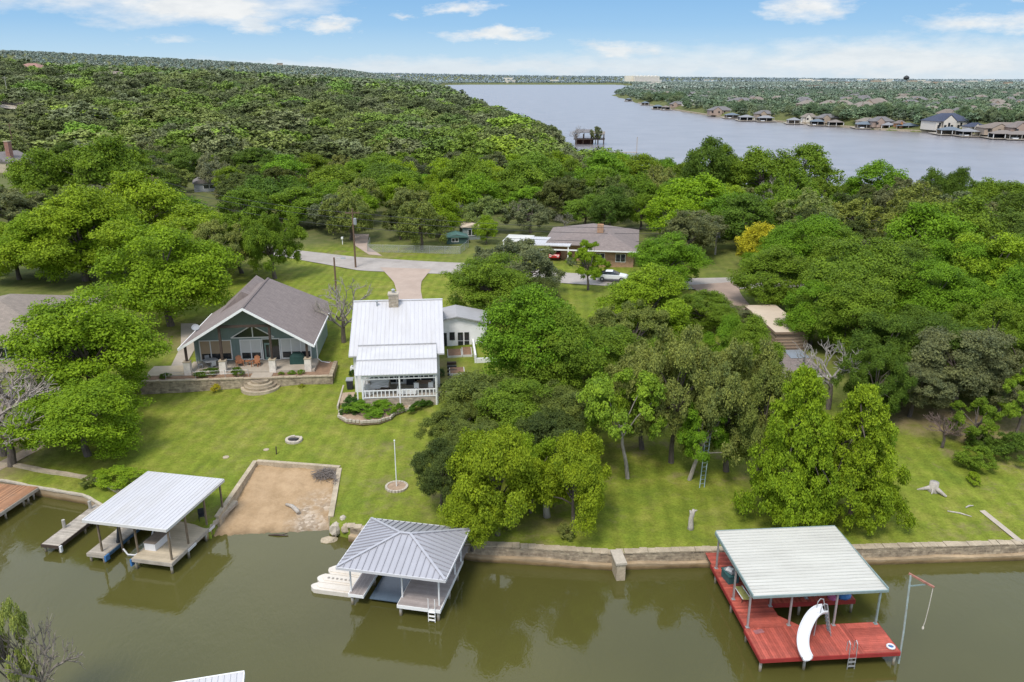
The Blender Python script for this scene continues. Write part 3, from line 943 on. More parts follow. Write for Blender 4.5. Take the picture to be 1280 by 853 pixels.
(-48,426,7.1,9.6,1,5),
(-93,427,8.3,12.7,1,6),
(-204,427,6.2,8.9,2,8),
(0,427,7.6,12.5,2,8),
(10,427,6.8,6.9,1,5),
(17,428,4.4,3.9,2,8),
(-29,428,5.7,8.8,2,8),
(-65,429,8.0,11.9,1,7),
(-162,429,7.6,11.3,1,5),
(-186,430,7.6,12.0,0,0),
(-177,430,6.3,10.7,1,5),
(-108,430,5.7,9.0,1,5),
(-237,431,7.4,12.3,1,7),
(15,431,5.0,5.6,1,5),
(-10,432,9.0,10.1,1,7),
(-209,432,8.5,9.3,1,5),
(-77,432,7.5,8.7,2,8),
(-263,433,9.2,16.5,1,5),
(-116,433,7.5,9.4,1,7),
(-196,433,9.9,12.5,1,6),
(-149,434,8.1,10.9,1,6),
(-96,434,7.2,6.8,1,5),
(18,435,4.5,5.7,1,5),
(-46,436,7.4,8.8,1,5),
(-224,436,9.2,14.7,0,2),
(-18,437,10.7,14.8,2,0),
(-88,437,7.6,8.1,1,5),
(-249,437,8.0,15.3,1,7),
(-130,437,9.6,13.6,2,0),
(-102,439,7.5,8.8,1,7),
(12,439,5.6,6.3,2,7),
(-110,439,5.4,8.2,1,7),
(-54,440,9.7,12.6,1,5),
(-163,440,11.3,14.4,1,5),
(-75,440,8.4,10.3,1,5),
(-37,441,7.7,12.5,1,7),
(-142,441,8.1,11.0,1,6),
(-64,441,8.2,10.1,2,8),
(-178,441,8.8,9.9,1,5),
(-210,441,6.1,7.7,1,6),
(-121,442,7.8,9.6,1,7),
(-10,442,6.3,9.1,1,5),
(-2,442,9.5,10.2,1,5),
(22,442,5.0,7.1,2,8),
(-201,443,9.1,12.1,1,7),
(-258,443,5.5,6.3,2,8),
(-188,443,6.4,10.5,1,7),
(-276,443,6.8,10.8,1,6),
(15,444,4.7,5.8,1,6),
(-46,445,7.7,9.6,1,6),
(-230,446,7.3,8.2,1,5),
(-237,446,6.9,9.0,2,8),
(-153,446,10.7,13.7,2,0),
(-89,446,8.1,15.2,0,4),
(-224,447,7.6,8.8,1,5),
(-266,447,7.2,10.6,1,5),
(-130,449,7.5,8.4,1,5),
(-215,449,5.9,7.5,1,5),
(-249,449,8.3,15.1,1,5),
(7,450,7.4,10.5,1,5),
(-74,450,8.2,9.3,1,5),
(-2,450,7.5,7.5,1,5),
(-104,450,6.2,9.7,0,2),
(-179,450,9.2,11.1,1,6),
(16,451,4.8,5.0,1,5),
(-116,451,6.9,9.9,1,6),
(-27,451,8.0,10.3,1,5),
(-204,452,6.2,8.3,1,6),
(-64,452,10.6,14.4,1,7),
(-258,452,5.7,7.2,1,7),
(-170,452,9.8,12.2,0,0),
(-276,452,9.3,11.2,1,6),
(-49,453,9.5,11.7,1,5),
(-15,454,7.2,11.9,1,6),
(-97,455,8.1,8.8,1,6),
(-126,455,6.7,10.1,2,8),
(-38,455,7.5,9.3,1,5),
(-90,456,6.9,8.8,1,6),
(-188,456,7.6,13.5,0,1),
(10,456,5.4,6.4,2,8),
(-212,457,6.2,8.8,1,6),
(18,457,5.4,7.3,1,5),
(-5,457,9.2,13.1,1,5),
(-77,458,7.7,7.7,1,7),
(-108,458,6.5,9.3,1,6),
(-222,459,9.2,11.3,1,5),
(-289,459,6.6,10.5,2,8),
(-205,459,5.6,8.3,1,7),
(-233,460,9.1,14.0,2,0),
(-247,460,6.7,7.0,1,5),
(-152,460,8.9,10.4,0,4),
(-141,460,8.8,15.7,1,5),
(-268,460,7.9,11.9,1,6),
(-171,460,6.9,7.3,2,8),
(-55,460,6.8,9.5,1,5),
(14,461,5.0,6.6,2,7),
(-161,461,5.9,8.5,1,5),
(-25,461,7.1,12.0,0,2),
(-258,461,7.2,12.9,0,2),
(-119,462,7.4,8.1,1,6),
(-82,462,5.6,7.0,1,6),
(-34,462,7.7,8.5,1,5),
(19,463,6.7,7.1,1,7),
(-99,465,9.5,12.6,0,2),
(-113,465,6.7,6.8,2,8),
(-74,465,6.1,8.4,1,6),
(-242,465,6.7,9.4,1,5),
(-179,465,7.0,11.7,1,5),
(-278,466,7.3,11.5,1,5),
(-44,466,9.9,13.8,1,6),
(12,466,5.1,7.2,1,5),
(0,466,7.6,11.4,1,7),
(-8,466,8.8,9.5,1,7),
(-192,468,7.9,10.9,0,7),
(-204,468,8.8,11.7,1,5),
(-219,468,8.9,12.0,1,6),
(-66,468,9.8,11.6,1,6),
(-171,468,8.5,10.8,1,6),
(17,469,6.0,7.2,1,6),
(-33,469,6.5,6.6,1,7),
(-236,470,5.9,7.7,1,7),
(-122,470,9.1,10.4,1,6),
(-16,471,6.7,8.9,1,5),
(-267,471,6.7,10.8,1,5),
(-55,471,5.1,7.0,2,8),
(-90,471,6.3,9.9,1,6),
(-23,471,5.6,7.8,1,5),
(-80,471,7.3,10.3,1,5),
(-107,472,8.0,8.7,2,7),
(-72,472,7.1,6.9,1,7),
(-284,472,7.1,10.0,1,7),
(7,472,5.9,11.0,1,5),
(-258,472,6.3,10.2,2,8),
(-131,473,9.1,11.3,1,5),
(-157,473,5.7,7.2,1,6),
(-185,473,7.3,8.9,1,6),
(-39,473,7.1,6.7,1,5),
(-151,474,6.9,8.6,1,6),
(-249,474,8.3,13.0,2,8),
(-48,474,6.8,8.4,1,5),
(-239,474,6.8,7.3,1,5),
(-293,475,6.6,8.0,1,6),
(-100,475,6.5,10.3,2,7),
(-6,475,8.5,12.1,0,4),
(-164,475,6.9,10.8,1,5),
(-230,476,10.1,12.3,1,6),
(-29,476,8.5,12.5,1,5),
(-142,476,7.2,12.7,1,7),
(-64,477,7.4,7.8,1,7),
(-173,477,6.6,11.0,1,7),
(15,478,6.8,7.0,2,8),
(-197,478,5.9,6.3,2,8),
(-17,478,7.2,8.3,1,5),
(-207,479,9.9,13.3,1,6),
(-122,480,9.2,13.2,1,5),
(8,480,6.2,7.8,1,7),
(-182,481,5.9,9.0,0,7),
(-242,481,6.3,9.3,1,7),
(-42,481,8.2,13.2,0,2),
(-282,481,8.1,10.5,1,5),
(-262,481,7.9,10.2,1,5),
(-271,482,6.5,10.0,1,5),
(-156,482,5.2,6.0,2,8),
(-52,482,8.0,10.7,1,5),
(-79,482,7.5,9.3,1,5),
(-220,482,10.4,15.2,0,0),
(-61,483,7.2,7.7,1,5),
(0,483,6.9,8.5,1,6),
(-94,483,7.2,10.4,1,5),
(-106,483,7.7,10.0,1,6),
(-136,484,8.6,10.4,2,0),
(-147,484,6.7,6.7,1,5),
(-21,484,5.8,9.2,1,5),
(-232,485,7.6,9.5,2,0),
(-192,485,10.4,12.8,2,7),
(-68,486,6.5,6.1,2,8),
(-8,486,8.4,10.4,1,5),
(-294,486,7.2,10.7,1,5),
(-114,486,6.9,9.6,1,5),
(-129,487,5.7,6.6,2,8),
(-281,488,6.4,5.2,2,8),
(-184,488,6.4,9.3,1,5),
(-34,488,7.7,10.2,2,8),
(-173,488,5.7,7.3,2,8),
(-164,490,8.3,12.8,1,6),
(-43,490,7.7,9.8,1,5),
(-121,490,6.2,10.0,1,6),
(-236,490,6.8,6.7,1,5),
(-56,490,6.1,7.5,1,5),
(-154,490,5.5,7.3,1,5),
(-145,491,6.6,10.9,2,0),
(-227,492,6.1,9.7,1,5),
(-22,492,6.1,8.5,1,5),
(-287,492,7.6,9.9,1,5),
(5,492,6.8,10.5,1,5),
(-109,493,8.8,10.2,1,6),
(-300,493,9.4,12.1,1,6),
(-206,493,6.6,7.8,1,5),
(-214,493,8.5,10.6,1,5),
(-279,493,7.3,8.4,1,6),
(-270,493,10.7,14.8,1,5),
(-69,493,8.8,11.3,2,7),
(-4,494,7.3,8.1,1,7),
(-257,494,9.6,16.0,2,0),
(-98,494,7.4,9.2,1,5),
(-194,495,9.1,11.4,1,7),
(-17,495,5.7,5.3,2,8),
(-137,496,7.5,8.6,1,5),
(-186,496,5.5,8.0,1,5),
(-243,496,10.3,13.6,0,0),
(-233,497,6.0,8.8,1,5),
(-177,497,10.3,13.7,1,5),
(-83,498,11.5,17.9,1,5),
(-115,498,6.9,8.3,1,6),
(-123,499,8.2,9.0,1,6),
(-220,500,6.3,10.2,1,6),
(-61,500,8.6,9.9,2,0),
(-294,500,5.5,7.1,2,8),
(-27,500,6.7,9.7,2,8),
(-287,501,6.5,9.1,1,7),
(-209,502,7.9,11.5,1,7),
(-200,502,6.4,7.3,1,6),
(3,502,8.2,10.7,1,6),
(-142,502,7.7,9.2,1,7),
(-9,503,7.9,11.7,1,5),
(-50,503,8.3,9.1,2,8),
(-150,503,7.2,7.6,1,5),
(-39,504,7.2,12.1,1,5),
(-257,504,6.3,8.3,2,8),
(-161,504,8.3,10.0,1,7),
(-21,505,6.4,10.0,1,7),
(-105,505,10.3,14.5,0,1),
(-230,505,8.6,13.8,1,6),
(-279,506,6.0,8.7,1,7),
(-186,506,10.9,16.0,1,7),
(-246,506,6.5,10.8,1,7),
(-126,508,6.9,8.7,1,6),
(-309,508,10.9,14.5,2,7),
(-114,509,6.9,7.2,1,5),
(-199,509,6.5,6.6,1,5),
(-28,509,6.8,8.2,1,5),
(2,510,7.4,8.0,1,7),
(-51,510,6.8,9.2,2,8),
(-271,510,7.8,10.8,1,5),
(-76,510,11.0,14.5,1,5),
(-59,510,7.8,11.0,2,8),
(-208,511,6.6,10.7,0,4),
(-94,511,7.6,14.4,1,5),
(-240,511,6.0,8.3,1,7),
(-290,511,8.0,13.1,0,2),
(-163,511,6.6,7.8,1,5),
(-154,511,8.2,9.3,2,8),
(-4,512,7.3,8.1,1,7),
(-14,513,7.8,10.1,1,7),
(-175,513,9.0,13.3,1,5),
(-119,514,7.3,8.1,1,5),
(-259,514,9.4,12.4,2,8),
(-219,514,6.6,7.7,1,5),
(-320,514,11.2,14.5,0,2),
(-226,514,6.0,8.1,1,5),
(-36,515,9.5,13.6,1,5),
(-213,515,6.5,5.4,2,8),
(-248,516,6.7,10.7,1,6),
(-23,516,6.0,9.6,1,5),
(-297,517,7.4,7.9,1,5),
(-205,517,6.6,7.0,1,5),
(-85,518,7.5,12.5,1,5),
(-160,518,7.4,9.9,2,7),
(-195,518,9.1,10.5,1,5),
(-140,518,8.3,15.9,1,5),
(-104,518,7.6,12.0,1,5),
(-216,520,7.4,8.1,1,5),
(-285,520,8.7,12.4,1,5),
(-52,521,7.9,10.6,1,5),
(-270,521,10.1,13.4,0,1),
(-126,522,6.3,7.8,1,5),
(-1,522,8.3,8.7,1,6),
(-307,523,9.2,11.0,1,5),
(-225,523,11.0,14.0,0,0),
(-10,524,7.3,9.1,1,6),
(-260,524,9.8,11.7,0,0),
(-208,524,6.1,9.7,1,7),
(-67,524,8.5,15.0,1,5),
(-78,524,5.9,7.4,1,6),
(-252,524,8.3,9.9,1,7),
(-294,524,6.2,8.7,1,6),
(-236,524,6.5,10.2,1,6),
(-175,524,7.0,10.9,1,5),
(-111,524,6.1,10.4,1,7),
(-187,524,11.1,14.7,1,6),
(-328,524,9.0,15.0,1,5),
(-316,524,8.9,10.3,1,6),
(-23,524,8.9,11.2,1,5),
(-165,524,8.2,10.2,0,0),
(-98,524,5.5,7.5,1,5),
(-149,524,7.8,10.4,1,6),
(-41,525,7.7,10.6,1,6),
]
TINT = {'lime': (0.2208, 0.3096, 0.018), 'bright': (0.1888, 0.2911, 0.015), 'mid': (0.1472, 0.2244, 0.0195), 'deep': (0.096, 0.1562, 0.0195), 'live': (0.1408, 0.1761, 0.036), 'olive': (0.216, 0.2442, 0.06), 'cedar': (0.0896, 0.1108, 0.027), 'yellowg': (0.24, 0.3124, 0.018), 'grey': (0.16, 0.1818, 0.0825), 'gold': (0.44, 0.4, 0.025), 'silver': (0.22, 0.23, 0.12), 'fern': (0.208, 0.3124, 0.027), 'drab': (0.1536, 0.1676, 0.069), 'fresh': (0.1408, 0.2556, 0.0165), 'limeg': (0.2112, 0.3124, 0.018), 'mid2': (0.1408, 0.2187, 0.0195), 'olive2': (0.1792, 0.2158, 0.048), 'deepo': (0.0832, 0.1136, 0.027)}
EDOCKS=[(189.6, 712.2, 13.5, 10.2, 2, 0.09), (190.3, 670.5, 14.0, 10.8, 0, 0.07), (202.0, 657.7, 14.1, 8.7, 0, 0.08), (212.2, 621.9, 11.5, 9.4, 0, -0.02), (221.7, 600.1, 11.4, 8.7, 2, -0.06), (231.1, 589.7, 12.1, 10.7, 1, -0.07), (240.5, 560.7, 14.2, 8.4, 2, -0.01), (251.7, 551.6, 11.5, 10.9, 0, -0.06), (260.4, 542.9, 17, 10.9, 0, -0.04), (264.5, 495.4, 14.8, 9.6, 2, 0.03), (268.4, 481.4, 11.7, 10.9, 0, 0.09), (276.5, 461.7, 14.6, 8.9, 1, -0.02), (282.1, 455.5, 14.7, 8.8, 1, -0.04), (165.6, 946.6, 13.4, 8.0, 2, 0.04), (170.1, 921.4, 11.3, 9.1, 1, -0.0), (174.6, 1096.2, 12.3, 9.4, 2, -0.06), (180.8, 1301.1, 12.0, 10.8, 2, -0.03)]
EHOUSES=[(191.2, 763.7, 2.8, 25.0, 7.4, 0, -0.05, 'brown hip roofed house at the point of the far shore opposite the shore tree row'), (209.5, 690.1, 3.2, 17.3, 6.0, 0, 0.02, 'grey roofed house behind the third boathouse of the far shore'), (226.7, 633.1, 2.8, 12.2, 6.1, 1, -0.04, 'small tan house with pale walls on the far shore'), (233.6, 614.1, 3.3, 17.8, 5.9, 0, -0.06, 'grey brown house right behind two far boathouses'), (246.1, 574.4, 3.2, 14.4, 5.0, 1, 0.17, 'low house with a pale roof beside the far boathouses'), (250.0, 561.8, 3.1, 16.3, 6.5, 0, -0.02, 'grey house with tall gables behind the far boathouses'), (257.2, 549.2, 3.3, 7.4, 4.2, 3, 0.1, 'house with an orange wall half hidden by trees on the far shore'), (275.4, 525.2, 3.4, 28.5, 10.2, 4, 0.06, 'large white house with a dark blue roof and arched openings on the far shore'), (281.6, 503.8, 3.4, 12.7, 4.9, 4, 0.23, 'blue grey roofed house beside the large white one'), (285.8, 481.4, 3.2, 28.0, 6.5, 2, -0.19, 'large tan roofed house on the far shore near the frame edge'), (289.4, 469.3, 3.7, 18.2, 7.3, 3, -0.13, 'pinkish brick house on the far shore at the frame edge'), (301.3, 702.0, 5.7, 23.0, 6.8, 3, 0.16, 'orange brown house with a grey roof in the second row of the far shore'), (336.8, 668.9, 5.7, 19.3, 7.7, 1, -0.02, 'tan house with a tall hip roof in the second row of the far shore'), (342.8, 638.9, 5.7, 12.3, 7.4, 0, 0.01, 'grey steep roofed house in the second row of the far shore'), (255.8, 932.4, 5.7, 35.8, 8.9, 0, 0.2, 'wide grey group of gables in the second row of the far shore'), (336.0, 962.4, 5.7, 24.0, 9.2, 0, -0.12, 'grey gabled house in the second row, beyond the small tan one'), (412.4, 1031.8, 5.7, 25.7, 7.9, 0, -0.02, 'grey double gabled house further back on the far shore'), (500.9, 1071.2, 5.7, 22.6, 8.2, 1, 0.04, 'pale steep roofed house standing out above the far trees'), (196.8, 932.4, 5.7, 14.3, 7.2, 5, 0.14, 'white gabled house among the trees of the far point'), (187.4, 947.4, 3.5, 18.2, 6.4, 0, -0.07, 'grey roofed house on the far point'), (255.7, 1112.3, 5.7, 23.4, 8.5, 0, -0.1, 'grey roofed house behind the white gabled one')]
EGENERIC=[(547.7, 1697.7, 5.7, 18.8, 8.6, 0, -0.23), (477.7, 1585.6, 5.7, 16.8, 6.9, 1, -0.23), (1371.2, 2346.2, 5.8, 23.4, 7.5, 0, -0.05), (761.9, 2177.4, 5.8, 25.2, 6.6, 1, -0.2), (734.7, 1762.4, 5.7, 25.0, 7.7, 0, -0.08), (285.1, 976.6, 5.7, 26.0, 9.1, 2, -0.06), (476.8, 1262.2, 5.7, 20.0, 6.9, 1, 0.39), (634.8, 1579.3, 5.7, 25.4, 9.1, 0, -0.49), (627.7, 1120.1, 5.7, 23.9, 8.8, 1, 0.1), (313.4, 750.9, 5.7, 24.4, 7.3, 1, 0.26), (698.4, 1159.6, 5.7, 17.8, 9.1, 1, 0.06), (303.1, 659.4, 5.7, 19.5, 8.4, 1, 0.53), (406.5, 1115.4, 5.7, 19.3, 6.9, 0, -0.36), (579.7, 2033.8, 5.7, 22.7, 7.7, 2, 0.34), (403.4, 777.7, 5.7, 23.2, 6.6, 0, 0.1), (701.0, 1574.6, 5.7, 23.6, 7.0, 1, -0.55), (534.6, 1429.4, 5.7, 16.5, 6.9, 0, 0.56), (327.9, 861.4, 5.7, 20.2, 7.6, 1, 0.13), (599.9, 1396.3, 5.7, 25.0, 6.5, 1, 0.54), (412.2, 862.9, 5.7, 25.6, 8.1, 0, -0.49), (475.0, 1161.2, 5.7, 21.8, 9.4, 0, -0.1), (367.0, 845.6, 5.7, 25.6, 9.4, 2, -0.49), (394.8, 1188.0, 5.7, 25.2, 8.1, 0, 0.16), (475.2, 814.0, 5.7, 18.6, 9.4, 1, -0.3), (529.1, 2409.4, 5.8, 22.6, 9.4, 0, -0.25), (714.0, 1374.2, 5.7, 18.7, 7.0, 0, -0.25), (416.5, 948.2, 5.7, 22.4, 8.3, 1, 0.47), (287.5, 1792.4, 5.7, 18.8, 8.6, 2, -0.24), (387.3, 962.3, 5.7, 19.6, 8.7, 2, -0.44), (890.8, 1880.7, 5.7, 22.9, 7.1, 1, 0.33), (296.2, 834.5, 5.7, 23.1, 8.4, 1, 0.43), (519.5, 946.6, 5.7, 22.8, 8.7, 0, -0.04), (627.7, 1233.8, 5.7, 16.0, 8.8, 2, -0.26), (311.2, 594.7, 5.7, 17.4, 7.9, 2, 0.47), (534.2, 874.0, 5.7, 20.3, 8.1, 0, -0.52), (341.8, 553.7, 5.7, 23.0, 6.6, 0, -0.34), (853.2, 1754.5, 5.7, 18.9, 9.3, 0, -0.38), (270.7, 1467.3, 5.7, 21.6, 8.5, 1, -0.51), (713.0, 2175.8, 5.8, 23.0, 7.0, 1, 0.21), (593.5, 1445.2, 5.7, 16.6, 7.2, 0, 0.02), (303.3, 1405.7, 5.7, 19.7, 8.7, 0, -0.44), (973.7, 2314.7, 5.8, 24.6, 8.0, 1, -0.31), (300.2, 1686.6, 5.7, 25.5, 8.5, 0, 0.3), (528.4, 1094.9, 5.7, 24.4, 7.4, 2, 0.25), (575.4, 1091.7, 5.7, 23.2, 7.6, 0, 0.37), (324.7, 817.2, 5.7, 21.7, 8.7, 1, -0.52), (264.7, 1554.1, 5.7, 18.0, 8.0, 1, 0.19), (321.7, 1014.4, 5.7, 19.0, 9.3, 1, -0.21), (567.5, 1536.7, 5.7, 22.5, 6.7, 1, 0.44), (379.4, 747.8, 5.7, 16.3, 9.2, 0, 0.51), (809.7, 1637.7, 5.7, 18.0, 6.6, 0, 0.19), (348.6, 1481.5, 5.7, 16.4, 8.3, 1, 0.57), (333.5, 2142.7, 5.8, 23.8, 7.7, 0, -0.56), (1036.6, 1961.2, 5.7, 20.7, 8.5, 1, -0.54), (285.0, 1042.8, 5.7, 19.1, 6.7, 0, 0.54), (1009.7, 1644.0, 5.7, 16.8, 8.7, 2, -0.58), (460.9, 1093.3, 5.7, 22.3, 8.7, 0, 0.23), (604.5, 1298.4, 5.7, 20.9, 7.2, 1, -0.36), (315.8, 1098.1, 5.7, 17.0, 7.8, 0, -0.14), (1268.9, 2450.4, 5.9, 16.5, 7.8, 0, 0.37), (588.5, 1773.4, 5.7, 16.7, 7.0, 0, -0.0), (707.4, 2328.9, 5.8, 21.4, 8.7, 0, -0.57), (264.9, 1011.3, 5.7, 19.6, 7.5, 0, -0.4), (725.9, 1639.3, 5.7, 25.8, 7.3, 2, -0.39), (480.0, 986.0, 5.7, 25.4, 8.9, 0, -0.2), (703.9, 1484.6, 5.7, 16.0, 9.2, 0, -0.02), (605.1, 1066.5, 5.7, 18.2, 7.3, 0, -0.24), (287.9, 1085.4, 5.7, 16.9, 7.7, 1, -0.26), (388.1, 659.4, 5.7, 23.6, 7.9, 1, 0.44), (829.4, 2524.6, 5.9, 21.1, 8.3, 0, 0.38), (396.8, 900.8, 5.7, 21.0, 8.1, 1, -0.12), (431.3, 732.0, 5.7, 22.7, 8.1, 1, -0.16), (375.7, 1986.4, 5.7, 19.6, 8.2, 1, -0.1), (1505.3, 2486.7, 5.9, 25.3, 7.2, 0, 0.3), (383.0, 697.3, 5.7, 22.1, 7.1, 2, -0.49), (242.9, 1156.4, 5.7, 23.9, 7.8, 0, 0.21), (564.0, 1197.5, 5.7, 19.2, 9.0, 2, 0.23), (838.2, 1364.7, 5.7, 17.0, 7.4, 0, 0.36), (331.6, 785.6, 5.7, 22.4, 8.1, 1, -0.1), (714.3, 1236.9, 5.7, 18.8, 8.3, 0, -0.38), (307.6, 1841.3, 5.7, 21.6, 8.3, 0, -0.08), (582.5, 1907.5, 5.7, 23.9, 7.5, 0, -0.53), (833.9, 1420.0, 5.7, 23.0, 9.0, 1, 0.41), (421.0, 993.9, 5.7, 19.2, 8.8, 0, 0.26), (383.0, 1904.4, 5.7, 16.6, 7.1, 0, -0.39), (571.6, 959.2, 5.7, 16.1, 9.4, 0, -0.44), (1202.1, 2475.6, 5.9, 24.1, 9.5, 1, -0.37), (447.7, 771.4, 5.7, 23.7, 6.8, 0, -0.24), (874.9, 2212.1, 5.8, 20.2, 7.2, 1, 0.26), (762.2, 1375.8, 5.7, 20.5, 6.9, 0, -0.59), (575.2, 1121.7, 5.7, 16.2, 7.3, 1, 0.55), (1138.3, 2036.9, 5.7, 25.7, 7.1, 1, -0.59), (901.6, 2420.4, 5.8, 17.6, 8.8, 2, -0.08), (408.4, 2409.4, 5.8, 23.7, 7.7, 1, 0.5), (901.1, 1456.2, 5.7, 20.2, 7.3, 1, -0.16), (466.7, 924.5, 5.7, 19.2, 7.9, 1, -0.32), (467.8, 1320.5, 5.7, 23.5, 7.6, 0, -0.42), (948.2, 1970.7, 5.7, 17.1, 8.4, 0, -0.24), (500.5, 862.9, 5.7, 20.4, 9.1, 2, -0.43), (402.4, 2502.5, 5.9, 19.9, 7.2, 1, 0.25), (319.6, 911.9, 5.7, 22.1, 8.9, 0, 0.37), (362.5, 1805.0, 5.7, 25.1, 8.2, 0, 0.26), (763.6, 1238.5, 5.7, 17.7, 9.3, 0, 0.17), (852.5, 1926.5, 5.7, 21.1, 9.0, 0, 0.4), (805.9, 1328.4, 5.7, 18.8, 8.9, 1, -0.45)]
ETREES=[(210.9, 1041.4, 5.7, 9.6, 11.7, 4.04, 0), (256.1, 599.0, 5.7, 9.7, 9.8, 3.15, 0), (270.3, 558.1, 5.7, 10.2, 12.1, 0.66, 0), (188.6, 977.7, 4.1, 10.3, 11.5, 0.3, 3), (223.8, 659.2, 5.2, 6.8, 8.2, 0.57, 3), (204.3, 1057.0, 5.7, 7.5, 8.2, 3.39, 2), (192.6, 1071.4, 5.5, 7.3, 9.5, 3.69, 0), (240.6, 605.1, 5.1, 6.7, 13.6, 2.8, 3), (268.8, 540.1, 5.1, 7.3, 11.0, 4.0, 3), (199.5, 725.7, 3.8, 9.5, 11.5, 4.46, 2), (194.2, 1122.5, 5.7, 10.3, 8.9, 0.34, 0), (223.2, 669.6, 5.7, 6.8, 9.1, 5.23, 3), (224.8, 646.5, 4.1, 6.5, 11.3, 5.75, 2), (307.1, 500.1, 5.5, 8.7, 8.7, 3.08, 3), (253.4, 590.7, 5.7, 9.8, 10.4, 1.92, 0), (206.1, 1017.7, 5.7, 6.9, 11.8, 5.5, 0), (201.7, 1087.0, 5.7, 7.4, 12.1, 2.77, 0), (246.6, 1218.0, 5.7, 8.0, 8.2, 4.72, 3), (295.6, 510.7, 5.6, 6.9, 11.8, 1.71, 1), (188.4, 1138.9, 3.7, 11.0, 12.7, 1.33, 3), (195.8, 1030.6, 5.7, 9.6, 8.0, 0.88, 0), (210.8, 1133.1, 5.7, 8.2, 11.9, 1.31, 1), (198.7, 991.5, 5.7, 9.7, 12.4, 2.92, 3), (209.6, 1156.5, 5.7, 8.6, 11.3, 0.57, 2), (299.7, 503.7, 5.5, 10.9, 10.4, 3.59, 1), (189.2, 1154.7, 4.1, 10.7, 9.7, 1.79, 1), (194.1, 1003.2, 5.7, 7.6, 11.2, 3.78, 0), (203.1, 1047.9, 5.7, 9.9, 11.3, 5.24, 2), (208.2, 1099.1, 5.7, 9.0, 8.8, 4.32, 1), (194.1, 1017.1, 5.7, 6.8, 14.0, 0.66, 1), (274.4, 566.0, 5.7, 9.3, 10.5, 5.76, 3), (237.0, 631.4, 5.7, 6.9, 13.3, 3.47, 2), (196.6, 1162.9, 5.7, 7.5, 11.1, 5.22, 1), (198.9, 1114.0, 5.7, 9.5, 13.5, 4.09, 0), (263.4, 565.0, 5.7, 11.0, 10.2, 2.37, 0), (218.8, 1175.1, 5.7, 8.0, 12.2, 4.59, 1), (193.4, 1239.8, 4.9, 9.5, 10.1, 2.62, 0), (191.9, 914.1, 5.4, 7.8, 11.7, 4.42, 2), (219.4, 1197.0, 5.7, 8.3, 11.9, 0.64, 2), (234.5, 1183.6, 5.7, 9.8, 10.1, 0.77, 1), (188.0, 1164.4, 3.4, 8.1, 12.1, 3.94, 3), (218.5, 1213.3, 5.7, 9.5, 11.1, 0.44, 3), (231.1, 641.0, 5.6, 10.4, 9.0, 4.84, 0), (291.3, 535.1, 5.6, 10.5, 11.7, 5.14, 1), (255.0, 577.9, 5.7, 10.3, 11.9, 5.27, 2), (199.3, 957.3, 5.7, 6.9, 10.0, 4.0, 0), (204.9, 1122.6, 5.7, 10.4, 9.4, 5.59, 3), (236.4, 1145.1, 5.7, 8.3, 8.7, 0.87, 2), (195.2, 1204.3, 5.7, 10.2, 11.5, 0.91, 3), (225.8, 1238.9, 5.7, 9.1, 8.5, 0.25, 3), (218.3, 1148.8, 5.7, 10.0, 11.0, 4.49, 1), (231.2, 1138.3, 5.7, 10.4, 11.5, 4.69, 2), (246.4, 621.9, 5.7, 9.4, 14.0, 3.76, 3), (207.9, 1247.4, 5.7, 6.9, 9.4, 1.13, 2), (235.3, 1167.7, 5.7, 9.3, 12.2, 2.37, 3), (255.8, 610.8, 5.7, 7.7, 10.4, 0.43, 0), (290.9, 503.7, 5.5, 10.8, 9.3, 2.61, 3), (225.4, 1128.6, 5.7, 10.4, 10.1, 3.99, 1), (187.2, 891.9, 3.5, 7.4, 9.4, 3.57, 0), (289.3, 516.2, 5.6, 8.9, 9.0, 5.51, 3), (262.7, 583.2, 5.7, 10.7, 12.7, 4.39, 1), (226.3, 1152.1, 5.7, 7.2, 12.6, 2.43, 0), (244.5, 1237.2, 5.7, 9.8, 10.5, 4.92, 0), (272.1, 549.1, 5.7, 9.0, 13.9, 5.19, 2)]
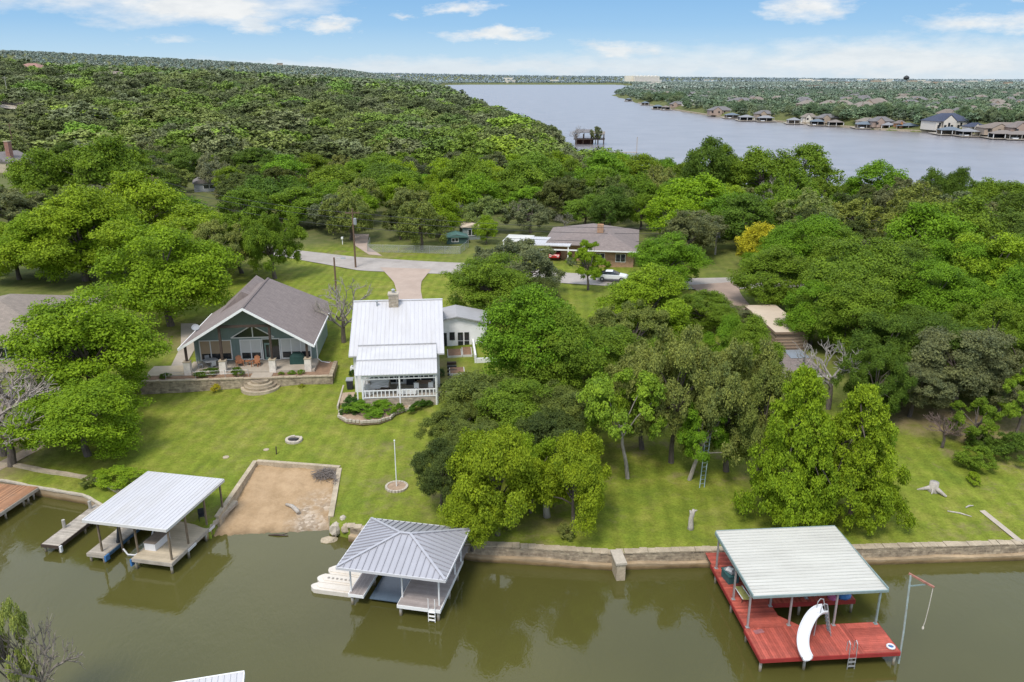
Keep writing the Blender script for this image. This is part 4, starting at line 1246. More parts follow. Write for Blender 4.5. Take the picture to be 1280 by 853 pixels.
# ------------------------------------------------------------------------------------------------ ground, water, sky, camera, sun
def groundmat():
    m, t, b, out = nodes('land'); v = coord(t, (1, 1, 1), 'World')
    a = N(t, 'ShaderNodeAttribute'); a.attribute_name = 'cover'; sp = N(t, 'ShaderNodeSeparateColor'); L(t, a.outputs['Color'], sp.inputs[0])
    big = noise(t, v, .09, 4); midn = noise(t, v, .55, 5, .6); fine = noise(t, v, 5.5, 4, .7)
    g = ramp(t, mth(t, 'ADD', mth(t, 'MULTIPLY', midn, .6), mth(t, 'MULTIPLY', big, .4)), [(.30, (.108, .155, .018)), (.5, (.165, .198, .024)), (.72, (.255, .240, .052))])
    # mown stripes in two directions
    def stripe(rot, sc_, amp):
        vv = coord(t, (1, 1, 1), 'World', (0, 0, rot)); w = N(t, 'ShaderNodeTexWave'); w.inputs['Scale'].default_value = sc_; w.inputs['Distortion'].default_value = 2.4; w.inputs['Detail'].default_value = 2; w.inputs['Detail Scale'].default_value = .6
        L(t, vv, w.inputs['Vector']); return mth(t, 'MULTIPLY_ADD', w.outputs['Fac'], amp, 1-amp/2)
    s = mth(t, 'MULTIPLY', stripe(R(4), .24, .16), stripe(R(-70), .11, .06)); s = mth(t, 'MULTIPLY', s, mth(t, 'MULTIPLY', mth(t, 'MULTIPLY_ADD', fine, 1.2, .40), mth(t, 'MULTIPLY_ADD', noise(t, v, 1.7, 4, .65), .7, .65)))
    cb = N(t, 'ShaderNodeCombineColor'); [L(t, s, cb.inputs[i]) for i in range(3)]
    lawn = mixc(t, 1.0, g, cb.outputs[0], 'MULTIPLY')
    bare = ramp(t, midn, [(.3, (.16, .115, .06)), (.7, (.28, .215, .125))])
    dirtf = mth(t, 'MULTIPLY', ramp(t, noise(t, v, .35, 6, .7), [(.52, 0.0), (.68, 1.0)]), .8)
    lawn = mixc(t, mth(t, 'MULTIPLY', dirtf, sp.outputs[1], clamp=True), lawn, bare)
    floor = ramp(t, midn, [(.3, (.09, .115, .03)), (.55, (.125, .13, .05)), (.75, (.16, .175, .05))])
    col = mixc(t, sp.outputs[0], floor, lawn); col = mixc(t, mth(t, 'MULTIPLY', sp.outputs[2], ramp(t, midn, [(.25, .3), (.6, 1.0)])), col, bare)
    L(t, col, b.inputs['Base Color']); b.inputs['Roughness'].default_value = .9; b.inputs['Specular IOR Level'].default_value = .1
    bn = N(t, 'ShaderNodeBump'); bn.inputs['Strength'].default_value = .5; bn.inputs['Distance'].default_value = .12; L(t, noise(t, v, 7, 4, .7), bn.inputs['Height']); L(t, bn.outputs[0], b.inputs['Normal'])
    return m
u1 = np.concatenate([np.arange(-1.15, -.285, .009), np.arange(-.285, -.14, .0022), np.arange(-.14, 1.16, .009)])
s1 = np.concatenate([[0, .02], np.arange(.2, 13, .2), np.arange(13, 60, .8), 60*1.028**np.arange(0, 196)])
s1 = s1[s1 < 12500]
U, S = np.meshgrid(u1, s1)
y0 = np.full(u1.shape, 50.0)
for _ in range(25): y0 = shore_y(u1*(y0+30))
Yg = y0[None, :]+S; Xg = U*(Yg+30)
Zg = ground(Xg, Yg); Zg[0, :] = -2.5
pit = in_poly(Xg, Yg, PIT); Zg[pit] = -1.2
Zg = Zg+np.where(S > .3, .05*np.sin(Xg*.9+1.3*np.sin(Yg*.31))*np.sin(Yg*.7+.8), 0)*(Yg < 140)
nr, nc = Xg.shape
me = bpy.data.meshes.new('ground'); me.vertices.add(nr*nc); me.vertices.foreach_set('co', np.stack([Xg, Yg, Zg], -1).astype(np.float32).ravel())
i, j = np.meshgrid(np.arange(nr-1), np.arange(nc-1), indexing='ij'); q = np.stack([i*nc+j, i*nc+j+1, (i+1)*nc+j+1, (i+1)*nc+j], -1).reshape(-1, 4)
me.loops.add(q.size); me.loops.foreach_set('vertex_index', q.astype(np.int32).ravel()); me.polygons.add(len(q)); me.polygons.foreach_set('loop_start', np.arange(0, q.size, 4, dtype=np.int32))
me.polygons.foreach_set('use_smooth', np.ones(len(q), bool)); me.update(calc_edges=True)
def blob(cx, cy, rx, ry, soft=.5): return np.clip((1-np.sqrt(((Xg-cx)/rx)**2+((Yg-cy)/ry)**2))/soft, 0, 1)
lawn = 1-sstep(118, 150, Yg-.15*Xg); lawn = np.where(Xg < -48, lawn*.35, lawn); lawn = np.maximum(lawn, blob(-25, 130, 22, 14)); lawn = lawn*(1-.55*sstep(20, 32, Xg)*sstep(66, 74, Yg))
dirt = .25+.9*blob(-18, 47, 14, 9)+1.2*blob(3, 52, 6, 4)+1.0*blob(36, 58, 12, 12)+1.1*blob(14, 62, 11, 8)+1.0*blob(0, 58, 9, 7)+.9*blob(-26, 134, 20, 8)+.5*blob(-9, 60, 5, 12)
dry = .9*blob(38, 68, 5, 4.5)+.9*blob(45, 66, 7, 6)+.7*blob(-44, 62, 5, 7)+.8*blob(-9, 79, 4, 8)+.35*blob(14, 127, 9, 6)+.5*blob(3, 51, 3, 1.4)+.4*blob(20, 58, 2, 3)+.5*blob(-22, 132, 6, 3)+.7*blob(-38, 92, 6, 8)
cv = np.stack([lawn, np.clip(dirt, 0, 1), np.clip(dry, 0, 1), np.ones_like(lawn)], -1)
a = me.attributes.new('cover', 'FLOAT_COLOR', 'POINT'); a.data.foreach_set('color', cv.astype(np.float32).ravel())
me.materials.append(groundmat()); tag(link('ground', me), kind='structure')
def drape(name, left, right, m, lift, nacross=6, step=2.0):
    """a road or path between two edge lines, laid on the terrain"""
    def res(P, n):
        P = np.array(P, float); d = np.r_[0, np.cumsum(np.hypot(*np.diff(P, axis=0).T))]; q = np.linspace(0, d[-1], n); return np.stack([np.interp(q, d, P[:, 0]), np.interp(q, d, P[:, 1])], 1)
    ln = max(np.hypot(*np.diff(np.array(left, float), axis=0).T).sum(), 2*step); n = int(ln/step)+2
    A, B = res(left, n), res(right, n); mb = MB(); V = []
    for k in range(n):
        for c in range(nacross+1):
            p = A[k]+(B[k]-A[k])*c/nacross; V.append((p[0], p[1], gz(p[0], p[1])+lift))
    F = [[k*(nacross+1)+c, k*(nacross+1)+c+1, (k+1)*(nacross+1)+c+1, (k+1)*(nacross+1)+c] for k in range(n-1) for c in range(nacross)]
    mb.add(V, F); return mb.build(name, m, None, True)
ASPH = mk('worn_asphalt', (.37, .33, .295), .9, .5, .14, bump=.2, grime=.35, grime_c=(.20, .17, .14))
CONC = mk('concrete', (.42, .36, .29), .9, .6, .14, bump=.15, grime=.35, grime_c=(.25, .2, .15))
PINKC = mk('pinkish_concrete', (.40, .31, .25), .9, .4, .12, bump=.15, grime=.3, grime_c=(.28, .2, .15))
tag(drape('road', [(-75, 147), (-55, 139.5), (-36.2, 129.2), (-23.3, 120.6), (-17.3, 119.6), (-4.8, 117.6), (7, 112.6), (22, 109.2), (38, 108), (60, 110), (90, 118)],
      [(-75, 155), (-55, 146), (-38, 136), (-25.5, 130), (-15, 127), (-5.1, 124.6), (7.5, 118.6), (22, 115), (38, 114), (60, 116), (90, 124)], ASPH, .07), kind='structure')
tag(drape('driveway', [(-20.6, 122.5), (-17.3, 114), (-16.2, 109), (-15.3, 103), (-15.3, 93)], [(-12.5, 121.5), (-13.3, 114), (-12.8, 109), (-11.8, 103), (-11.8, 93)], PINKC, .10), kind='structure')
tag(drape('driveway', [(25.3, 111), (26.0, 106), (27.4, 100), (28.0, 94)], [(32.5, 112), (31.2, 106), (31.0, 100), (30.2, 96)], mk('brown_paving', (.30, .22, .17), .9, .5, .15, bump=.2), .10), kind='structure')
tag(drape('path', [(-41.5, 96), (-38.4, 88), (-37.2, 82)], [(-39.6, 96), (-36.6, 88), (-35.6, 82)], CONC, .06, 2), kind='structure')
tag(drape('path', [(35.0, 53.0), (35.55, 49.0)], [(35.45, 53.1), (36.0, 49.1)], CONC, .05, 2, .5), kind='structure')
tag(drape('path', [(-44.6, 58.9), (-42.6, 64), (-40.6, 71)], [(-43.2, 58.6), (-41.2, 64), (-39.2, 71)], mk('flagstone', (.33, .26, .19), .9, 1.5, .25, bump=.5), .05, 2, 1), kind='structure')
tag(drape('track', [(-24, 132), (-28, 140), (-30, 150)], [(-21.6, 131), (-25.5, 139), (-27, 150)], PINKC, .06, 2), kind='structure')
tag(drape('road', [(-262, 372), (-225, 366), (-200, 372)], [(-262, 398), (-225, 392), (-200, 384)], mk('pale_road', (.42, .36, .29), .9, .5, .12), .6, 3, 6), kind='structure')
# sand in the cut between the two docks
sb = MB(); na, nb = 40, 44; A0, B0, C0, D0 = [np.array(p) for p in PIT]; V = []
g_ = np.random.default_rng(4); bumpf = g_.normal(0, .02, (nb+1, na+1))
for r in range(nb+1):
    for c in range(na+1):
        p = (A0*(1-c/na)+B0*c/na)*(1-r/nb)+(D0*(1-c/na)+C0*c/na)*r/nb; f = r/nb
        z = 1.12*(1-f)**1.0*1.0-.16*sstep(.8, 1, f)+.06*math.sin(c*.35+1.5*math.sin(r*.2))*(1-f)-.05*f
        V.append((p[0], p[1], z+bumpf[r, c]))
sb.add(V, [[r*(na+1)+c, (r+1)*(na+1)+c, (r+1)*(na+1)+c+1, r*(na+1)+c+1] for r in range(nb) for c in range(na)])
def sandmat():
    m, t, b, out = nodes('sand'); v = coord(t, (1, 1, 1), 'World'); sp = N(t, 'ShaderNodeSeparateXYZ'); L(t, v, sp.inputs[0])
    n1 = noise(t, v, .8, 6, .65); n2 = noise(t, v, 6, 4, .7)
    col = ramp(t, mth(t, 'ADD', mth(t, 'MULTIPLY', n1, .7), mth(t, 'MULTIPLY', n2, .3)), [(.3, (.27, .175, .085)), (.55, (.40, .27, .15)), (.75, (.47, .33, .19))])
    wet = ramp(t, mth(t, 'ADD', sp.outputs[2], mth(t, 'MULTIPLY', n1, .25)), [(.02, 1.0), (.30, 0.0)])
    # shingle gathers in the corner by the boulder
    vo = N(t, 'ShaderNodeTexVoronoi'); vo.inputs['Scale'].default_value = 4.5; L(t, v, vo.inputs['Vector'])
    cx = mth(t, 'MULTIPLY_ADD', sp.outputs[0], 1.0, 15.2); cy = mth(t, 'ADD', sp.outputs[1], -54.0)
    d = mth(t, 'ADD', mth(t, 'MULTIPLY', cx, cx), mth(t, 'MULTIPLY', mth(t, 'MULTIPLY', cy, cy), .35)); pf = mth(t, 'MULTIPLY', ramp(t, mth(t, 'MULTIPLY', d, .2), [(.2, 1.0), (1.0, 0.0)]), ramp(t, n1, [(.4, 0.1), (.55, 1.0)]))
    col = mixc(t, mth(t, 'MULTIPLY', pf, .8), col, ramp(t, vo.outputs['Color'], [(.2, (.22, .17, .12)), (.8, (.5, .42, .33))]))
    col = mixc(t, mth(t, 'MULTIPLY', wet, .75), col, (.10, .068, .035))
    L(t, col, b.inputs['Base Color']); b.inputs['Roughness'].default_value = .9
    bn = N(t, 'ShaderNodeBump'); bn.inputs['Strength'].default_value = .7; bn.inputs['Distance'].default_value = .06; L(t, noise(t, v, 4, 5, .7), bn.inputs['Height']); L(t, bn.outputs[0], b.inputs['Normal']); return m
tag(sb.build('sand', sandmat(), None, True), kind='structure')
# water: the green cove and the wide grey lake
def watermat(name, deep, rough, s1, s2, st, dist):
    m, t, b, out = nodes(name); v = coord(t, (1, 1, 1), 'World')
    n1 = noise(t, v, .05, 3); L(t, ramp(t, n1, [(.3, mul(deep, .85)), (.7, mul(deep, 1.15))]), b.inputs['Base Color'])
    b.inputs['Roughness'].default_value = rough; b.inputs['IOR'].default_value = 1.45; b.inputs['Specular IOR Level'].default_value = .5
    vv = coord(t, (1, .55, 1), 'World', (0, 0, R(20))); h = mth(t, 'ADD', mth(t, 'MULTIPLY', noise(t, vv, s1, 3, .6, .4), .7), mth(t, 'MULTIPLY', noise(t, vv, s2, 2, .6), .3))
    amt = ramp(t, noise(t, v, .09, 4, .6), [(.35, .25), (.65, 1.0)])
    bn = N(t, 'ShaderNodeBump'); bn.inputs['Distance'].default_value = dist; L(t, mth(t, 'MULTIPLY', amt, st), bn.inputs['Strength']); L(t, h, bn.inputs['Height']); L(t, bn.outputs[0], b.inputs['Normal'])
    return m
cw = MB(); cw.quad((-160, -60, 0), (160, -60, 0), (160, 64, 0), (-160, 64, 0)); tag(cw.build('cove_water', watermat('green_water', (.078, .073, .019), .05, 1.3, 4.2, .5, .06)), kind='structure')
lw = MB(); lw.quad((-1800, 130, -.02), (9000, 130, -.02), (9000, 7000, -.02), (-1800, 7000, -.02)); tag(lw.build('lake_water', watermat('grey_water', (.205, .188, .19), .28, .35, 1.2, .9, .5)), kind='structure')
# sky
w = bpy.data.worlds.new('World'); sc.world = w; w.use_nodes = True; t = w.node_tree; t.nodes.clear()
SUN_EL, SUN_AZ = R(58), R(205)      # azimuth clockwise from +Y
sky = N(t, 'ShaderNodeTexSky'); sky.sky_type = 'NISHITA'; sky.sun_disc = False; sky.sun_elevation = SUN_EL; sky.sun_rotation = SUN_AZ; sky.dust_density = .6; sky.ozone_density = 1.5
tc = N(t, 'ShaderNodeTexCoord'); sp = N(t, 'ShaderNodeSeparateXYZ'); L(t, tc.outputs['Generated'], sp.inputs[0])
el = sp.outputs[2]
yy = mth(t, 'MAXIMUM', mth(t, 'ABSOLUTE', sp.outputs[1]), .02)
az = mth(t, 'DIVIDE', sp.outputs[0], yy); te = mth(t, 'DIVIDE', el, yy)
cv_ = N(t, 'ShaderNodeCombineXYZ'); L(t, mth(t, 'MULTIPLY', az, 1.0), cv_.inputs[0]); L(t, mth(t, 'MULTIPLY', te, 3.2), cv_.inputs[1])
n1 = noise(t, cv_.outputs[0], 7, 7, .6, .3); n2 = noise(t, cv_.outputs[0], 26, 5, .6)
puff = mth(t, 'ADD', mth(t, 'MULTIPLY', mth(t, 'SUBTRACT', n1, .5), 2.6), mth(t, 'MULTIPLY', mth(t, 'SUBTRACT', n2, .5), .7))
wa = mth(t, 'MULTIPLY', mth(t, 'SUBTRACT', noise(t, cv_.outputs[0], 16, 6, .65), .5), .13); wb = mth(t, 'MULTIPLY', mth(t, 'SUBTRACT', noise(t, coord(t, (1, 1, 3), 'Generated'), 19, 6, .65), .5), .034)
az = mth(t, 'ADD', az, wa); te = mth(t, 'ADD', te, wb)
tot = None
def cloud(ax, ex, ra, re, gain=1.0, k=1.0):
    """one bank of cloud: bearing and height as slopes, and its two radii"""
    global tot
    p = mth(t, 'DIVIDE', mth(t, 'SUBTRACT', az, ax), ra); q = mth(t, 'DIVIDE', mth(t, 'SUBTRACT', te, ex), re)
    r = mth(t, 'SQRT', mth(t, 'ADD', mth(t, 'MULTIPLY', p, p), mth(t, 'MULTIPLY', q, q)))
    f = mth(t, 'MULTIPLY', ramp(t, mth(t, 'ADD', mth(t, 'SUBTRACT', 1.0, r), mth(t, 'MULTIPLY', puff, .62*k)), [(.05, 0.0), (.75, 1.0)]), gain)
    tot = f if tot is None else mth(t, 'MAXIMUM', tot, f)
for c in [(-.36, .084, .20, .030), (-.50, .090, .10, .02, .7), (-.30, .060, .045, .014, .8), (-.21, .060, .045, .012, .95), (-.06, .080, .045, .010, .9), (-.02, .049, .07, .010, .95), (-.122, .071, .03, .007, .7),
          (.35, .081, .065, .019, 1.0), (.60, .065, .17, .016, .9, 1.2), (.45, .022, .42, .030, .72, .8), (.12, .034, .06, .012, .8), (.15, .020, .25, .016, .45), (.62, .092, .06, .01, .8), (-.40, .045, .05, .008, .5), (.05, .014, .9, .014, .5, .5), (-.62, .12, .2, .05, .8), (.9, .11, .3, .06, .8), (.1, .17, .5, .06, .7)]: cloud(*c)
grad = ramp(t, mth(t, 'MULTIPLY', el, 4.0), [(.0, (.68, .83, .97)), (.12, (.47, .72, .96)), (.24, (.30, .58, .92)), (.40, (.21, .48, .86)), (1.0, (.26, .42, .66))])
high = mth(t, 'MULTIPLY', ramp(t, noise(t, tc.outputs['Generated'], 2.2, 6, .6), [(.40, .25), (.62, 1.0)]), ramp(t, el, [(.12, 0.0), (.3, .85)]))
cl = mth(t, 'MAXIMUM', tot, high)
shade = ramp(t, n2, [(.3, (.84, .86, .90)), (.6, (.98, .98, .99))])
low = mixc(t, cl, grad, shade)
b1 = N(t, 'ShaderNodeBackground'); L(t, sky.outputs[0], b1.inputs[0]); b1.inputs[1].default_value = .15
b2m = N(t, 'ShaderNodeMath'); b2m.operation = 'MULTIPLY'; b2m.inputs[1].default_value = 2.0
b2 = N(t, 'ShaderNodeBackground'); L(t, low, b2.inputs[0]); L(t, ramp(t, el, [(.10, .93/2), (.30, 2.0/2)]), b2m.inputs[0]); L(t, b2m.outputs[0], b2.inputs[1])
mx = N(t, 'ShaderNodeMixShader'); L(t, ramp(t, el, [(.25, .88), (.7, .62)]), mx.inputs[0]); L(t, b1.outputs[0], mx.inputs[1]); L(t, b2.outputs[0], mx.inputs[2])
ow = N(t, 'ShaderNodeOutputWorld'); L(t, mx.outputs[0], ow.inputs[0])
sun = bpy.data.lights.new('sun', 'SUN'); sun.energy = 3.0; sun.angle = R(16); sun.color = (1.0, .95, .87); so = bpy.data.objects.new('sun', sun); COL.objects.link(so)
sd = Vector((math.sin(SUN_AZ)*math.cos(SUN_EL), math.cos(SUN_AZ)*math.cos(SUN_EL), math.sin(SUN_EL))); so.rotation_euler = sd.to_track_quat('Z', 'Y').to_euler()
cam = bpy.data.cameras.new('camera'); co = bpy.data.objects.new('camera', cam); COL.objects.link(co); sc.camera = co
co.location = (0, 0, 32); cam.sensor_width = 36.0; cam.lens = 36.0*1000/1280; cam.clip_end = 30000; cam.clip_start = .5
co.rotation_euler = (R(90)-math.atan(326.5/1000), 0, 0)
sc.view_settings.view_transform = 'Standard'; sc.view_settings.look = 'None'; sc.view_settings.exposure = 0; sc.view_settings.gamma = 1
sc.render.engine = 'CYCLES'; sc.cycles.max_bounces = 6; sc.cycles.diffuse_bounces = 3; sc.cycles.glossy_bounces = 3; sc.cycles.transmission_bounces = 3; sc.cycles.use_denoising = True
sc.cycles.caustics_reflective = False; sc.cycles.caustics_refractive = False
# ------------------------------------------------------------------------------------------------ trees
LEAF = leafmat('foliage'); BARK = barkmat('bark')
def mesh_np(name, V, n_per, tint, m):
    """V: (faces*n_per, 3) separate faces"""
    me = bpy.data.meshes.new(name); nf = len(V)//n_per
    me.vertices.add(len(V)); me.vertices.foreach_set('co', V.astype(np.float32).ravel())
    me.loops.add(len(V)); me.loops.foreach_set('vertex_index', np.arange(len(V), dtype=np.int32))
    me.polygons.add(nf); me.polygons.foreach_set('loop_start', np.arange(0, len(V), n_per, dtype=np.int32))
    me.materials.append(m); me.update(calc_edges=True)
    a = me.attributes.new('tint', 'FLOAT', 'FACE'); a.data.foreach_set('value', tint.astype(np.float32))
    return me
def unit(v): return v/np.maximum(np.linalg.norm(v, axis=1, keepdims=True), 1e-9)
def leaves(g, C, nrm, size, asp=0.62, flat=0.45, droop=0.0):
    """one bent diamond per centre, facing roughly along nrm"""
    n = len(C); nn = unit(nrm+g.normal(0, flat, (n, 3)))
    t = np.cross(nn, g.normal(0, 1, (n, 3))); t = unit(t+np.array([0, 0, -droop])); b = unit(np.cross(nn, t))
    s = (size*g.uniform(0.4, 1.6, n))[:, None]
    P = np.empty((n, 4, 3)); P[:, 0] = C-t*s*.5; P[:, 1] = C+b*s*.5*asp-nn*s*.08; P[:, 2] = C+t*s*.5; P[:, 3] = C-b*s*.5*asp-nn*s*.08
    return P.reshape(-1, 3)
KIND = dict(  # centre z, half height, lobes, lobe radius lo-hi, lobe squash, leaf droop, crown openness
 broad=(.51, .50, 48, .13, .23, .85, 0.1, .30), live=(.55, .43, 50, .11, .19, .70, 0.0, .45), elm=(.55, .45, 75, .06, .12, 1.0, .6, .55),
 cypress=(.52, .48, 300, .050, .090, .6, .5, .5), willow=(.52, .46, 30, .12, .23, .95, .5, .5), cedar=(.50, .49, 46, .10, .18, .9, 0.1, .2),
 young=(.58, .42, 30, .08, .14, .9, .2, .6), lean=(.68, .32, 40, .09, .16, .8, .2, .45), vine=(.62, .38, 26, .10, .17, .8, .3, .4))
def crown_arrays(seed, kind, n, leaf):
    g = np.random.default_rng(seed); cz, rz, nl, r0, r1, sq, droop, opn = KIND[kind]
    d = unit(g.normal(0, 1, (nl*3, 3))); d = d[d[:, 2] > -0.80][:nl]; nl = len(d)
    fr = g.uniform(0.45, 1.0, nl)**0.7
    lr = g.uniform(r0, r1, nl)
    if kind == 'cypress':
        zz = g.uniform(0.10, 0.97, nl); az = g.uniform(0, 6.283, nl); env = .47*np.clip(1-((zz-.06)/.94), 0, 1)**.64*(.90+.16*np.sin(az*3+zz*21))+.02; rr = env*np.clip(g.uniform(.35, 1.25, nl), 0, .97)
        c = np.stack([rr*np.cos(az), rr*np.sin(az), zz], 1); lr = lr*(.75+.5*(1-zz)); fr = rr/.5
    else:
        w = 1+(.32 if kind == 'willow' else .22)*np.sin(3*np.arctan2(d[:, 1], d[:, 0])+seed)+0.12*np.sin(5*np.arctan2(d[:, 1], d[:, 0])+2*seed)   # an uneven outline
        c = d*np.stack([(.5-lr*.7)*fr*w, (.5-lr*.7)*fr*w, (rz-lr*sq*.6)*fr], 1)+np.array([0, 0, cz])
    k2 = 10                                   # every bough carries smaller tufts on its outer side
    sd = unit(g.normal(0, 1, (nl, k2, 3)).reshape(-1, 3)); od = unit((c-np.array([0, 0, cz-.12])).repeat(k2, 0)); sd = unit(sd+od*.75+np.array([0, 0, .25]))
    sc_ = c.repeat(k2, 0)+sd*lr.repeat(k2)[:, None]*np.array([1, 1, sq])*g.uniform(.45, 1.0, (nl*k2, 1)); sr = lr.repeat(k2)*g.uniform(.26, .44, nl*k2); bt = g.uniform(0, 1, nl).repeat(k2)
    p = sr**2/np.sum(sr**2); idx = g.choice(nl*k2, n, p=p)
    nd = unit(g.normal(0, 1, (n, 3))); up = nd[:, 2] < -0.3; nd[up, 2] *= -g.uniform(-1, 1, up.sum()); nd = unit(nd)
    rad = sr[idx]*np.where(g.random(n) < .8, g.uniform(.7, 1.12, n), g.uniform(.1, .7, n))*(1+opn*.6*np.abs(g.normal(0, .4, n)))
    C = sc_[idx]+nd*rad[:, None]*np.array([1, 1, sq])
    if droop > .4: C[:, 2] -= np.abs(g.normal(0, .02*droop, n))*2
    lt = g.uniform(0, 1, nl*k2)*.6+bt*.4
    out = sc_[idx]-np.array([0, 0, cz-.1]); nr = unit(nd*1.0+unit(out)*.5+np.array([0, 0, .45]))
    P = leaves(g, C, nr, leaf, droop=droop)
    tint = .55*lt[idx]+.45*g.random(n)
    return P, tint, c
def trunk_mb(seed, kind, c):
    g = random.Random(seed); mb = MB(); n = len(c); order = sorted(range(n), key=lambda i: g.random())
    cz = KIND[kind][0]
    if kind == 'lean': base = [(.10, 0, -.03), (.07, 0, .15), (.02, .01, .32), (0, 0, .5)]; rr = [.026, .022, .018, .012]
    elif kind == 'vine': base = [(-.22, 0, -.03), (-.14, 0, .2), (-.03, .01, .42), (0, 0, .58)]; rr = [.038, .032, .026, .015]
    elif kind == 'cypress': base = [(0, 0, -.03), (0, 0, .4), (0, 0, .95)]; rr = [.028, .018, .004]
    else: base = [(g.uniform(-.03, .03), g.uniform(-.03, .03), -.03), (0, 0, .12), (g.uniform(-.03, .03), g.uniform(-.03, .03), .3), (0, 0, cz)]; rr = [.034, .026, .02, .01]
    mb.tube(base, rr, 8)
    for i in order[:6 if kind == 'lean' else 16]:
        p = Vector(c[i]); z0 = g.uniform(.5, .9) if kind == 'lean' else g.uniform(.35, .75)
        a = Vector(base[1]).lerp(Vector(base[-1]), z0); m = a.lerp(p, .5)+Vector((g.uniform(-.03, .03), g.uniform(-.03, .03), g.uniform(-.01, .05)))
        mb.tube([a, m, p], [.008, .005, .002] if kind == 'lean' else [.011, .008, .003], 5, False)
    return mb
def bare_mb(seed, twigs=True, lean=0.0):
    """leafless: trunk, and a separate crown of forking branches"""
    g = random.Random(seed); tr = MB(); cr = MB()
    tr.tube([(0, 0, -.03), (g.uniform(-.03, .03)+lean*.3, 0, .15), (lean, g.uniform(-.03, .03), .36)], [.035, .028, .02], 8)
    def grow(p, d, ln, r, lv):
        q = p+d*ln*.5+Vector((g.uniform(-1, 1), g.uniform(-1, 1), g.uniform(-.3, .8)))*ln*.12; e = q+(d+Vector((g.uniform(-.4, .4), g.uniform(-.4, .4), g.uniform(-.25, .3)))).normalized()*ln*.5
        cr.tube([p, q, e], [r, r*.85, r*.66], 5 if lv < 2 else 3, False)
        if lv < 5:
            for k in range(g.choice((2, 3, 3)) if lv < 3 else 3 if lv == 3 else 2):
                nd = (d+Vector((g.uniform(-1, 1), g.uniform(-1, 1), g.uniform(-.5, .75)))*.85).normalized(); grow(p.lerp(e, g.uniform(.45, 1)), nd, ln*g.uniform(.55, .8), r*.66, lv+1)
    for k in range(8):
        a = k*.785+g.uniform(-.3, .3); grow(Vector((lean, 0, g.uniform(.2, .36))), Vector((math.cos(a)*.85, math.sin(a)*.85, g.uniform(.25, 1.0))).normalized(), .25, .014, 1)
    return tr, cr
HI, MID = {}, {}
def protos(tbl, kinds, n, leaf, var, seed0):
    for kd in kinds:
        tbl[kd] = []
        for v in range(var):
            P, t, c = crown_arrays(seed0+v*17+len(kd)*3, kd, n, leaf)
            cm = mesh_np('crown', P, 4, t, LEAF)
            tm = trunk_mb(seed0+v, kd, c); o = tm.build('trunk', BARK); tmesh = o.data; bpy.data.objects.remove(o)
            tbl[kd].append((cm, tmesh))
protos(HI, ('broad',), 70000, .0175, 4, 100); protos(HI, ('live', 'elm'), 60000, .0165, 2, 150)
protos(HI, ('cypress',), 85000, .0165, 2, 180); protos(HI, ('willow',), 64000, .020, 2, 180); protos(HI, ('young', 'lean', 'vine', 'cedar'), 32000, .022, 1, 210)
protos(MID, ('broad',), 22000, .028, 5, 300); protos(MID, ('elm', 'cedar', 'live'), 18000, .028, 2, 340)
BARE = []
for k in range(3):
    a, b = bare_mb(500+k); o1 = a.build('trunk', BARK); o2 = b.build('branches', BARK); BARE.append((o2.data, o1.data)); bpy.data.objects.remove(o1); bpy.data.objects.remove(o2)
NAME = dict(broad='oak_tree', live='live_oak_tree', elm='elm_tree', cypress='cypress_tree', willow='willow_tree', cedar='cedar_tree', young='young_tree', lean='tall_trunk_tree', vine='leaning_tree', bare='bare_tree')
TRUNKC = (.13, .105, .085)
def tree(kind, x, y, z, h, w, rot, color, label, group=None, hi=True, bark=TRUNKC, sub=None):
    tb = BARE if kind == 'bare' else (HI if kind in HI and (hi or kind not in MID) else MID)[kind]
    cm, tm = tb[(int(abs(x*7+y*3)) if sub is None else sub) % len(tb)]
    t = thing(NAME[kind], label, 'tree', (x, y, z), rot, group, (w, w, h))
    o = link('branches' if kind == 'bare' else 'crown', cm, t); o.color = (*color, 1)
    o2 = link('trunk', tm, t); o2.color = (*bark, 1)
    return t
def jit(c, s=.15):
    k = rnd.uniform(1-s, 1+s); return (c[0]*k*rnd.uniform(.92, 1.08), c[1]*k, c[2]*k*rnd.uniform(.85, 1.2))
for kind, x, y, z, h, w, rot, tint, label in HEROES:
    k = {'silver': 'elm', 'gold': 'broad'}.get(kind, kind)
    if k in ('lean', 'vine'): rot = 0.0
    tree(k, x, y, z, h, w, rot, TINT[tint], label, bark=(.30, .27, .23) if k in ('lean', 'vine') else TRUNKC, hi=y < 118)
GL = {'oak_tree': 'rounded leafy tree packed among its like', 'elm_tree': 'feathery grey green tree mixed into the woods', 'cedar_tree': 'dark olive brown cedar', 'bare_tree': 'leafless grey tree poking out of the woods'}
def region(x, y):
    if x > 30: return 'between the trailer and the lake'
    if y < 175 and x < -45: return 'around the village road below the hill'
    if y < 190: return 'just behind the road and the brown roofed house'
    return 'on the lower slope of the wooded hill'
def tone(c):
    g = c[1]
    return 'yellow green' if c[0] > .6*g and g > .15 else 'bright green' if g > .15 else 'fresh green' if g > .11 else 'dull olive' if c[0] > .75*g else 'deep green'
for kind, x, y, z, h, w, rot, tint in SCATTER:
    c = (.22, .20, .17) if kind == 'bare' else TINT[tint]
    nm = NAME[kind]; lab = {'oak_tree': '%s rounded tree' % tone(c), 'elm_tree': '%s feathery tree' % tone(c), 'cedar_tree': '%s dense cedar' % ('brownish' if tint == 'cedar' else 'greyish' if tint == 'drab' else 'lighter'), 'bare_tree': 'leafless grey tree'}[nm]
    rg = region(x, y)
    tree(kind, x, y, z, h, w, rot, jit(c), '%s in the woods %s' % (lab, rg), '%s %ss %s' % (lab.split(' tree')[0], 'tree' if 'tree' in lab else 'shape', rg), hi=False, bark=(.22, .2, .17) if kind == 'bare' else TRUNKC)
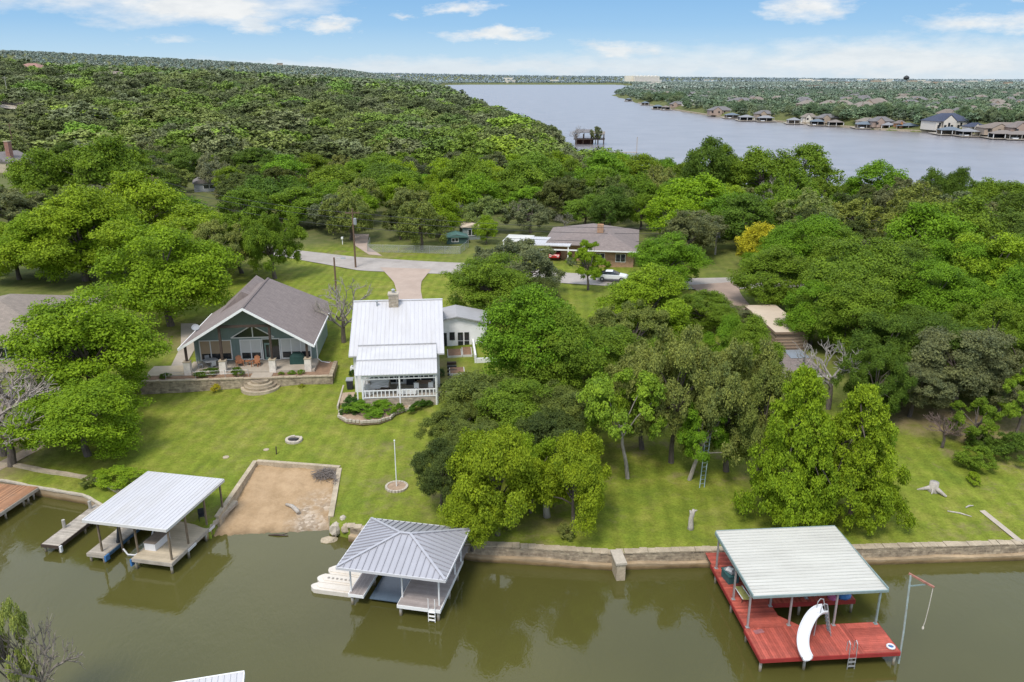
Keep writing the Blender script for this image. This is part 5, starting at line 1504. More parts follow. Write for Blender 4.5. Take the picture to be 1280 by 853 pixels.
# individually placed bare and special trees
GREYB = (.34, .29, .25)
tree('bare', -42.2, 60.9, 1.1, 8.6, 11.0, .4, GREYB, 'big tangled leafless grey tree at the frame edge above the rust coloured deck', sub=0)
tree('bare', -43.9, 62.8, 1.2, 9.8, 11.0, 2.4, GREYB, 'taller leafless grey tree behind the tangled one at the frame edge', sub=1)
tree('bare', -44.6, 66.5, 1.3, 9.5, 10.0, 4.0, GREYB, 'third leafless grey tree, furthest from the water at the frame edge', sub=2)
tree('bare', -19.6, 88.6, 2.85, 9.0, 8.4, 1.3, (.26, .23, .19), 'twiggy grey tree between the two houses', sub=2)
tree('bare', 30.0, 70.2, 2.5, 8.3, 8.0, .8, (.30, .27, .24), 'dead grey tree behind the pair of cypresses', sub=1)
tree('bare', 37.0, 62.6, 2.06, 3.9, 4.2, .1, (.15, .105, .085), 'small purplish bare tree on the dry clearing', sub=0)
tree('bare', 32.5, 415, 1.0, 11, 9, .5, (.28, .26, .24), 'pale bare tree beside the dark boathouse on the lake', sub=2)
tree('elm', 43.5, 428, 0.5, 9, 7, .5, TINT['grey'], 'thin grey green tree on the other side of the dark boathouse', hi=False)
# the far woods: too many to count, one mesh per wood
def wood(name, pts, n, leaf, seed, label, cols, kinds=('broad', 'cedar', 'elm'), haze=.7):
    g = np.random.default_rng(seed); pr = [crown_arrays(seed+i, k, n, leaf)[:2] for i, k in enumerate(kinds*2)]
    groups = {}
    for p in pts: groups.setdefault(p[-1], []).append(p)
    o = None; VV = []; TT = []; CC = []
    for ci, L_ in groups.items():
        for (x, y, z, h, w, rot, ki, _) in L_:
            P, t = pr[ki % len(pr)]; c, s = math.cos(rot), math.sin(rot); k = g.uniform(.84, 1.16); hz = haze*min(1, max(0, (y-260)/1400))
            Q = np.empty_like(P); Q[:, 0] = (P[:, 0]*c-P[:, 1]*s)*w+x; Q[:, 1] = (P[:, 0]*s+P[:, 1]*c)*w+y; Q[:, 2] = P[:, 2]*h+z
            VV.append(Q); TT.append(t); CC.append(np.tile(np.array([*(np.array(cols[ci])*k*(1-hz)+np.array([.19, .235, .225])*hz), 1.0], np.float32), (len(t), 1)))  # distance haze is blended into the leaf colour
    me = mesh_np(name, np.concatenate(VV), 4, np.concatenate(TT), WOOD)
    a = me.attributes.new('leafcol', 'FLOAT_COLOR', 'FACE'); a.data.foreach_set('color', np.concatenate(CC).astype(np.float32).ravel())
    return tag(link(name, me), label, 'woods', None, 'stuff')
def woodmat():
    m, t, b, out = nodes('far_foliage')
    a = N(t, 'ShaderNodeAttribute'); a.attribute_name = 'tint'; c = N(t, 'ShaderNodeAttribute'); c.attribute_name = 'leafcol'
    k = mth(t, 'MULTIPLY_ADD', a.outputs['Fac'], 0.9, 0.55); cb = N(t, 'ShaderNodeCombineColor'); [L(t, k, cb.inputs[i]) for i in range(3)]
    L(t, mixc(t, 1.0, c.outputs['Color'], cb.outputs[0], 'MULTIPLY'), b.inputs['Base Color']); b.inputs['Roughness'].default_value = .7; b.inputs['Specular IOR Level'].default_value = .15
    return m
WOOD = woodmat()
CC0 = [tuple((.80*a+.20*b)*1.12 for a, b in zip(TINT[k], (.13, .15, .06))) for k in ('mid', 'fresh', 'bright', 'lime', 'deep', 'cedar', 'drab', 'olive2', 'grey')]
pts = [(x, y, gz(x, y)-.2, h*rnd.uniform(.95, 1.2), w*1.32, (i*2.4) % 6.28, k+3*(i % 2), t) for i, (x, y, h, w, k, t) in enumerate(REST)]
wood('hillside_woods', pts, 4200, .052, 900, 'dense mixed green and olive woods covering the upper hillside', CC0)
def scatter(n, ymin, ymax, umax, umin, dmin, seed, sp, hr=(6, 10), pw=2.0, test=None):
    g = np.random.default_rng(seed); Y = (g.uniform(0, 1, n)*(ymax**pw-ymin**pw)+ymin**pw)**(1/pw); X = g.uniform(umin, umax, n)*(Y+20)
    d = lake_dist(X, Y); k = d > dmin
    if test is not None: k &= test(X, Y)
    X, Y = X[k], Y[k]; Z = ground(X, Y); cell = set(); o = []
    for x, y, z in zip(X, Y, Z):
        c = (int(x//sp), int(y//sp))
        if c in cell: continue
        cell.add(c); h = g.uniform(*hr); o.append((x, y, z-.5, h, h*g.uniform(1.0, 1.6), g.uniform(0, 6.28), int(g.integers(0, 6)), int(g.integers(0, 1000))))
    return o
west = lambda X, Y: X < np.interp(Y, [500, 1740, 2900, 4100, 5400, 9000], [20, -190, -280, -350, -440, 0])
def recol(P, w): return [(*p[:-1], w[p[-1] % len(w)]) for p in P]
P1 = scatter(9000, 520, 1900, -.0, -.72, 5, 31, 12, (8, 11), 2.0, west)
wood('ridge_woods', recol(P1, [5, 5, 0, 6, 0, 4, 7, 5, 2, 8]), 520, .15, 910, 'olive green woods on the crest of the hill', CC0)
HAZE = [(.15, .215, .115), (.165, .23, .115), (.135, .195, .11), (.19, .235, .125), (.165, .205, .13)]  # far leaf colours with haze mixed in, stronger in each further set
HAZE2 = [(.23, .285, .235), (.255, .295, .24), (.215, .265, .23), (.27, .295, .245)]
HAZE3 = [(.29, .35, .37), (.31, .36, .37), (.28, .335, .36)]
east = lambda X, Y: X > np.interp(Y, [400, 520, 740, 1200, 1810, 2500, 6000], [270, 240, 170, 160, 200, 330, 700])
def clear(X, Y):
    k = np.ones(len(X), bool)
    for x, y, z, w_, *_ in [(a[0], a[1], 0, a[3]) for a in EHOUSES+EGENERIC]: k &= ~((np.abs(X-x*(Y/y)) < w_*.5) & (Y > y-w_*1.7) & (Y < y+w_*.6))
    return k
P2 = scatter(26000, 430, 2000, .72, .0, 6, 33, 11.5, (5, 8.5), 2.0, lambda X, Y: east(X, Y) & clear(X, Y) & (np.sin(X*.021+1.7*np.sin(Y*.013))+np.sin(Y*.027+X*.006) > -1.0))
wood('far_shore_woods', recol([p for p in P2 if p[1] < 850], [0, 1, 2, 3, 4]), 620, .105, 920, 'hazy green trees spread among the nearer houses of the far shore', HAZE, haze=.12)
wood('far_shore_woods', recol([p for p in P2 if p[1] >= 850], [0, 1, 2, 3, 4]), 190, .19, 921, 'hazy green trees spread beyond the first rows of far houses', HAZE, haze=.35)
P3 = scatter(30000, 1900, 6000, .72, -.72, 8, 35, 17, (8, 13), 2.0)
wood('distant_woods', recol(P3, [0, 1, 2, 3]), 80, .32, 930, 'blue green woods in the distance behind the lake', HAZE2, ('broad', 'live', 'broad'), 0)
P4 = scatter(16000, 6000, 11500, .72, -.72, 8, 37, 34, (10, 17), 2.0)
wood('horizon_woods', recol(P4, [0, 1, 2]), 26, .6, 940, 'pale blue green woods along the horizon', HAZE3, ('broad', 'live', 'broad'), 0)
# ------------------------------------------------------------------------------------------------ materials of built things
REDP = mk('red_deck_paint', (.40, .088, .06), .7, 2.0, .28, (1, 1, 1), .25, 30, tint=.30, grime=.45, grime_c=(.26, .075, .06))
GREYP = mk('weathered_boards', (.40, .35, .29), .85, 2.5, .2, (1, 1, 1), .3, 30, tint=.2, grime=.3, grime_c=(.22, .18, .14))
TANP = mk('tan_composite', (.47, .39, .28), .8, 1.5, .12, tint=.10, grime=.25, grime_c=(.30, .24, .17))
MAUVEP = mk('mauve_boards', (.36, .31, .29), .8, 2, .15, tint=.10, grime=.25, grime_c=(.24, .2, .18))
RUSTP = mk('rust_stained_boards', (.36, .185, .10), .8, 2, .2, tint=.28, grime=.3, grime_c=(.28, .2, .14))
WHITEM = mk('white_ribbed_metal', (.56, .545, .55), .45, .8, .08, (2.2, .35, .35), metal=.15, spec=.35, grime=.42, grime_c=(.48, .45, .41))
CREAMM = mk('cream_ribbed_metal', (.60, .58, .52), .5, .8, .08, (.35, 2.2, .35), metal=.15, spec=.4, grime=.40, grime_c=(.40, .38, .33))
GREYM = mk('grey_standing_seam', (.43, .42, .44), .38, .8, .05, metal=.35, spec=.5, grime=.15, grime_c=(.28, .27, .28))
GREYMD = mk('grey_seam_rib', (.34, .33, .35), .4, .8, .05, metal=.3)
RUSTM = mk('brown_steel', (.22, .17, .12), .6, 4, .3, metal=.3, bump=.1)
GALV = mk('galvanised_steel', (.42, .43, .43), .45, 5, .15, metal=.5)
TEALM = mk('blue_green_steel', (.27, .35, .34), .55, 4, .2, metal=.3)
WHITEP = mk('white_paint', (.78, .77, .75), .6, 2, .05, bump=.05, grime=.12, grime_c=(.5, .47, .42))
PILE = mk('pile_wood', (.40, .37, .33), .85, 4, .25, (1, 1, .3), .4, 20, grime=.5, grime_c=(.16, .14, .09))
WHITEPL = mk('white_plastic', (.66, .655, .66), .3, 2, .03, spec=.5)
CREAMPL = mk('cream_plastic', (.66, .60, .52), .45, 2, .08, spec=.4, grime=.3, grime_c=(.42, .36, .29))
DARKPL = mk('dark_plastic', (.03, .032, .035), .5, 3, .2)
BLUEPL = mk('blue_vinyl', (.05, .16, .36), .5, 3, .2)
BLUEG = mk('slate_blue_sheet', (.10, .14, .19), .25, 1, .1, spec=.6)
TEALPL = mk('dark_teal_plastic', (.035, .10, .10), .5, 3, .2)
GREYPL = mk('grey_plastic', (.28, .29, .30), .5, 3, .15)
OLIVEC = mk('yellow_green_canvas', (.42, .42, .14), .7, 3, .15)
ORANGEW = mk('orange_cedar', (.36, .15, .07), .6, 4, .2, tint=.2)
BROWNW = mk('dark_brown_timber', (.065, .045, .035), .7, 4, .3)
GREENS = mk('grey_green_siding', (.205, .262, .238), .75, 1.2, .10, bump=.1)
DKGREEN = mk('green_canvas', (.025, .065, .055), .7, 4, .25, bump=.3, bscale=8)
GLASS = mk('dark_glass', (.02, .025, .03), .08, 2, .2, spec=.7)
BLIND = mk('pale_blind', (.60, .59, .55), .6, 2, .05)
TANBL = mk('tan_blind', (.42, .31, .20), .7, 2, .08)
SHINGLE = brickmat('brown_grey_shingle', (.25, .205, .185), (.215, .175, .16), (.17, .14, .13), .45, .22, .012, .9, .3, 'xy', var=.14)
TANSH = brickmat('tan_shingle', (.28, .23, .19), (.24, .20, .165), (.19, .155, .13), .45, .22, .012, .9, .3, 'xy', var=.14)
GREYSH = brickmat('grey_shingle', (.22, .195, .185), (.185, .165, .158), (.15, .135, .13), .45, .22, .012, .9, .3, 'xy', var=.14)
STONE = brickmat('field_stone', (.44, .36, .25), (.26, .205, .145), (.36, .29, .21), .55, .20, .03, .9, 1.0, 'xz', var=.5)
TSTONE = brickmat('pale_field_stone', (.50, .42, .32), (.33, .27, .20), (.44, .38, .30), .55, .22, .03, .9, 1.0, 'xz', var=.4)
CAPST = mk('pale_cap_stone', (.42, .345, .245), .9, 1.5, .3, bump=.6, bscale=6, grime=.35, grime_c=(.22, .17, .11))
LEDGE = mk('wet_ledge', (.40, .30, .19), .85, 1.2, .3, (.3, .3, 2), .6, 8, grime=.45, grime_c=(.20, .14, .08))
WSTONE = mk('pale_limestone', (.66, .60, .52), .85, 4, .2, bump=.5, bscale=10)
PSTONE = mk('white_stone', (.46, .40, .32), .85, 4, .2, bump=.5, bscale=10)
BRICK = brickmat('tan_brick', (.42, .22, .11), (.33, .17, .09), (.40, .33, .26), .24, .085, .012, .9, .3, 'xz', var=.25)
REDBR = brickmat('red_brick', (.30, .10, .07), (.24, .085, .06), (.36, .30, .25), .24, .085, .012, .9, .3, 'xz', var=.25)
DIRT = mk('flower_bed_soil', (.24, .15, .095), .95, 2, .3, bump=.5, bscale=8)
MULCH = mk('mulch', (.34, .24, .16), .95, 2, .3, bump=.5, bscale=8)
TRAIL = mk('tan_metal_siding', (.42, .31, .22), .6, 1.5, .08, (.2, .2, 1))
TRAILD = mk('brown_metal_siding', (.24, .17, .12), .6, 1.5, .08)
TRAILR = mk('tan_flat_roof', (.52, .42, .31), .8, .6, .10, grime=.3, grime_c=(.38, .29, .21))
DEADW = mk('silver_dead_wood', (.42, .38, .33), .9, 6, .35, (1, 1, .3), .7, 12, grime=.3, grime_c=(.16, .13, .11))
POLEW = mk('pole_wood', (.15, .095, .065), .9, 4, .25, (1, 1, .2))
WIRE = mk('wire', (.05, .05, .05), .6)
REDCAR = mk('red_car_paint', (.42, .02, .025), .3, 1, .05, spec=.6)
WHCAR = mk('white_car_paint', (.76, .77, .78), .25, 1, .02, spec=.6)
TYRE = mk('tyre', (.02, .02, .02), .85)
ROPE = mk('rope', (.55, .50, .42), .9)
def wetline(m):
    """darkens whatever stands in the lake just above the water"""
    t = m.node_tree; b = t.nodes['Principled BSDF']; src = b.inputs['Base Color'].links[0].from_socket
    sp = N(t, 'ShaderNodeSeparateXYZ'); v = coord(t, (1, 1, 1), 'World'); L(t, v, sp.inputs[0])
    f = ramp(t, mth(t, 'MULTIPLY_ADD', noise(t, v, 1.3, 4), .25, sp.outputs[2]), [(.14, (.28, .27, .20)), (.30, (.62, .55, .42)), (.50, (1, 1, 1))])
    L(t, mixc(t, 1.0, src, f, 'MULTIPLY'), b.inputs['Base Color'])
for m_ in (LEDGE, PILE): wetline(m_)
# ------------------------------------------------------------------------------------------------ retaining walls along the water
def wall_path(x0, x1, step=.6):
    xs = list(np.arange(x0, x1, step))+[x1]; return [(float(x), float(shore_y(x))) for x in xs]
def wall_strip(mb, P, off0, off1, z0, z1, wob=0.0):
    n = len(P); V = []
    for i, (x, y) in enumerate(P):
        a, b = P[max(i-1, 0)], P[min(i+1, n-1)]; dx, dy = b[0]-a[0], b[1]-a[1]; l = math.hypot(dx, dy); nx, ny = -dy/l, dx/l
        h = wob*math.sin(i*1.7)*math.sin(i*.61); w2 = wob*.7*math.sin(i*2.3+1)
        za = z1(x) if callable(z1) else z1
        for o, z in ((off0+w2, z0), (off1, z0), (off1, za+h), (off0+w2, za+h)): V.append((x+nx*o, y+ny*o, z))
    F = []
    for i in range(n-1):
        for k in range(4): F.append([i*4+k, (i+1)*4+k, (i+1)*4+(k+1) % 4, i*4+(k+1) % 4])
    F += [[0, 1, 2, 3], [(n-1)*4+3, (n-1)*4+2, (n-1)*4+1, (n-1)*4]]
    return mb.add(V, F)
wz = lambda x: float(np.interp(x, [-45, -25, -12, 0, 40], [.95, .9, .95, 1.08, 1.08]))-.02
t = thing('retaining_wall', 'long dry stone retaining wall with a tan ledge at the waterline, from the hip roofed dock to the frame edge', 'wall', (0, 48, 0))
def wbuild(mb, name, m, t):
    o = mb.build(name, m); o.parent = t; o.location = tuple(-c for c in t.location); return o
P = wall_path(-11.8, 62)
wbuild(wall_strip(MB(), P, -.10, .40, -2, wz, .03), 'stone_face', STONE, t)
mb = MB(); g = random.Random(5)
for (x, y) in wall_path(-11.8, 62, .55):
    mb.tint = g.random(); w_ = g.uniform(.50, .57); zz = wz(x)+.03; mb.box(x-.27, x-.27+w_, y-.12+g.uniform(-.03, .03), y+.46+g.uniform(-.05, .05), zz, zz+g.uniform(.045, .085), g.uniform(-.03, .03))
wbuild(mb, 'cap', CAPST, t)
wbuild(wall_strip(MB(), P, -.42, -.06, -2, lambda x: .42+.05*math.sin(x*.9), .03), 'ledge', LEDGE, t)
t = thing('stone_pier', 'short stone pier jutting from the long retaining wall into the water', 'wall', (7.2, 47.0, 0))
mb = MB().box(-.30, .30, -.9, .8, -2, 1.25, .12); mb.build('pier', CAPST, t); MB().box(-.38, .38, -.98, .7, 1.253, 1.40, .12).build('cap', PSTONE, t)
t = thing('retaining_wall', 'low stepped stone wall with two tiers between the rust coloured deck and the white roofed dock', 'wall', (-34, 56.5, 0))
P = wall_path(-44, -22.2)
wbuild(wall_strip(MB(), P, -.15, .45, -2, lambda x: .72, .03), 'lower_tier', LEDGE, t)
wbuild(wall_strip(MB(), P, -.22, .30, .72, lambda x: .86, .03), 'cap', PSTONE, t)
P2_ = [(x, y+1.7) for x, y in wall_path(-44, -31)]
wbuild(wall_strip(MB(), P2_, 0, .4, .2, lambda x: 1.25, .03), 'upper_tier', CAPST, t)
wbuild(wall_strip(MB(), P2_, -1.3, 0, .3, lambda x: .93, .02), 'ledge_floor', MULCH, t)
# border of the sand
t = thing('sand_border', 'pale concrete kerb around three sides of the sand', 'kerb', (-18, 56, 0))
def kerb(mb, a, b, w_, z0, lift=.10, n=14):
    for i in range(n):
        p = [a[k]+(b[k]-a[k])*i/n for k in (0, 1)]; q = [a[k]+(b[k]-a[k])*(i+.985)/n for k in (0, 1)]
        zp, zq = gz(p[0]-.6, p[1]+.3)+lift, gz(q[0]-.6, q[1]+.3)+lift; d = Vector((q[0]-p[0], q[1]-p[1], 0)).normalized(); s = Vector((-d.y, d.x, 0))*w_/2
        A, B = Vector((*p, 0)), Vector((*q, 0)); V = []
        for o, z in ((A-s, zp), (A+s, zp), (B+s, zq), (B-s, zq)): V.append((o.x, o.y, z0)); V.append((o.x, o.y, z))
        mb.add(V, [[1, 7, 5, 3], [0, 1, 3, 2], [2, 3, 5, 4], [4, 5, 7, 6], [6, 7, 1, 0]])
wbuild((lambda mb: (kerb(mb, (-22.0, 52.6), (-21.65, 61.0), .36, -1), mb)[1])(MB()), 'west_kerb', CAPST, t)
wbuild((lambda mb: (kerb(mb, (-21.5, 61.0), (-14.3, 59.95), .36, -1), mb)[1])(MB()), 'back_kerb', CAPST, t)
wbuild((lambda mb: (kerb(mb, (-14.3, 59.7), (-13.5, 52.6), .40, -1), mb)[1])(MB()), 'east_kerb', CAPST, t)
def rock(name, loc, s, m, label, cat='boulder', seed=1, group=None):
    g = random.Random(seed); mb = MB(); n = 9; prof = [(.75, -.2), (1.0, .05), (.95, .4), (.7, .75), (.3, .92)]
    V = []; F = []
    for i, (r, z) in enumerate(prof):
        for k in range(n):
            q = r*g.uniform(.8, 1.15); V.append((q*s[0]*math.cos(6.283*k/n), q*s[1]*math.sin(6.283*k/n), (z+g.uniform(-.08, .08))*s[2]))
    for i in range(len(prof)-1):
        for k in range(n): a, b = i*n+k, i*n+(k+1) % n; F.append([a, b, b+n, a+n])
    F.append([(len(prof)-1)*n+k for k in range(n)]); mb.add(V, F); o = mb.build(name, m); o.location = loc; o.rotation_euler = (0, 0, g.uniform(0, 6))
    return tag(o, label, cat, group)
rock('boulder', (-13.0, 51.7, 0.3), (.45, .4, .85), PSTONE, 'pale upright boulder at the corner of the sand', seed=3)
rock('boulder', (-13.35, 51.1, -.1), (.75, .45, .35), CAPST, 'low flat boulder in the water below the pale upright one', seed=5)
rock('boulder', (-12.2, 51.6, .5), (.4, .32, .6), CAPST, 'tan boulder starting the stone wall beside the sand', seed=8)
rock('boulder', (-12.6, 52.5, .9), (.32, .28, .3), PSTONE, 'small pale boulder on the grass behind the upright one', seed=9)
# driftwood, brush, fire pit, flagpole, stumps
mb = MB(); mb.tube([(0, 0, .1), (.55, -.35, .16), (1.1, -1.0, .15), (1.25, -1.25, .12)], [.10, .15, .17, .14], 9); o = mb.build('driftwood_log', DEADW, None, True); o.location = (-17.6, 55.3, .46); tag(o, 'grey driftwood log lying across the sand', 'log')
mb = MB(); mb.tube([(-.7, .05, .03), (0, 0, .07), (.8, -.1, .03)], [.04, .08, .03], 6); mb.tube([(.2, 0, .05), (.7, .2, .1)], [.04, .02], 5); o = mb.build('driftwood_branch', BROWNW); o.location = (-17.3, 51.7, .0); tag(o, 'thin dark branch washed up at the edge of the sand', 'branch')
mb = MB(); g = random.Random(9)
for k in range(230):
    a = g.uniform(0, 6.28); r = g.uniform(0, 1)**.6; p = Vector((r*1.0*math.cos(a), r*.8*math.sin(a), g.uniform(0, .75*(1-r*.7)))); d = Vector((g.uniform(-1, 1), g.uniform(-1, 1), g.uniform(-.35, .5)))*.55
    mb.tube([p-d, p+d*.2, p+d+Vector((0, 0, -.1))], [.018, .014, .006], 4, False)
for k in range(90):
    f = g.random(); p = Vector((.75+f*.5, -f*2.0, .12+g.uniform(0, .3))); d = Vector((g.uniform(-.6, .6), g.uniform(-1, 1), g.uniform(-.2, .3)))*.5; mb.tube([p-d, p+d], [.016, .006], 4, False)
o = mb.build('brush_pile', mk('brush', (.20, .17, .15), .9, 5, .4)); o.location = (-15.3, 59.1, 1.05); tag(o, 'tangled heap of dead brush in the back corner of the sand', 'brush pile', kind='thing')
z = gz(-19.34, 64.69); t = thing('fire_pit', 'round stone fire pit ring on the open lawn', 'fire pit', (-19.34, 64.69, z))
mb = MB(); g = random.Random(2)
for k in range(13): a = k*6.283/13; mb.box(.62*math.cos(a)-.17, .62*math.cos(a)+.17, .62*math.sin(a)-.12, .62*math.sin(a)+.12, -.05, g.uniform(.14, .24), a+1.57)
mb.build('stone_ring', PSTONE, t); MB().lathe((0, 0, 0), [(.5, -.05), (.5, .09), (.2, .13)], 12).build('ash_bed', mk('ash', (.06, .055, .05), .95, 8, .5), t)
mb = MB(); [mb.tube([(-.35, .1*k-.1, .16), (.35, -.1*k+.1, .2)], .045, 6) for k in range(3)]; mb.build('charred_wood', DARKPL, t)
z = gz(-9.15, 56.74); t = thing('flagpole', 'bare white flagpole standing in a round brick edged bed on the lawn', 'flagpole', (-9.15, 56.74, z))
MB().tube([(0, 0, 0), (0, 0, 4.0)], [.05, .035], 8).build('pole', WHITEP, t); MB().lathe((0, 0, 4.0), [(.02, 0), (.07, .06), (.02, .12)], 8).build('finial', WHITEP, t)
mb = MB()
for k in range(22): a = k*6.283/22; mb.box(.82*math.cos(a)-.1, .82*math.cos(a)+.1, .82*math.sin(a)-.09, .82*math.sin(a)+.09, -.05, .13, a+1.57)
mb.build('brick_ring', PSTONE, t); MB().lathe((0, 0, 0), [(.76, -.05), (.76, .08), (.1, .1)], 16).build('bed', MULCH, t)
z = gz(12.85, 50.6); mb = MB(); mb.tube([(0, 0, -.1), (.02, 0, .25), (.0, .03, .9), (.08, 0, 1.35), (.14, -.02, 1.62)], [.27, .2, .17, .16, .10], 10); mb.tube([(.06, 0, 1.3), (.24, -.05, 1.55), (.38, -.02, 1.56)], [.1, .08, .04], 7); mb.tube([(0, 0, 1.1), (-.1, .1, 1.5)], [.1, .05], 7)
o = mb.build('tree_stump', DEADW, None, True); o.location = (12.85, 50.6, z); tag(o, 'tall thin dead grey tree stump standing on the lawn near the wall', 'stump')
z = gz(32.96, 55.93); mb = MB(); mb.tube([(0, 0, -.1), (0, 0, .2), (.03, 0, .75)], [.55, .34, .33], 12)
for dx, dy, r in ((-1.2, .1, .14), (.55, -1.0, .17), (.5, .6, .1), (-.4, -.6, .1)): mb.tube([(0, 0, .3), (dx*.5, dy*.5, .16), (dx, dy, 0)], [.24, r, r*.5], 7)
o = mb.build('tree_stump', DEADW, None, True); o.location = (32.96, 55.93, z); tag(o, 'broad bleached stump with spreading roots on the dry lawn', 'stump')
for k, (x, y, ln, a, lb) in enumerate([(33.3, 52.6, 1.6, -.5, 'longer pale piece of wood lying on the grass below the bleached stump'), (34.6, 53.6, .8, .4, 'short pale piece of wood lying on the grass below the bleached stump')]):
    mb = MB(); mb.tube([(-ln/2, 0, .05), (0, .06, .07), (ln/2, 0, .03)], [.05, .07, .03], 6); o = mb.build('fallen_branch', DEADW); o.location = (x, y, gz(x, y)); o.rotation_euler = (0, 0, a); tag(o, lb, 'branch')
for x, y, r, lb in [(-24.4, 61.8, .28, 'flat pale stepping stone on the lawn beside the white roofed dock'), (-21.3, 63.0, .26, 'pale round valve cover on the lawn behind the sand')]:
    o = MB().lathe((0, 0, 0), [(r, -.05), (r*.95, .06), (r*.3, .1)], 9).build('stone_cover', CAPST); o.location = (x, y, gz(x, y)); tag(o, lb, 'cover')
o = MB().tube([(0, 0, -.1), (.02, 0, .75)], .05, 7).build('short_post', BROWNW); o.location = (-20.2, 62.2, gz(-20.2, 62.2)); tag(o, 'short dark post standing behind the sand', 'post')
# ladder leaning on the leaning tree
t = thing('ladder', 'green metal ladder propped against the leaning tree', 'ladder', (14.95, 56.3, gz(14.95, 56.3)), .25)
for s_ in (-.2, .2): MB().bar((s_, 0, 0), (s_+.85, 1.2, 4.0), .06).build('rail', TEALM, t)
mb = MB(); [mb.bar((-.2+.85*k/13, 1.2*k/13, 4*k/13), (.2+.85*k/13, 1.2*k/13, 4*k/13), .04) for k in range(1, 13)]; mb.build('rungs', TEALM, t)
# ------------------------------------------------------------------------------------------------ the three docks
def ribbed(mb, x0, x1, y0, y1, z0, z1, along, pitch=.3, h=.045, w_=.05):
    """ribs of a metal roof whose plane rises from z0 at y0 to z1 at y1"""
    zf = lambda y: z0+(z1-z0)*(y-y0)/(y1-y0)
    if along == 'x':
        n = int((y1-y0)/pitch)
        for k in range(n+1):
            y = y0+.03+(y1-y0-.06)*k/n; mb.box(x0, x1, y-w_/2, y+w_/2, zf(y)+.002, zf(y)+h)
    else:
        n = int((x1-x0)/pitch)
        for k in range(n+1):
            x = x0+.03+(x1-x0-.06)*k/n; mb.add([(x-w_/2, y0, z0+.002), (x+w_/2, y0, z0+.002), (x+w_/2, y1, z1+.002), (x-w_/2, y1, z1+.002), (x-w_/2, y0, z0+h), (x+w_/2, y0, z0+h), (x+w_/2, y1, z1+h), (x-w_/2, y1, z1+h)],
                [[4, 5, 6, 7], [0, 1, 5, 4], [1, 2, 6, 5], [2, 3, 7, 6], [3, 0, 4, 7]])
    return mb
def pilings(t, L_, z1, r=.10, m=PILE, name='piling'):
    for x, y in L_: MB().tube([(x, y, -2.2), (x, y, z1)], r, 8).build(name, m, t)
# red dock
RD = thing('boat_dock', 'red painted boat dock with a cream metal roof and an L shaped deck', 'boat dock', (14.01, 37.26, 0), R(4.4))
zd = 1.0
mb = MB(); planks(mb, 0, 3.4, 0, 2.62, zd-.05, zd, .15, 'y'); planks(mb, 3.4, 6.1, 0, 2.62, zd-.05, zd, .15, 'y'); planks(mb, 6.12, 8.15, 0, 2.62, zd-.05, zd, .15, 'x'); mb.build('front_deck', REDP, RD)
mb = MB(); planks(mb, .1, 2.45, 2.64, 9.3, zd-.05, zd, .15, 'x'); planks(mb, .15, 1.85, 9.3, 11.15, zd-.05, zd, .15, 'x')
mb.prism([(2.45, 2.64), (3.4, 2.64), (2.45, 3.7)], zd-.05, zd-.003); mb.build('walkway_deck', REDP, RD)
mb = MB(); planks(mb, 2.46, 7.95, 4.85, 7.4, zd-.05, zd, .15, 'y'); mb.build('rear_deck', REDP, RD)
mb = MB(); mb.box(-.03, 8.18, -.05, 0, zd-.26, zd-.02); mb.box(8.15, 8.2, 0, 2.62, zd-.26, zd-.02); mb.box(-.04, .0, 0, 2.6, zd-.26, zd-.02); mb.box(.06, .1, 2.64, 9.3, zd-.26, zd-.02); mb.box(3.45, 8.15, 2.62, 2.66, zd-.26, zd-.02); mb.box(2.46, 7.95, 4.80, 4.85, zd-.3, zd-.02); mb.box(2.45, 2.49, 3.7, 4.8, zd-.26, zd-.02)
mb.bar((3.42, 2.64, zd-.14), (2.47, 3.7, zd-.14), .05, .24)
for y in (.5, 1.6): mb.box(.05, 8.1, y, y+.1, zd-.24, zd-.06)
mb.build('fascia', mk('dark_red_paint', (.30, .035, .03), .65, 2, .2), RD)
pilings(RD, [(.12, .2), (2.65, .15), (5.4, .15), (7.95, .12), (.2, 2.7), (.25, 5.5), (.25, 8.6), (.3, 11.0), (1.7, 11.0), (2.5, 2.75), (5.3, 2.5), (7.9, 2.45), (4.4, 4.95), (6.2, 4.95), (7.8, 4.95), (2.4, 7.2), (7.8, 7.2)], zd-.06, .085)
for x, y in [(.22, 2.74), (.30, 5.45), (.30, 8.8), (2.75, 2.75), (5.42, 2.55), (8.0, 2.48), (2.35, 4.6), (4.9, 5.2), (7.85, 5.6), (2.35, 8.8), (5.2, 9.1), (8.1, 9.1)]:
    mb = MB(); mb.box(x-.05, x+.05, y-.05, y+.05, zd-.9 if y > 8.9 and x > 2 else zd+.001, 3.28); mb.box(x-.11, x+.11, y-.11, y+.11, zd+.001, zd+.03); mb.build('roof_post', TEALM if x > 7 else GALV, RD)
rf = MB().slab([(.25, 2.45, 3.36), (8.4, 2.45, 3.36), (8.4, 9.3, 3.52), (.25, 9.3, 3.52)], .06).build('roof', CREAMM, RD)
ribbed(MB(), .25, 8.4, 2.45, 9.3, 3.36, 3.52, 'x', .30, .03, .05).build('rib', mk('rib_grey', (.55, .54, .49), .5, .8, .1, metal=.15, grime=.4, grime_c=(.3, .28, .25)), rf)
mb = MB(); mb.box(.22, 8.43, 2.38, 2.448, 3.24, 3.40); mb.box(.18, .248, 2.45, 9.3, 3.26, 3.50); mb.box(8.402, 8.46, 2.45, 9.3, 3.26, 3.50); mb.box(.25, 8.4, 9.302, 9.36, 3.4, 3.56); mb.build('roof_edge', TEALM, RD)
mb = MB(); [mb.box(.3, 8.3, y, y+.09, 3.14, 3.28) for y in (2.7, 5.4, 8.9)]; mb.build('roof_beam', GALV, RD)
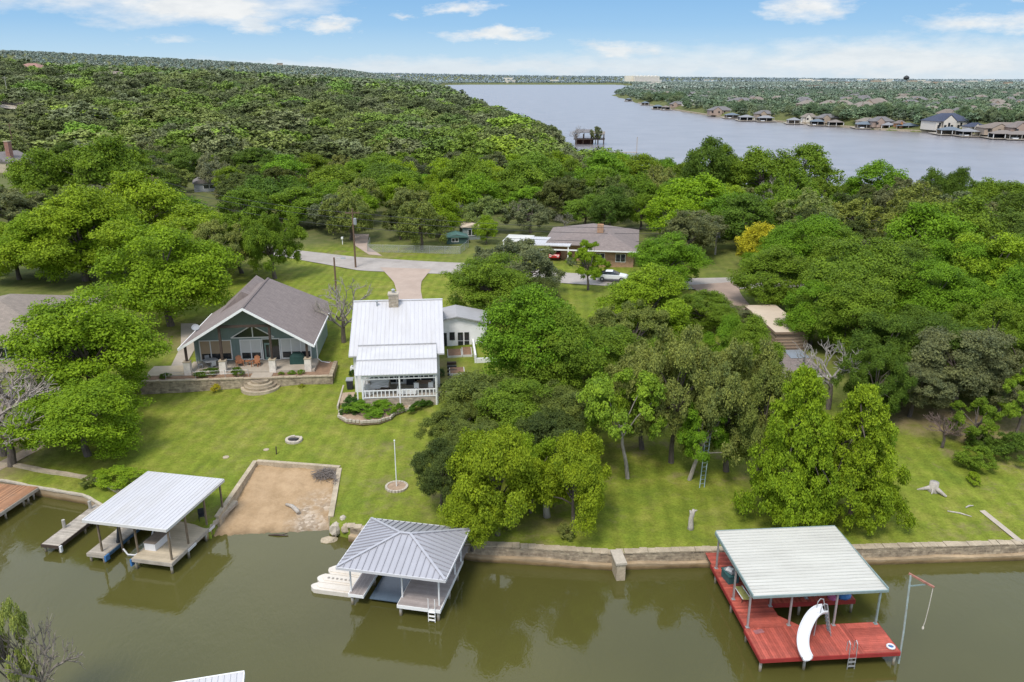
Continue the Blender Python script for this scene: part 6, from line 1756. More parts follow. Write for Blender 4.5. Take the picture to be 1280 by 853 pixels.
def rdp(x, y, z=0.0):
    c, s = math.cos(R(4.4)), math.sin(R(4.4)); return (14.01+x*c-y*s, 37.26+x*s+y*c, z)
# slide
t = thing('water_slide', 'white curved pool slide at the front edge of the red dock', 'slide', rdp(3.5, 1.0, zd), R(4.4))
path = [(.80, .75, 1.72), (.45, .72, 1.72), (.05, .55, 1.58), (-.40, .22, 1.28), (-.82, -.25, .92), (-1.05, -.72, .62), (-1.12, -1.15, .40), (-1.08, -1.55, .30)]
V = []; F = []; prof = [(-.30, .20), (-.29, .05), (-.20, -.06), (0, -.09), (.20, -.06), (.29, .05), (.30, .20), (.35, .20), (.34, .03), (.23, -.12), (0, -.15), (-.23, -.12), (-.34, .03), (-.35, .20)]
for i, p in enumerate(path):
    d = Vector(path[min(i+1, len(path)-1)])-Vector(path[max(i-1, 0)]); d.z = 0; d.normalize(); s_ = Vector((-d.y, d.x, 0))
    for q, r in prof: V.append(Vector(p)+s_*q+Vector((0, 0, r)))
n = len(prof)
for i in range(len(path)-1):
    for k in range(n): F.append([i*n+k, i*n+(k+1) % n, (i+1)*n+(k+1) % n, (i+1)*n+k])
o = MB().add(V, F).build('chute', WHITEPL, t, True)
md = o.modifiers.new('sub', 'SUBSURF'); md.levels = 2; md.render_levels = 2
for s_ in (-.24, .24):
    MB().tube([(1.32, .82+s_*.95, .0), (1.02, .80+s_, 1.3), (.90, .79+s_, 1.9), (.80, .78+s_, 2.25), (.60, .76+s_, 2.32), (.45, .74+s_, 2.1), (.42, .73+s_, 1.75)], .028, 7).build('handrail', GALV, t)
mb = MB(); [mb.box(1.32-.062*k-.05, 1.32-.062*k+.05, .57, 1.03, .25*k, .25*k+.035) for k in range(1, 7)]; mb.build('steps', GALV, t)
mb = MB(); mb.tube([(.4, .72, 1.62), (.35, .72, 0)], .035, 7); mb.tube([(-.6, -.05, .92), (-.6, -.05, 0)], .035, 7); mb.build('support', GALV, t)
def ladder(label, loc, rz, zt, zb, hoop=True, m=GALV):
    t = thing('swim_ladder', label, 'ladder', loc, rz)
    for s_ in (-.21, .21): MB().tube([(s_, .32, 0), (s_, .30, .62), (s_, .16, .78), (s_, 0, .66), (s_, -.03, 0), (s_, -.03, zb)] if hoop else [(s_, 0, zt), (s_, -.03, zb)], .026, 7).build('rail', m, t)
    mb = MB(); k = zb+.15
    while k < -.1: mb.box(-.21, .21, -.09, .03, k, k+.04); k += .28
    mb.build('rungs', m, t); return t
ladder('metal swim ladder with hooped handrails hanging from the red dock', rdp(5.35, .0, zd), R(4.4), .8, -1.25)
# rope swing
t = thing('rope_swing', 'tall rusty green rope swing gallows at the corner of the red dock', 'rope swing', rdp(8.33, .15, 0), R(4.4))
MB().tube([(0, 0, -2), (.0, .1, 2), (-.05, .3, 5.75)], .055, 8).build('post', mk('pale_green_steel', (.36, .43, .41), .6, 4, .2, metal=.2, grime=.4, grime_c=(.25, .18, .12)), t)
MB().bar((-.10, .42, 5.78), (.80, -.62, 5.55), .10).build('beam', mk('rusty_beam', (.33, .15, .11), .7, 5, .4), t); MB().bar((-.04, .28, 5.05), (.50, -.28, 5.52), .06).build('brace', TEALM, t)
r_ = MB().tube([(.76, -.58, 5.55), (.74, -.56, 4.2), (.70, -.54, 3.25), (.66, -.52, 2.95)], .022, 6).build('rope', ROPE, t); MB().lathe((.66, -.52, 2.85), [(.03, -.12), (.06, -.05), (.05, .05), (.02, .1)], 7).build('knot', ROPE, r_)
# things on the red dock
t = thing('storage_crate', 'dark teal storage crate with a grey lid on the red walkway', 'crate', rdp(.78, 7.5, zd), R(14))
MB().box(-.36, .36, -.5, .5, 0, .5).build('box', TEALPL, t); mb = MB(); mb.slab([(-.40, -.54, .58), (.40, -.54, .58), (.40, .54, .62), (-.40, .54, .62)], .08); mb.build('lid', TEALPL, t)
t = thing('folded_tarp', 'folded grey tarpaulin lying on the teal crate', 'tarp', rdp(.78, 7.5, zd+.63), R(30)); MB().box(-.26, .28, -.36, .36, 0, .12).build('bundle', GREYPL, t); MB().box(-.28, .1, -.2, .2, .121, .2, .4).build('fold', WHITEP, t)
t = thing('lounge_chair', 'folded lounge chair with yellow green canvas on the red walkway', 'lounge chair', rdp(.95, 5.7, zd), R(8))
MB().slab([(-.26, -.7, .32), (.22, -.7, .28), (.22, .6, .30), (-.26, .6, .34)], .05).build('canvas', OLIVEC, t); mb = MB(); mb.tube([(-.3, -.75, .36), (-.3, .65, .38)], .03, 6); mb.tube([(.26, -.75, .3), (.26, .65, .3)], .03, 6); mb.build('frame', WHITEP, t)
for y in (-.65, .55):
    for x in (-.29, .25): MB().tube([(x, y, 0), (x, y, .33)], .025, 6).build('leg', BROWNW, t)
for lb, x, y, col, sc_ in [('blue mesh bundle at the far corner of the rear red deck', 7.3, 5.3, BLUEPL, 1.0), ]:
    t = thing('mesh_bag', lb, 'bag', rdp(x, y, zd), .4); mb = MB(); mb.lathe((0, 0, 0), [(.5, 0), (.55, .1), (.4, .22), (.15, .27)], 10); mb.build('bag', col, t); mb = MB(); mb.lathe((-.75, .05, 0), [(.32, 0), (.3, .12), (.1, .16)], 9); mb.build('side_pocket', mk('pink_net', (.45, .12, .25), .7), t)
t = thing('folding_table', 'low table with toys under the roof on the rear red deck', 'table', rdp(5.0, 5.6, zd), .1); MB().box(-.6, .6, -.35, .35, .42, .46).build('top', OLIVEC, t)
for x in (-.5, .5):
    for y in (-.28, .28): MB().tube([(x, y, 0), (x, y, .42)], .022, 6).build('leg', GALV, t)
t = thing('life_ring', 'small white and blue life ring lying on the corner of the red deck', 'life ring', rdp(7.8, .38, zd+.001)); V = []; F = []
mb = MB(); mb.tube([(.2*math.cos(a*.5236), .2*math.sin(a*.5236), .06) for a in range(13)], .06, 7, False); mb.build('ring', WHITEPL, t); MB().lathe((0, 0, .0), [(.13, 0), (.12, .05)], 10).build('pad', BLUEPL, t)
t = thing('deck_hatch', 'greyish patched hatch in the red deck near the front post', 'hatch', rdp(.75, 2.3, zd+.006), .3); MB().box(-.3, .3, -.16, .16, 0, .012).build('plate', mk('faded_red', (.30, .12, .12), .7, 4, .25), t)
# hip roofed dock
t = HD = thing('boat_dock', 'boat dock with a grey standing seam hip roof over two mauve decks', 'boat dock', (-10.82, 42.89, 0), R(-11.5))
zd = .9
mb = MB(); planks(mb, 3.72, 6.45, .2, 5.7, zd-.05, zd, .14, 'x'); mb.build('main_deck', MAUVEP, t); mb = MB(); planks(mb, .3, 1.25, .65, 5.8, zd-.05, zd, .14, 'y'); mb.build('side_deck', MAUVEP, t); mb = MB(); planks(mb, 1.27, 6.45, 5.72, 7.6, zd-.05, zd, .14, 'x'); mb.build('rear_deck', MAUVEP, t)
mb = MB(); mb.box(3.68, 6.5, .14, .2, zd-.24, zd-.02); mb.box(3.67, 3.72, .2, 5.7, zd-.24, zd-.02); mb.box(6.45, 6.5, .2, 5.7, zd-.24, zd-.02); mb.box(.26, 1.3, .6, .65, zd-.22, zd-.02); mb.box(1.25, 1.3, .65, 5.7, zd-.22, zd-.02); mb.box(.25, .3, .65, 5.7, zd-.22, zd-.02); mb.build('fascia', WHITEP, t)
pilings(t, [(.45, .8), (1.1, 3), (3.85, .35), (6.3, .35), (6.35, 2.6), (6.35, 4.6), (3.85, 3), (.45, 4.5), (1.2, 5.6), (6.3, 7.4), (1.6, 7.4)], zd-.06, .10)
for x, y in [(.37, .9), (3.78, .95), (6.3, .6), (6.38, 4.0), (6.38, 5.5), (.37, 5.5), (3.78, 5.6)]: MB().tube([(x, y, zd+.001 if x > .5 or True else 0), (x, y, 3.22)], .055, 8).build('roof_post', WHITEP, t)
E_, A, B = 3.26, (3.12, 2.9, 4.28), (3.78, 2.9, 4.28); c0, c1, c2, c3 = (-.05, -.05, E_), (6.92, -.05, E_), (6.92, 5.85, E_), (-.05, 5.85, E_)
mb = MB(); mb.slab([c0, c1, B, A], .05); mb.slab([c1, c2, B], .05); mb.slab([c2, c3, A, B], .05); mb.slab([c3, c0, A], .05); rf = mb.build('roof', GREYM, t)
mb = MB()
def seam(p, q): mb.bar(Vector(p)+Vector((0, 0, .03)), Vector(q)+Vector((0, 0, .03)), .045, .06)
for k in range(1, 17):      # front and back slopes
    x = -.05+6.97*k/17
    for y0_, sgn in ((-.05, 1), (5.85, -1)):
        f = min(1, (x+.05)/3.17) if x < 3.12 else (1 if x < 3.78 else min(1, (6.92-x)/3.14)); seam((x, y0_, E_), (x, y0_+sgn*2.95*f, E_+1.02*f))
for k in range(1, 15):      # side slopes
    y = -.05+5.9*k/15; f = min(y+.05, 5.85-y)/2.95; seam((-.05, y, E_), (-.05+3.17*f, y, E_+1.02*f)); seam((6.92, y, E_), (6.92-3.14*f, y, E_+1.02*f))
mb.build('seam', GREYMD, rf)
mb = MB(); [mb.bar(Vector(p)+Vector((0, 0, .05)), Vector(q)+Vector((0, 0, .05)), .16, .06) for p, q in ((c0, A), (c1, B), (c2, B), (c3, A), (A, B))]; mb.build('hip_cap', mk('pale_grey_metal', (.47, .46, .48), .4, 1, .05, metal=.3), rf)
mb = MB(); mb.box(-.1, 6.97, -.12, -.052, 3.1, 3.27); mb.box(-.1, 6.97, 5.852, 5.92, 3.1, 3.27); mb.box(-.12, -.052, -.05, 5.85, 3.1, 3.27); mb.box(6.922, 6.99, -.05, 5.85, 3.1, 3.27); mb.build('gutter', mk('pale_trim', (.55, .54, .55), .5, 1, .05), t)
MB().box(1.45, 3.5, 1.2, 5.4, .25, .33).build('slip_panel', BLUEG, t)  # flat slate blue panel in the slip, low over the water
def hdp(x, y, z=0.0):
    c, s = math.cos(R(-11.5)), math.sin(R(-11.5)); return (-10.82+x*c-y*s, 42.89+x*s+y*c, z)
ladder('white wooden swim ladder at the corner of the hip roofed dock', hdp(5.95, .12, zd), R(-11.5), .75, -1.2, False, WHITEP)
t = thing('floating_platform', 'cream plastic floating drive-on platform beside the hip roofed dock', 'float', hdp(-1.3, 2.6, 0), R(-11.5))
for k, (y0_, y1_, x0_) in enumerate([(-1.2, -.42, -1.45), (-.40, .55, -1.5), (.57, 1.6, -1.25)]):
    n = 8; poly = [(1.5, y0_), (1.5, y1_)]+[(x0_+.25-.35*math.sin(math.pi*i/n)+.1*k, y1_+(y0_-y1_)*i/n) for i in range(n+1)]
    MB().prism(poly, -.2, .30+.02*k).build('float_section', CREAMPL, t)
    mb = MB(); mb.prism([(1.4, y0_+.13), (1.4, y1_-.13), (-.9, y1_-.2), (-1.15, (y0_+y1_)/2), (-.9, y0_+.2)], .302+.02*k, .36+.02*k); mb.build('raised_pad', CREAMPL, t)
mb = MB(); [mb.box(-.75+.3*k, -.62+.3*k, -.02, .1, .385, .43) for k in range(6)]; mb.build('cleat_row', mk('cleat_grey', (.32, .29, .26), .6), t)
t = thing('hanging_basket', 'small dark plant pot on the mauve main deck', 'plant pot', hdp(5.0, 4.2, zd)); MB().lathe((0, 0, 0), [(.18, 0), (.26, .3), (.22, .3)], 10).build('pot', DARKPL, t)
o = link('leaf_clump', MID['cedar'][0][0], t); o.scale = (.8, .8, .6); o.location = (0, 0, .2); o.color = (.05, .09, .02, 1)
# white roofed dock
t = LD = thing('boat_dock', 'boat dock with a broad flat white metal roof over a tan deck and empty slip', 'boat dock', (-29.32, 48.31, 0), R(-11.4))
zd = .9
mb = MB(); planks(mb, 3.45, 6.42, -.2, 7.2, zd-.05, zd, .14, 'x'); mb.build('main_deck', TANP, t)
mb = MB(); planks(mb, -.25, 1.1, .0, 6.6, .65, .7, .14, 'x'); mb.build('side_deck', GREYP, t); mb = MB(); planks(mb, -.25, 6.42, 7.22, 8.4, zd-.05, zd, .14, 'x'); mb.build('rear_deck', TANP, t)
mb = MB(); mb.box(3.4, 6.47, -.26, -.2, zd-.28, zd-.02); mb.box(3.4, 3.45, -.2, 7.2, zd-.28, zd-.02); mb.box(6.42, 6.47, -.2, 8.4, zd-.28, zd-.02); mb.box(-.3, 1.15, -.05, 0, .44, .68); mb.box(1.1, 1.15, 0, 6.6, .44, .68); mb.box(-.3, -.25, 0, 6.6, .44, .68); mb.build('fascia', GREYP, t)
mb = MB(); mb.box(3.3, 3.42, -.32, -.02, .3, .8); mb.box(1.12, 1.26, -.1, .3, .25, .66); mb.build('bumper', BLUEPL, t); MB().box(1.152, 1.2, .3, 4.5, .42, .64).build('rub_rail', mk('dull_blue', (.06, .12, .2), .6, 3, .3), t)
mb = MB(); mb.box(6.472, 6.52, 1.6, 2.6, .6, .78); mb.box(6.472, 6.52, 4.3, 5.0, .6, .78); mb.build('white_bumper', WHITEPL, t)
pilings(t, [(3.6, -.1), (6.3, -.1), (6.35, 1.8), (6.35, 4.0), (6.35, 6.2), (3.6, 2.5), (3.6, 5), (-.1, .1), (.95, .1), (1.0, 2.6), (-.1, 3), (1.0, 5.2)], zd-.2, .09)
for x, y, z in [(6.25, .12, zd), (6.2, 2.15, zd), (6.15, 4.6, zd), (6.1, 6.85, zd), (3.4, .5, -1.5), (.62, .4, -1.5), (1.3, 1.57, -1.5), (.6, 6.5, .7), (3.5, 6.8, zd)]: MB().box(x-.055, x+.055, y-.055, y+.055, z+.001, 3.22).build('roof_post', RUSTM, t)
rf = MB().slab([(-.05, -.05, 3.36), (6.3, -.05, 3.36), (6.3, 7.15, 3.42), (-.05, 7.15, 3.42)], .06).build('roof', WHITEM, t); ribbed(MB(), -.05, 6.3, -.05, 7.15, 3.36, 3.42, 'y', .30, .022, .04).build('rib', WHITEM, rf)
mb = MB(); mb.box(-.08, 6.33, -.12, -.052, 3.18, 3.39); mb.box(6.302, 6.37, -.05, 7.15, 3.2, 3.40); mb.box(-.12, -.052, -.05, 7.15, 3.2, 3.40); mb.build('roof_edge', mk('pale_edge', (.62, .60, .57), .5, 2, .08), t); mb = MB(); [mb.box(0, 6.2, y, y+.08, 3.1, 3.24) for y in (.3, 3.5, 6.8)]; mb.build('roof_beam', RUSTM, t)
def ldp(x, y, z=0.0):
    c, s = math.cos(R(-11.4)), math.sin(R(-11.4)); return (-29.32+x*c-y*s, 48.31+x*s+y*c, z)
t = thing('storage_box', 'white deck box with a brown lid under the flat white roof', 'deck box', ldp(4.1, 1.7, zd), R(-11.4)); MB().box(-.42, .42, -.85, .85, 0, .55).build('box', WHITEPL, t); MB().box(-.45, .45, -.88, .88, .552, .62).build('lid', mk('brown_lid', (.22, .18, .15), .7, 3, .2), t)
t = thing('boat_bunk', 'curved white lift sling hanging in the slip of the white roofed dock', 'lift sling', ldp(2.4, 1.2, 0), R(-11.4)); MB().tube([(-.9, .2, .35), (-.4, -.05, .12), (.2, -.05, .15), (.7, .35, .45), (.9, 1.0, 1.0), (.95, 1.4, 1.9)], .06, 8).build('sling', WHITEPL, t); MB().tube([(.9, 1.1, .2), (1.0, 1.5, 2.0)], .09, 8).build('arm', DARKPL, t)
t = thing('fender_pole', 'leaning black fender pole over the narrow side deck under the white roof', 'fender', ldp(.75, 1.9, .7), R(-11.4)); MB().tube([(.25, -.3, .1), (-.05, .35, 1.0)], .11, 8).build('pole', DARKPL, t); MB().lathe((.25, -.3, 0), [(.13, 0), (.13, .15)], 8).build('foot', DARKPL, t)
t = thing('patio_chair', 'dark metal chair on the deck under the white roof', 'chair', ldp(5.4, 5.2, zd), .5); MB().box(-.22, .22, -.22, .22, .40, .44).build('seat', DARKPL, t); MB().box(-.22, .22, .2, .24, .44, .9).build('backrest', DARKPL, t)
for x in (-.2, .2):
    for y in (-.2, .2): MB().tube([(x, y, 0), (x, y, .4)], .02, 5).build('leg', DARKPL, t)
# narrow finger pier
t = thing('finger_pier', 'narrow weathered plank pier on piles beside the white roofed dock', 'pier', (-33.38, 49.5, 0), R(-10)); mb = MB(); planks(mb, 0, 1.36, 0, 6.4, .65, .7, .16, 'x', .02); mb.build('planking', GREYP, t)
mb = MB(); mb.box(-.05, 0, 0, 6.4, .45, .68); mb.box(1.36, 1.41, 0, 6.4, .45, .68); mb.box(-.05, 1.41, -.06, 0, .45, .68); mb.build('fascia', BROWNW, t); pilings(t, [(.1, .15), (1.25, .15), (1.25, 2.8), (.1, 2.8), (1.25, 5.3)], .6, .09)
for x, y in ((.1, 2.2), (.15, 5.0)): MB().tube([(x, y, .7), (x, y, 1.35)], .12, 8).build('mooring_post', PILE, t)
mb = MB(); mb.box(1.42, 1.56, -.08, .1, .2, .68); mb.build('white_bumper', WHITEPL, t)
t = thing('sun_deck', 'rust stained wooden deck over the water at the frame edge', 'deck', (-38.1, 57.3, 0), R(-9)); mb = MB(); planks(mb, -9, 0, -8.2, -3.4, .85, .9, .14, 'y'); planks(mb, -9, 0, -3.38, .2, .85, .9, .14, 'y'); mb.build('planking', RUSTP, t)
mb = MB(); mb.box(0, .06, -8.2, .2, .62, .88); mb.box(-9, .06, -8.26, -8.2, .62, .88); mb.build('fascia', GREYP, t); pilings(t, [(-.15, -8), (-.15, -5.3), (-.15, -3.3), (-.15, -1.4), (-.15, -.9), (-.15, -.3), (-4, -8)], .82, .08)
# roof corner of a dock on the near side
t = thing('boat_dock', 'white roof corner of another dock cut off by the bottom of the frame', 'boat dock', (-13.7, 33.4, 0), R(14)); MB().slab([(-6, -6.5, 3.3), (.05, -6.5, 3.3), (.05, 0, 3.4), (-6, 0, 3.4)], .06).build('roof', WHITEM, t); ribbed(MB(), -6, .05, -6.5, 0, 3.3, 3.4, 'y', .3, .04).build('rib', WHITEM, t)
mb = MB(); mb.box(-6.05, .1, .002, .07, 3.2, 3.44); mb.box(.052, .12, -6.5, 0, 3.2, 3.42); mb.build('roof_edge', WHITEP, t)
mb = MB(); planks(mb, -6, 0, -6.4, -4, .85, .9, .15, 'y'); mb.build('deck', GREYP, t)
for x, y in ((-5.8, -.3), (-.2, -.3), (-5.8, -6.2), (-.2, -6.2)): MB().tube([(x, y, -2), (x, y, 3.24)], .07, 8).build('roof_post', RUSTM, t)
# ------------------------------------------------------------------------------------------------ houses near the lawn
def window(parent, x0, x1, y, z0, z1, panes=1, glass=GLASS, frame=WHITEP, fw=.07, name='window'):
    """a framed window in a wall that faces -y; frame, panes and blinds sit a little proud of the wall"""
    mb = MB(); mb.box(x0-fw, x1+fw, y-.05, y-.002, z0-fw, z0); mb.box(x0-fw, x1+fw, y-.05, y-.002, z1, z1+fw); mb.box(x0-fw, x0, y-.05, y-.002, z0, z1); mb.box(x1, x1+fw, y-.05, y-.002, z0, z1)
    for k in range(1, panes): x = x0+(x1-x0)*k/panes; mb.box(x-fw/2, x+fw/2, y-.05, y-.002, z0, z1)
    o = mb.build(name, frame, parent); MB().box(x0, x1, y-.02, y-.004, z0, z1).build('pane', glass, o); return o
def adirondack(label, loc, rz):
    t = thing('adirondack_chair', label, 'chair', loc, rz)
    mb = MB(); [mb.slab([(-.26+.13*k, -.35, .40), (-.15+.13*k, -.35, .40), (-.15+.13*k, .25, .28), (-.26+.13*k, .25, .28)], .025) for k in range(4)]; mb.build('seat', ORANGEW, t)
    mb = MB()
    for k in range(5): x = -.29+.12*k; h = 1.05-.06*abs(k-2); mb.add([(x, .22, .28), (x+.11, .22, .28), (x+.11, .50, h), (x, .50, h), (x, .25, .28), (x+.11, .25, .28), (x+.11, .53, h), (x, .53, h)], [[0, 1, 2, 3], [7, 6, 5, 4], [0, 4, 5, 1], [1, 5, 6, 2], [2, 6, 7, 3], [3, 7, 4, 0]])
    mb.build('backrest', ORANGEW, t)
    for s_ in (-.34, .34): MB().box(s_-.07, s_+.07, -.4, .35, .56, .59).build('armrest', ORANGEW, t); MB().box(s_-.02, s_+.02, -.38, -.28, 0, .56).build('leg', ORANGEW, t); MB().box(s_-.02, s_+.02, .2, .3, 0, .56).build('leg', ORANGEW, t)
    return t
def bush(x, y, z, rx, ry, h, color, label, name='bush', kind='cedar', group=None):
    o = link(name, MID[kind][0][0]); o.location = (x, y, z-.12*h); o.scale = (rx*2, ry*2, h*1.05); o.rotation_euler = (0, 0, rnd.uniform(0, 6)); o.color = (*color, 1); return tag(o, label, 'shrub', group)
GH = thing('gable_house', 'grey green gable house with a broad brown shingle roof and a deep porch', 'house', (-27.1, 77.4, 2.1), R(5))
def ghp(x, y, z=0.0):
    c, s = math.cos(R(5)), math.sin(R(5)); return (-27.1+x*c-y*s, 77.4+x*s+y*c, 2.1+z)
wl = MB(); fy = 3.7
V = [(-6.3, fy, 1.0), (6.3, fy, 1.0), (6.3, fy, 4.15), (0, fy, 7.95), (-6.3, fy, 4.15)]; W = [(x, 12.9, z) for x, _, z in V]
wl.add(V+W, [[0, 1, 2, 3, 4], [9, 8, 7, 6, 5], [0, 5, 6, 1], [1, 6, 7, 2], [4, 9, 5, 0]]); wl.build('wall', GREENS, GH)
mb = MB(); [mb.box(x-.012, x+.012, fy-.03, fy-.001, 1.3, 4.1+3.8*(1-abs(x)/6.3)) for x in np.arange(-6.0, 6.1, .4)]; mb.box(-6.32, -6.18, fy-.05, fy-.002, 1.0, 4.15); mb.box(6.18, 6.32, fy-.05, fy-.002, 1.0, 4.15); mb.build('siding_batten', GREENS, GH)
mb = MB(); RE = [(-6.75, 4.0), (0, 8.1), (6.75, 4.0)]
for (x0, z0), (x1, z1) in ((RE[0], RE[1]), (RE[1], RE[2])): mb.add([(x0, 0, z0), (x1, 0, z1), (x1, 13, z1), (x0, 13, z0), (x0, 0, z0-.18), (x1, 0, z1-.18), (x1, 13, z1-.18), (x0, 13, z0-.18)], [[0, 1, 2, 3], [7, 6, 5, 4], [0, 4, 5, 1], [2, 6, 7, 3], [0, 3, 7, 4], [1, 5, 6, 2]])
mb.add([(-6.75, 13, 4.0), (0, 13, 8.1), (6.75, 13, 4.0), (-6.0, 17.2, 4.0), (6.0, 17.2, 4.0)], [[0, 1, 3], [1, 2, 4], [1, 4, 3]])
roof = mb.build('roof', SHINGLE, GH)
MB().slab([(-.12, 0, 8.13), (.12, 0, 8.13), (.12, 13, 8.13), (-.12, 13, 8.13)], .05).build('ridge_cap', mk('ridge_brown', (.15, .12, .11), .9), roof)
mb = MB(); mb.add([(-5.0, 8.2, 4.9), (-2.0, 8.2, 7.75), (-.4, 8.2, 7.0), (-5.6, 16, 4.6), (-2.0, 16, 7.75), (.6, 16, 6.0)], [[0, 1, 4, 3], [1, 2, 5, 4], [0, 2, 1], [3, 4, 5]]); mb.build('rear_gable', SHINGLE, roof)
mb = MB()
for (x0, z0), (x1, z1) in ((RE[0], RE[1]), (RE[2], RE[1])): mb.add([(x0, -.05, z0+.02), (x1, -.05, z1+.02), (x1, -.05, z1-.26), (x0, -.05, z0-.26), (x0, -.002, z0+.02), (x1, -.002, z1+.02), (x1, -.002, z1-.26), (x0, -.002, z0-.26)], [[0, 1, 2, 3], [7, 6, 5, 4], [0, 4, 5, 1], [3, 2, 6, 7]])
mb.box(-6.84, -6.752, -.05, 13, 3.78, 4.0); mb.box(6.752, 6.84, -.05, 13, 3.78, 4.0); mb.build('bargeboard', WHITEP, GH)
window(GH, -5.7, -2.55, fy-.03, 1.5, 3.55, 3, TANBL, WHITEP, .1); window(GH, -1.5, .55, fy-.03, 1.45, 3.55, 2, BLIND, WHITEP, .1); window(GH, 2.75, 5.75, fy-.03, 1.45, 3.55, 3, BLIND, WHITEP, .1)
for x0, x1, n in ((-5.7, -2.55, 3), (-1.5, .55, 2), (2.75, 5.75, 3)):
    w_ = (x1-x0)/n; mb = MB(); [mb.box(x0+w_*k+.06, x0+w_*(k+1)-.06, fy-.075, fy-.056, 1.5, 2.15) for k in range(n)]; mb.build('lower_pane', GLASS, GH)
dr = window(GH, .8, 2.5, fy-.03, 1.32, 3.6, 2, GLASS, WHITEP, .1, 'door'); mb = MB(); mb.box(.95, 1.6, fy-.10, fy-.056, 1.34, 3.2); mb.build('door_leaf', mk('pale_green_door', (.18, .26, .23), .5), dr); MB().box(1.1, 1.45, fy-.115, fy-.102, 1.6, 3.0).build('glass', GLASS, dr)
tw = MB(); T0, T1, T2 = (-2.45, 3.85), (-.15, 5.2), (2.05, 3.85)
def fr3(mb, a, b, y0_, y1_, w_=.11):
    d = Vector((b[0]-a[0], 0, b[1]-a[1])).normalized(); n_ = Vector((-d.z, 0, d.x))*w_/2; A, B = Vector((a[0], 0, a[1])), Vector((b[0], 0, b[1])); V = []
    for y in (y0_, y1_): V += [(p.x, y, p.z) for p in (A-n_, B-n_, B+n_, A+n_)]
    mb.add(V, [[0, 1, 2, 3], [7, 6, 5, 4], [0, 4, 5, 1], [1, 5, 6, 2], [2, 6, 7, 3], [3, 7, 4, 0]])
for a, b in ((T0, T1), (T1, T2), (T0, T2), (T1, (-.15, 3.85))): fr3(tw, a, b, fy-.09, fy-.032)
o = tw.build('gable_window', WHITEP, GH); MB().add([(T0[0], fy-.05, T0[1]), (T2[0], fy-.05, T2[1]), (T1[0], fy-.05, T1[1])], [[0, 1, 2]]).build('pane', GLASS, o)
MB().box(-6.6, 6.6, .15, fy-.03, .9, 1.30).build('porch_floor', CONC, GH)
for x, wood_top in ((-6.2, 4.2), (-2.65, 6.3), (2.35, 6.5), (5.95, 4.3)):
    mb = MB(); mb.box(x-.33, x+.33, .12, .75, .9, 2.42); pr_ = mb.build('stone_pier', WSTONE, GH); MB().box(x-.37, x+.37, .08, .79, 2.422, 2.5).build('cap', CAPST, pr_)
    MB().box(x-.11, x+.11, .32, .54, 2.5, wood_top).build('porch_post', BROWNW, GH)
mb = MB(); mb.box(-2.85, 2.6, .36, .52, 5.95, 6.2); mb.build('truss_beam', BROWNW, GH)
MB().tube([(6.45, 3.5, 3.9), (6.45, 3.6, 1.3), (6.9, 3.3, 1.05), (7.8, 2.9, 1.0)], .05, 7).build('downspout', WHITEP, GH)
t = thing('satellite_dish', 'small grey satellite dish on the roof edge of the green house', 'satellite dish', ghp(-6.5, 5.5, 4.15)); MB().lathe((0, 0, .55), [(.02, 0), (.3, .06), (.42, .16), (.40, .17), (.25, .08)], 12).build('dish', GREYPL, t); MB().tube([(0, 0, 0), (0, 0, .6)], .04, 6).build('mast', GALV, t); t.rotation_euler = (R(38), 0, R(20))
t = thing('terrace', 'raised terrace with a stacked stone wall and planting beds in front of the green house', 'terrace', (-27.1, 77.4, 2.1), R(5))
MB().box(-10.5, 8.6, -1.35, .12, -.6, 1.0).build('stone_wall', STONE, t); mb = MB(); g = random.Random(3); x = -10.5
while x < 8.6: w_ = g.uniform(.4, .7); mb.box(x, min(x+w_-.02, 8.62), -1.42, -1.0, 1.002, g.uniform(1.07, 1.13)); x += w_
mb.build('cap', CAPST, t); MB().box(-10.4, 8.2, -.99, .10, 1.003, 1.06).build('planting_bed', DIRT, t); MB().box(8.2, 8.6, -.99, 3.2, -.5, 1.1).build('side_wall', STONE, t); MB().box(6.62, 8.19, .13, 3.2, .2, 1.0).build('side_bed', DIRT, t)
MB().box(-10.5, -6.62, .13, 3.1, .4, 1.12).build('patio', TANP, t); MB().box(.35, 2.45, -1.3, .13, 1.062, 1.12).build('front_walk', CONC, t)
t = thing('stone_steps', 'half round stone steps leading up to the terrace', 'steps', ghp(1.35, -1.42, 0), R(7))
for k, (r, z) in enumerate([(1.95, .24), (1.6, .47), (1.25, .70), (.9, .93)]):
    n = 16; MB().prism([(r*math.cos(math.pi+math.pi*i/n), .95*r*math.sin(math.pi+math.pi*i/n)) for i in range(n+1)], -.4, z).build('step', STONE if k % 2 else CAPST, t)
t = thing('wire_fence', 'thin wire railing on short posts along the terrace edge', 'fence', ghp(-3.5, -.9, 1.06), R(7))
for x in (-4.5, -1.6, 1.3, 3.6): MB().tube([(x, 0, 0), (x, 0, .8)], .03, 6).build('post', GALV, t)
mb = MB(); [mb.tube([(-4.5, 0, h), (3.6, 0, h)], .012, 5) for h in (.75, .4)]; mb.build('wire', GALV, t)
for x, y, rx, h, c, lb in [(-4.1, -.4, 1.35, .95, 'deep', 'wide dark clipped bush on the terrace, left of the orange chairs'), (-1.1, -.3, 1.05, 1.0, 'deep', 'dark reddish bush on the terrace in front of the orange chairs'), (4.4, -.4, .45, .4, 'fresh', 'tiny green plant on the terrace bed in front of the covered grill'), (5.3, -.5, .4, .55, 'fresh', 'small bright green plant on the terrace bed near the end pier'), (3.3, -.45, .35, .35, 'mid', 'tiny green plant next to the terrace walk'), (-8.3, -.4, .6, .55, 'deep', 'small dark bush at the shaded end of the terrace')]:
    p = ghp(x, y, 1.05); bush(p[0], p[1], p[2], rx, .55 if rx > .7 else rx, h, TINT[c], lb)
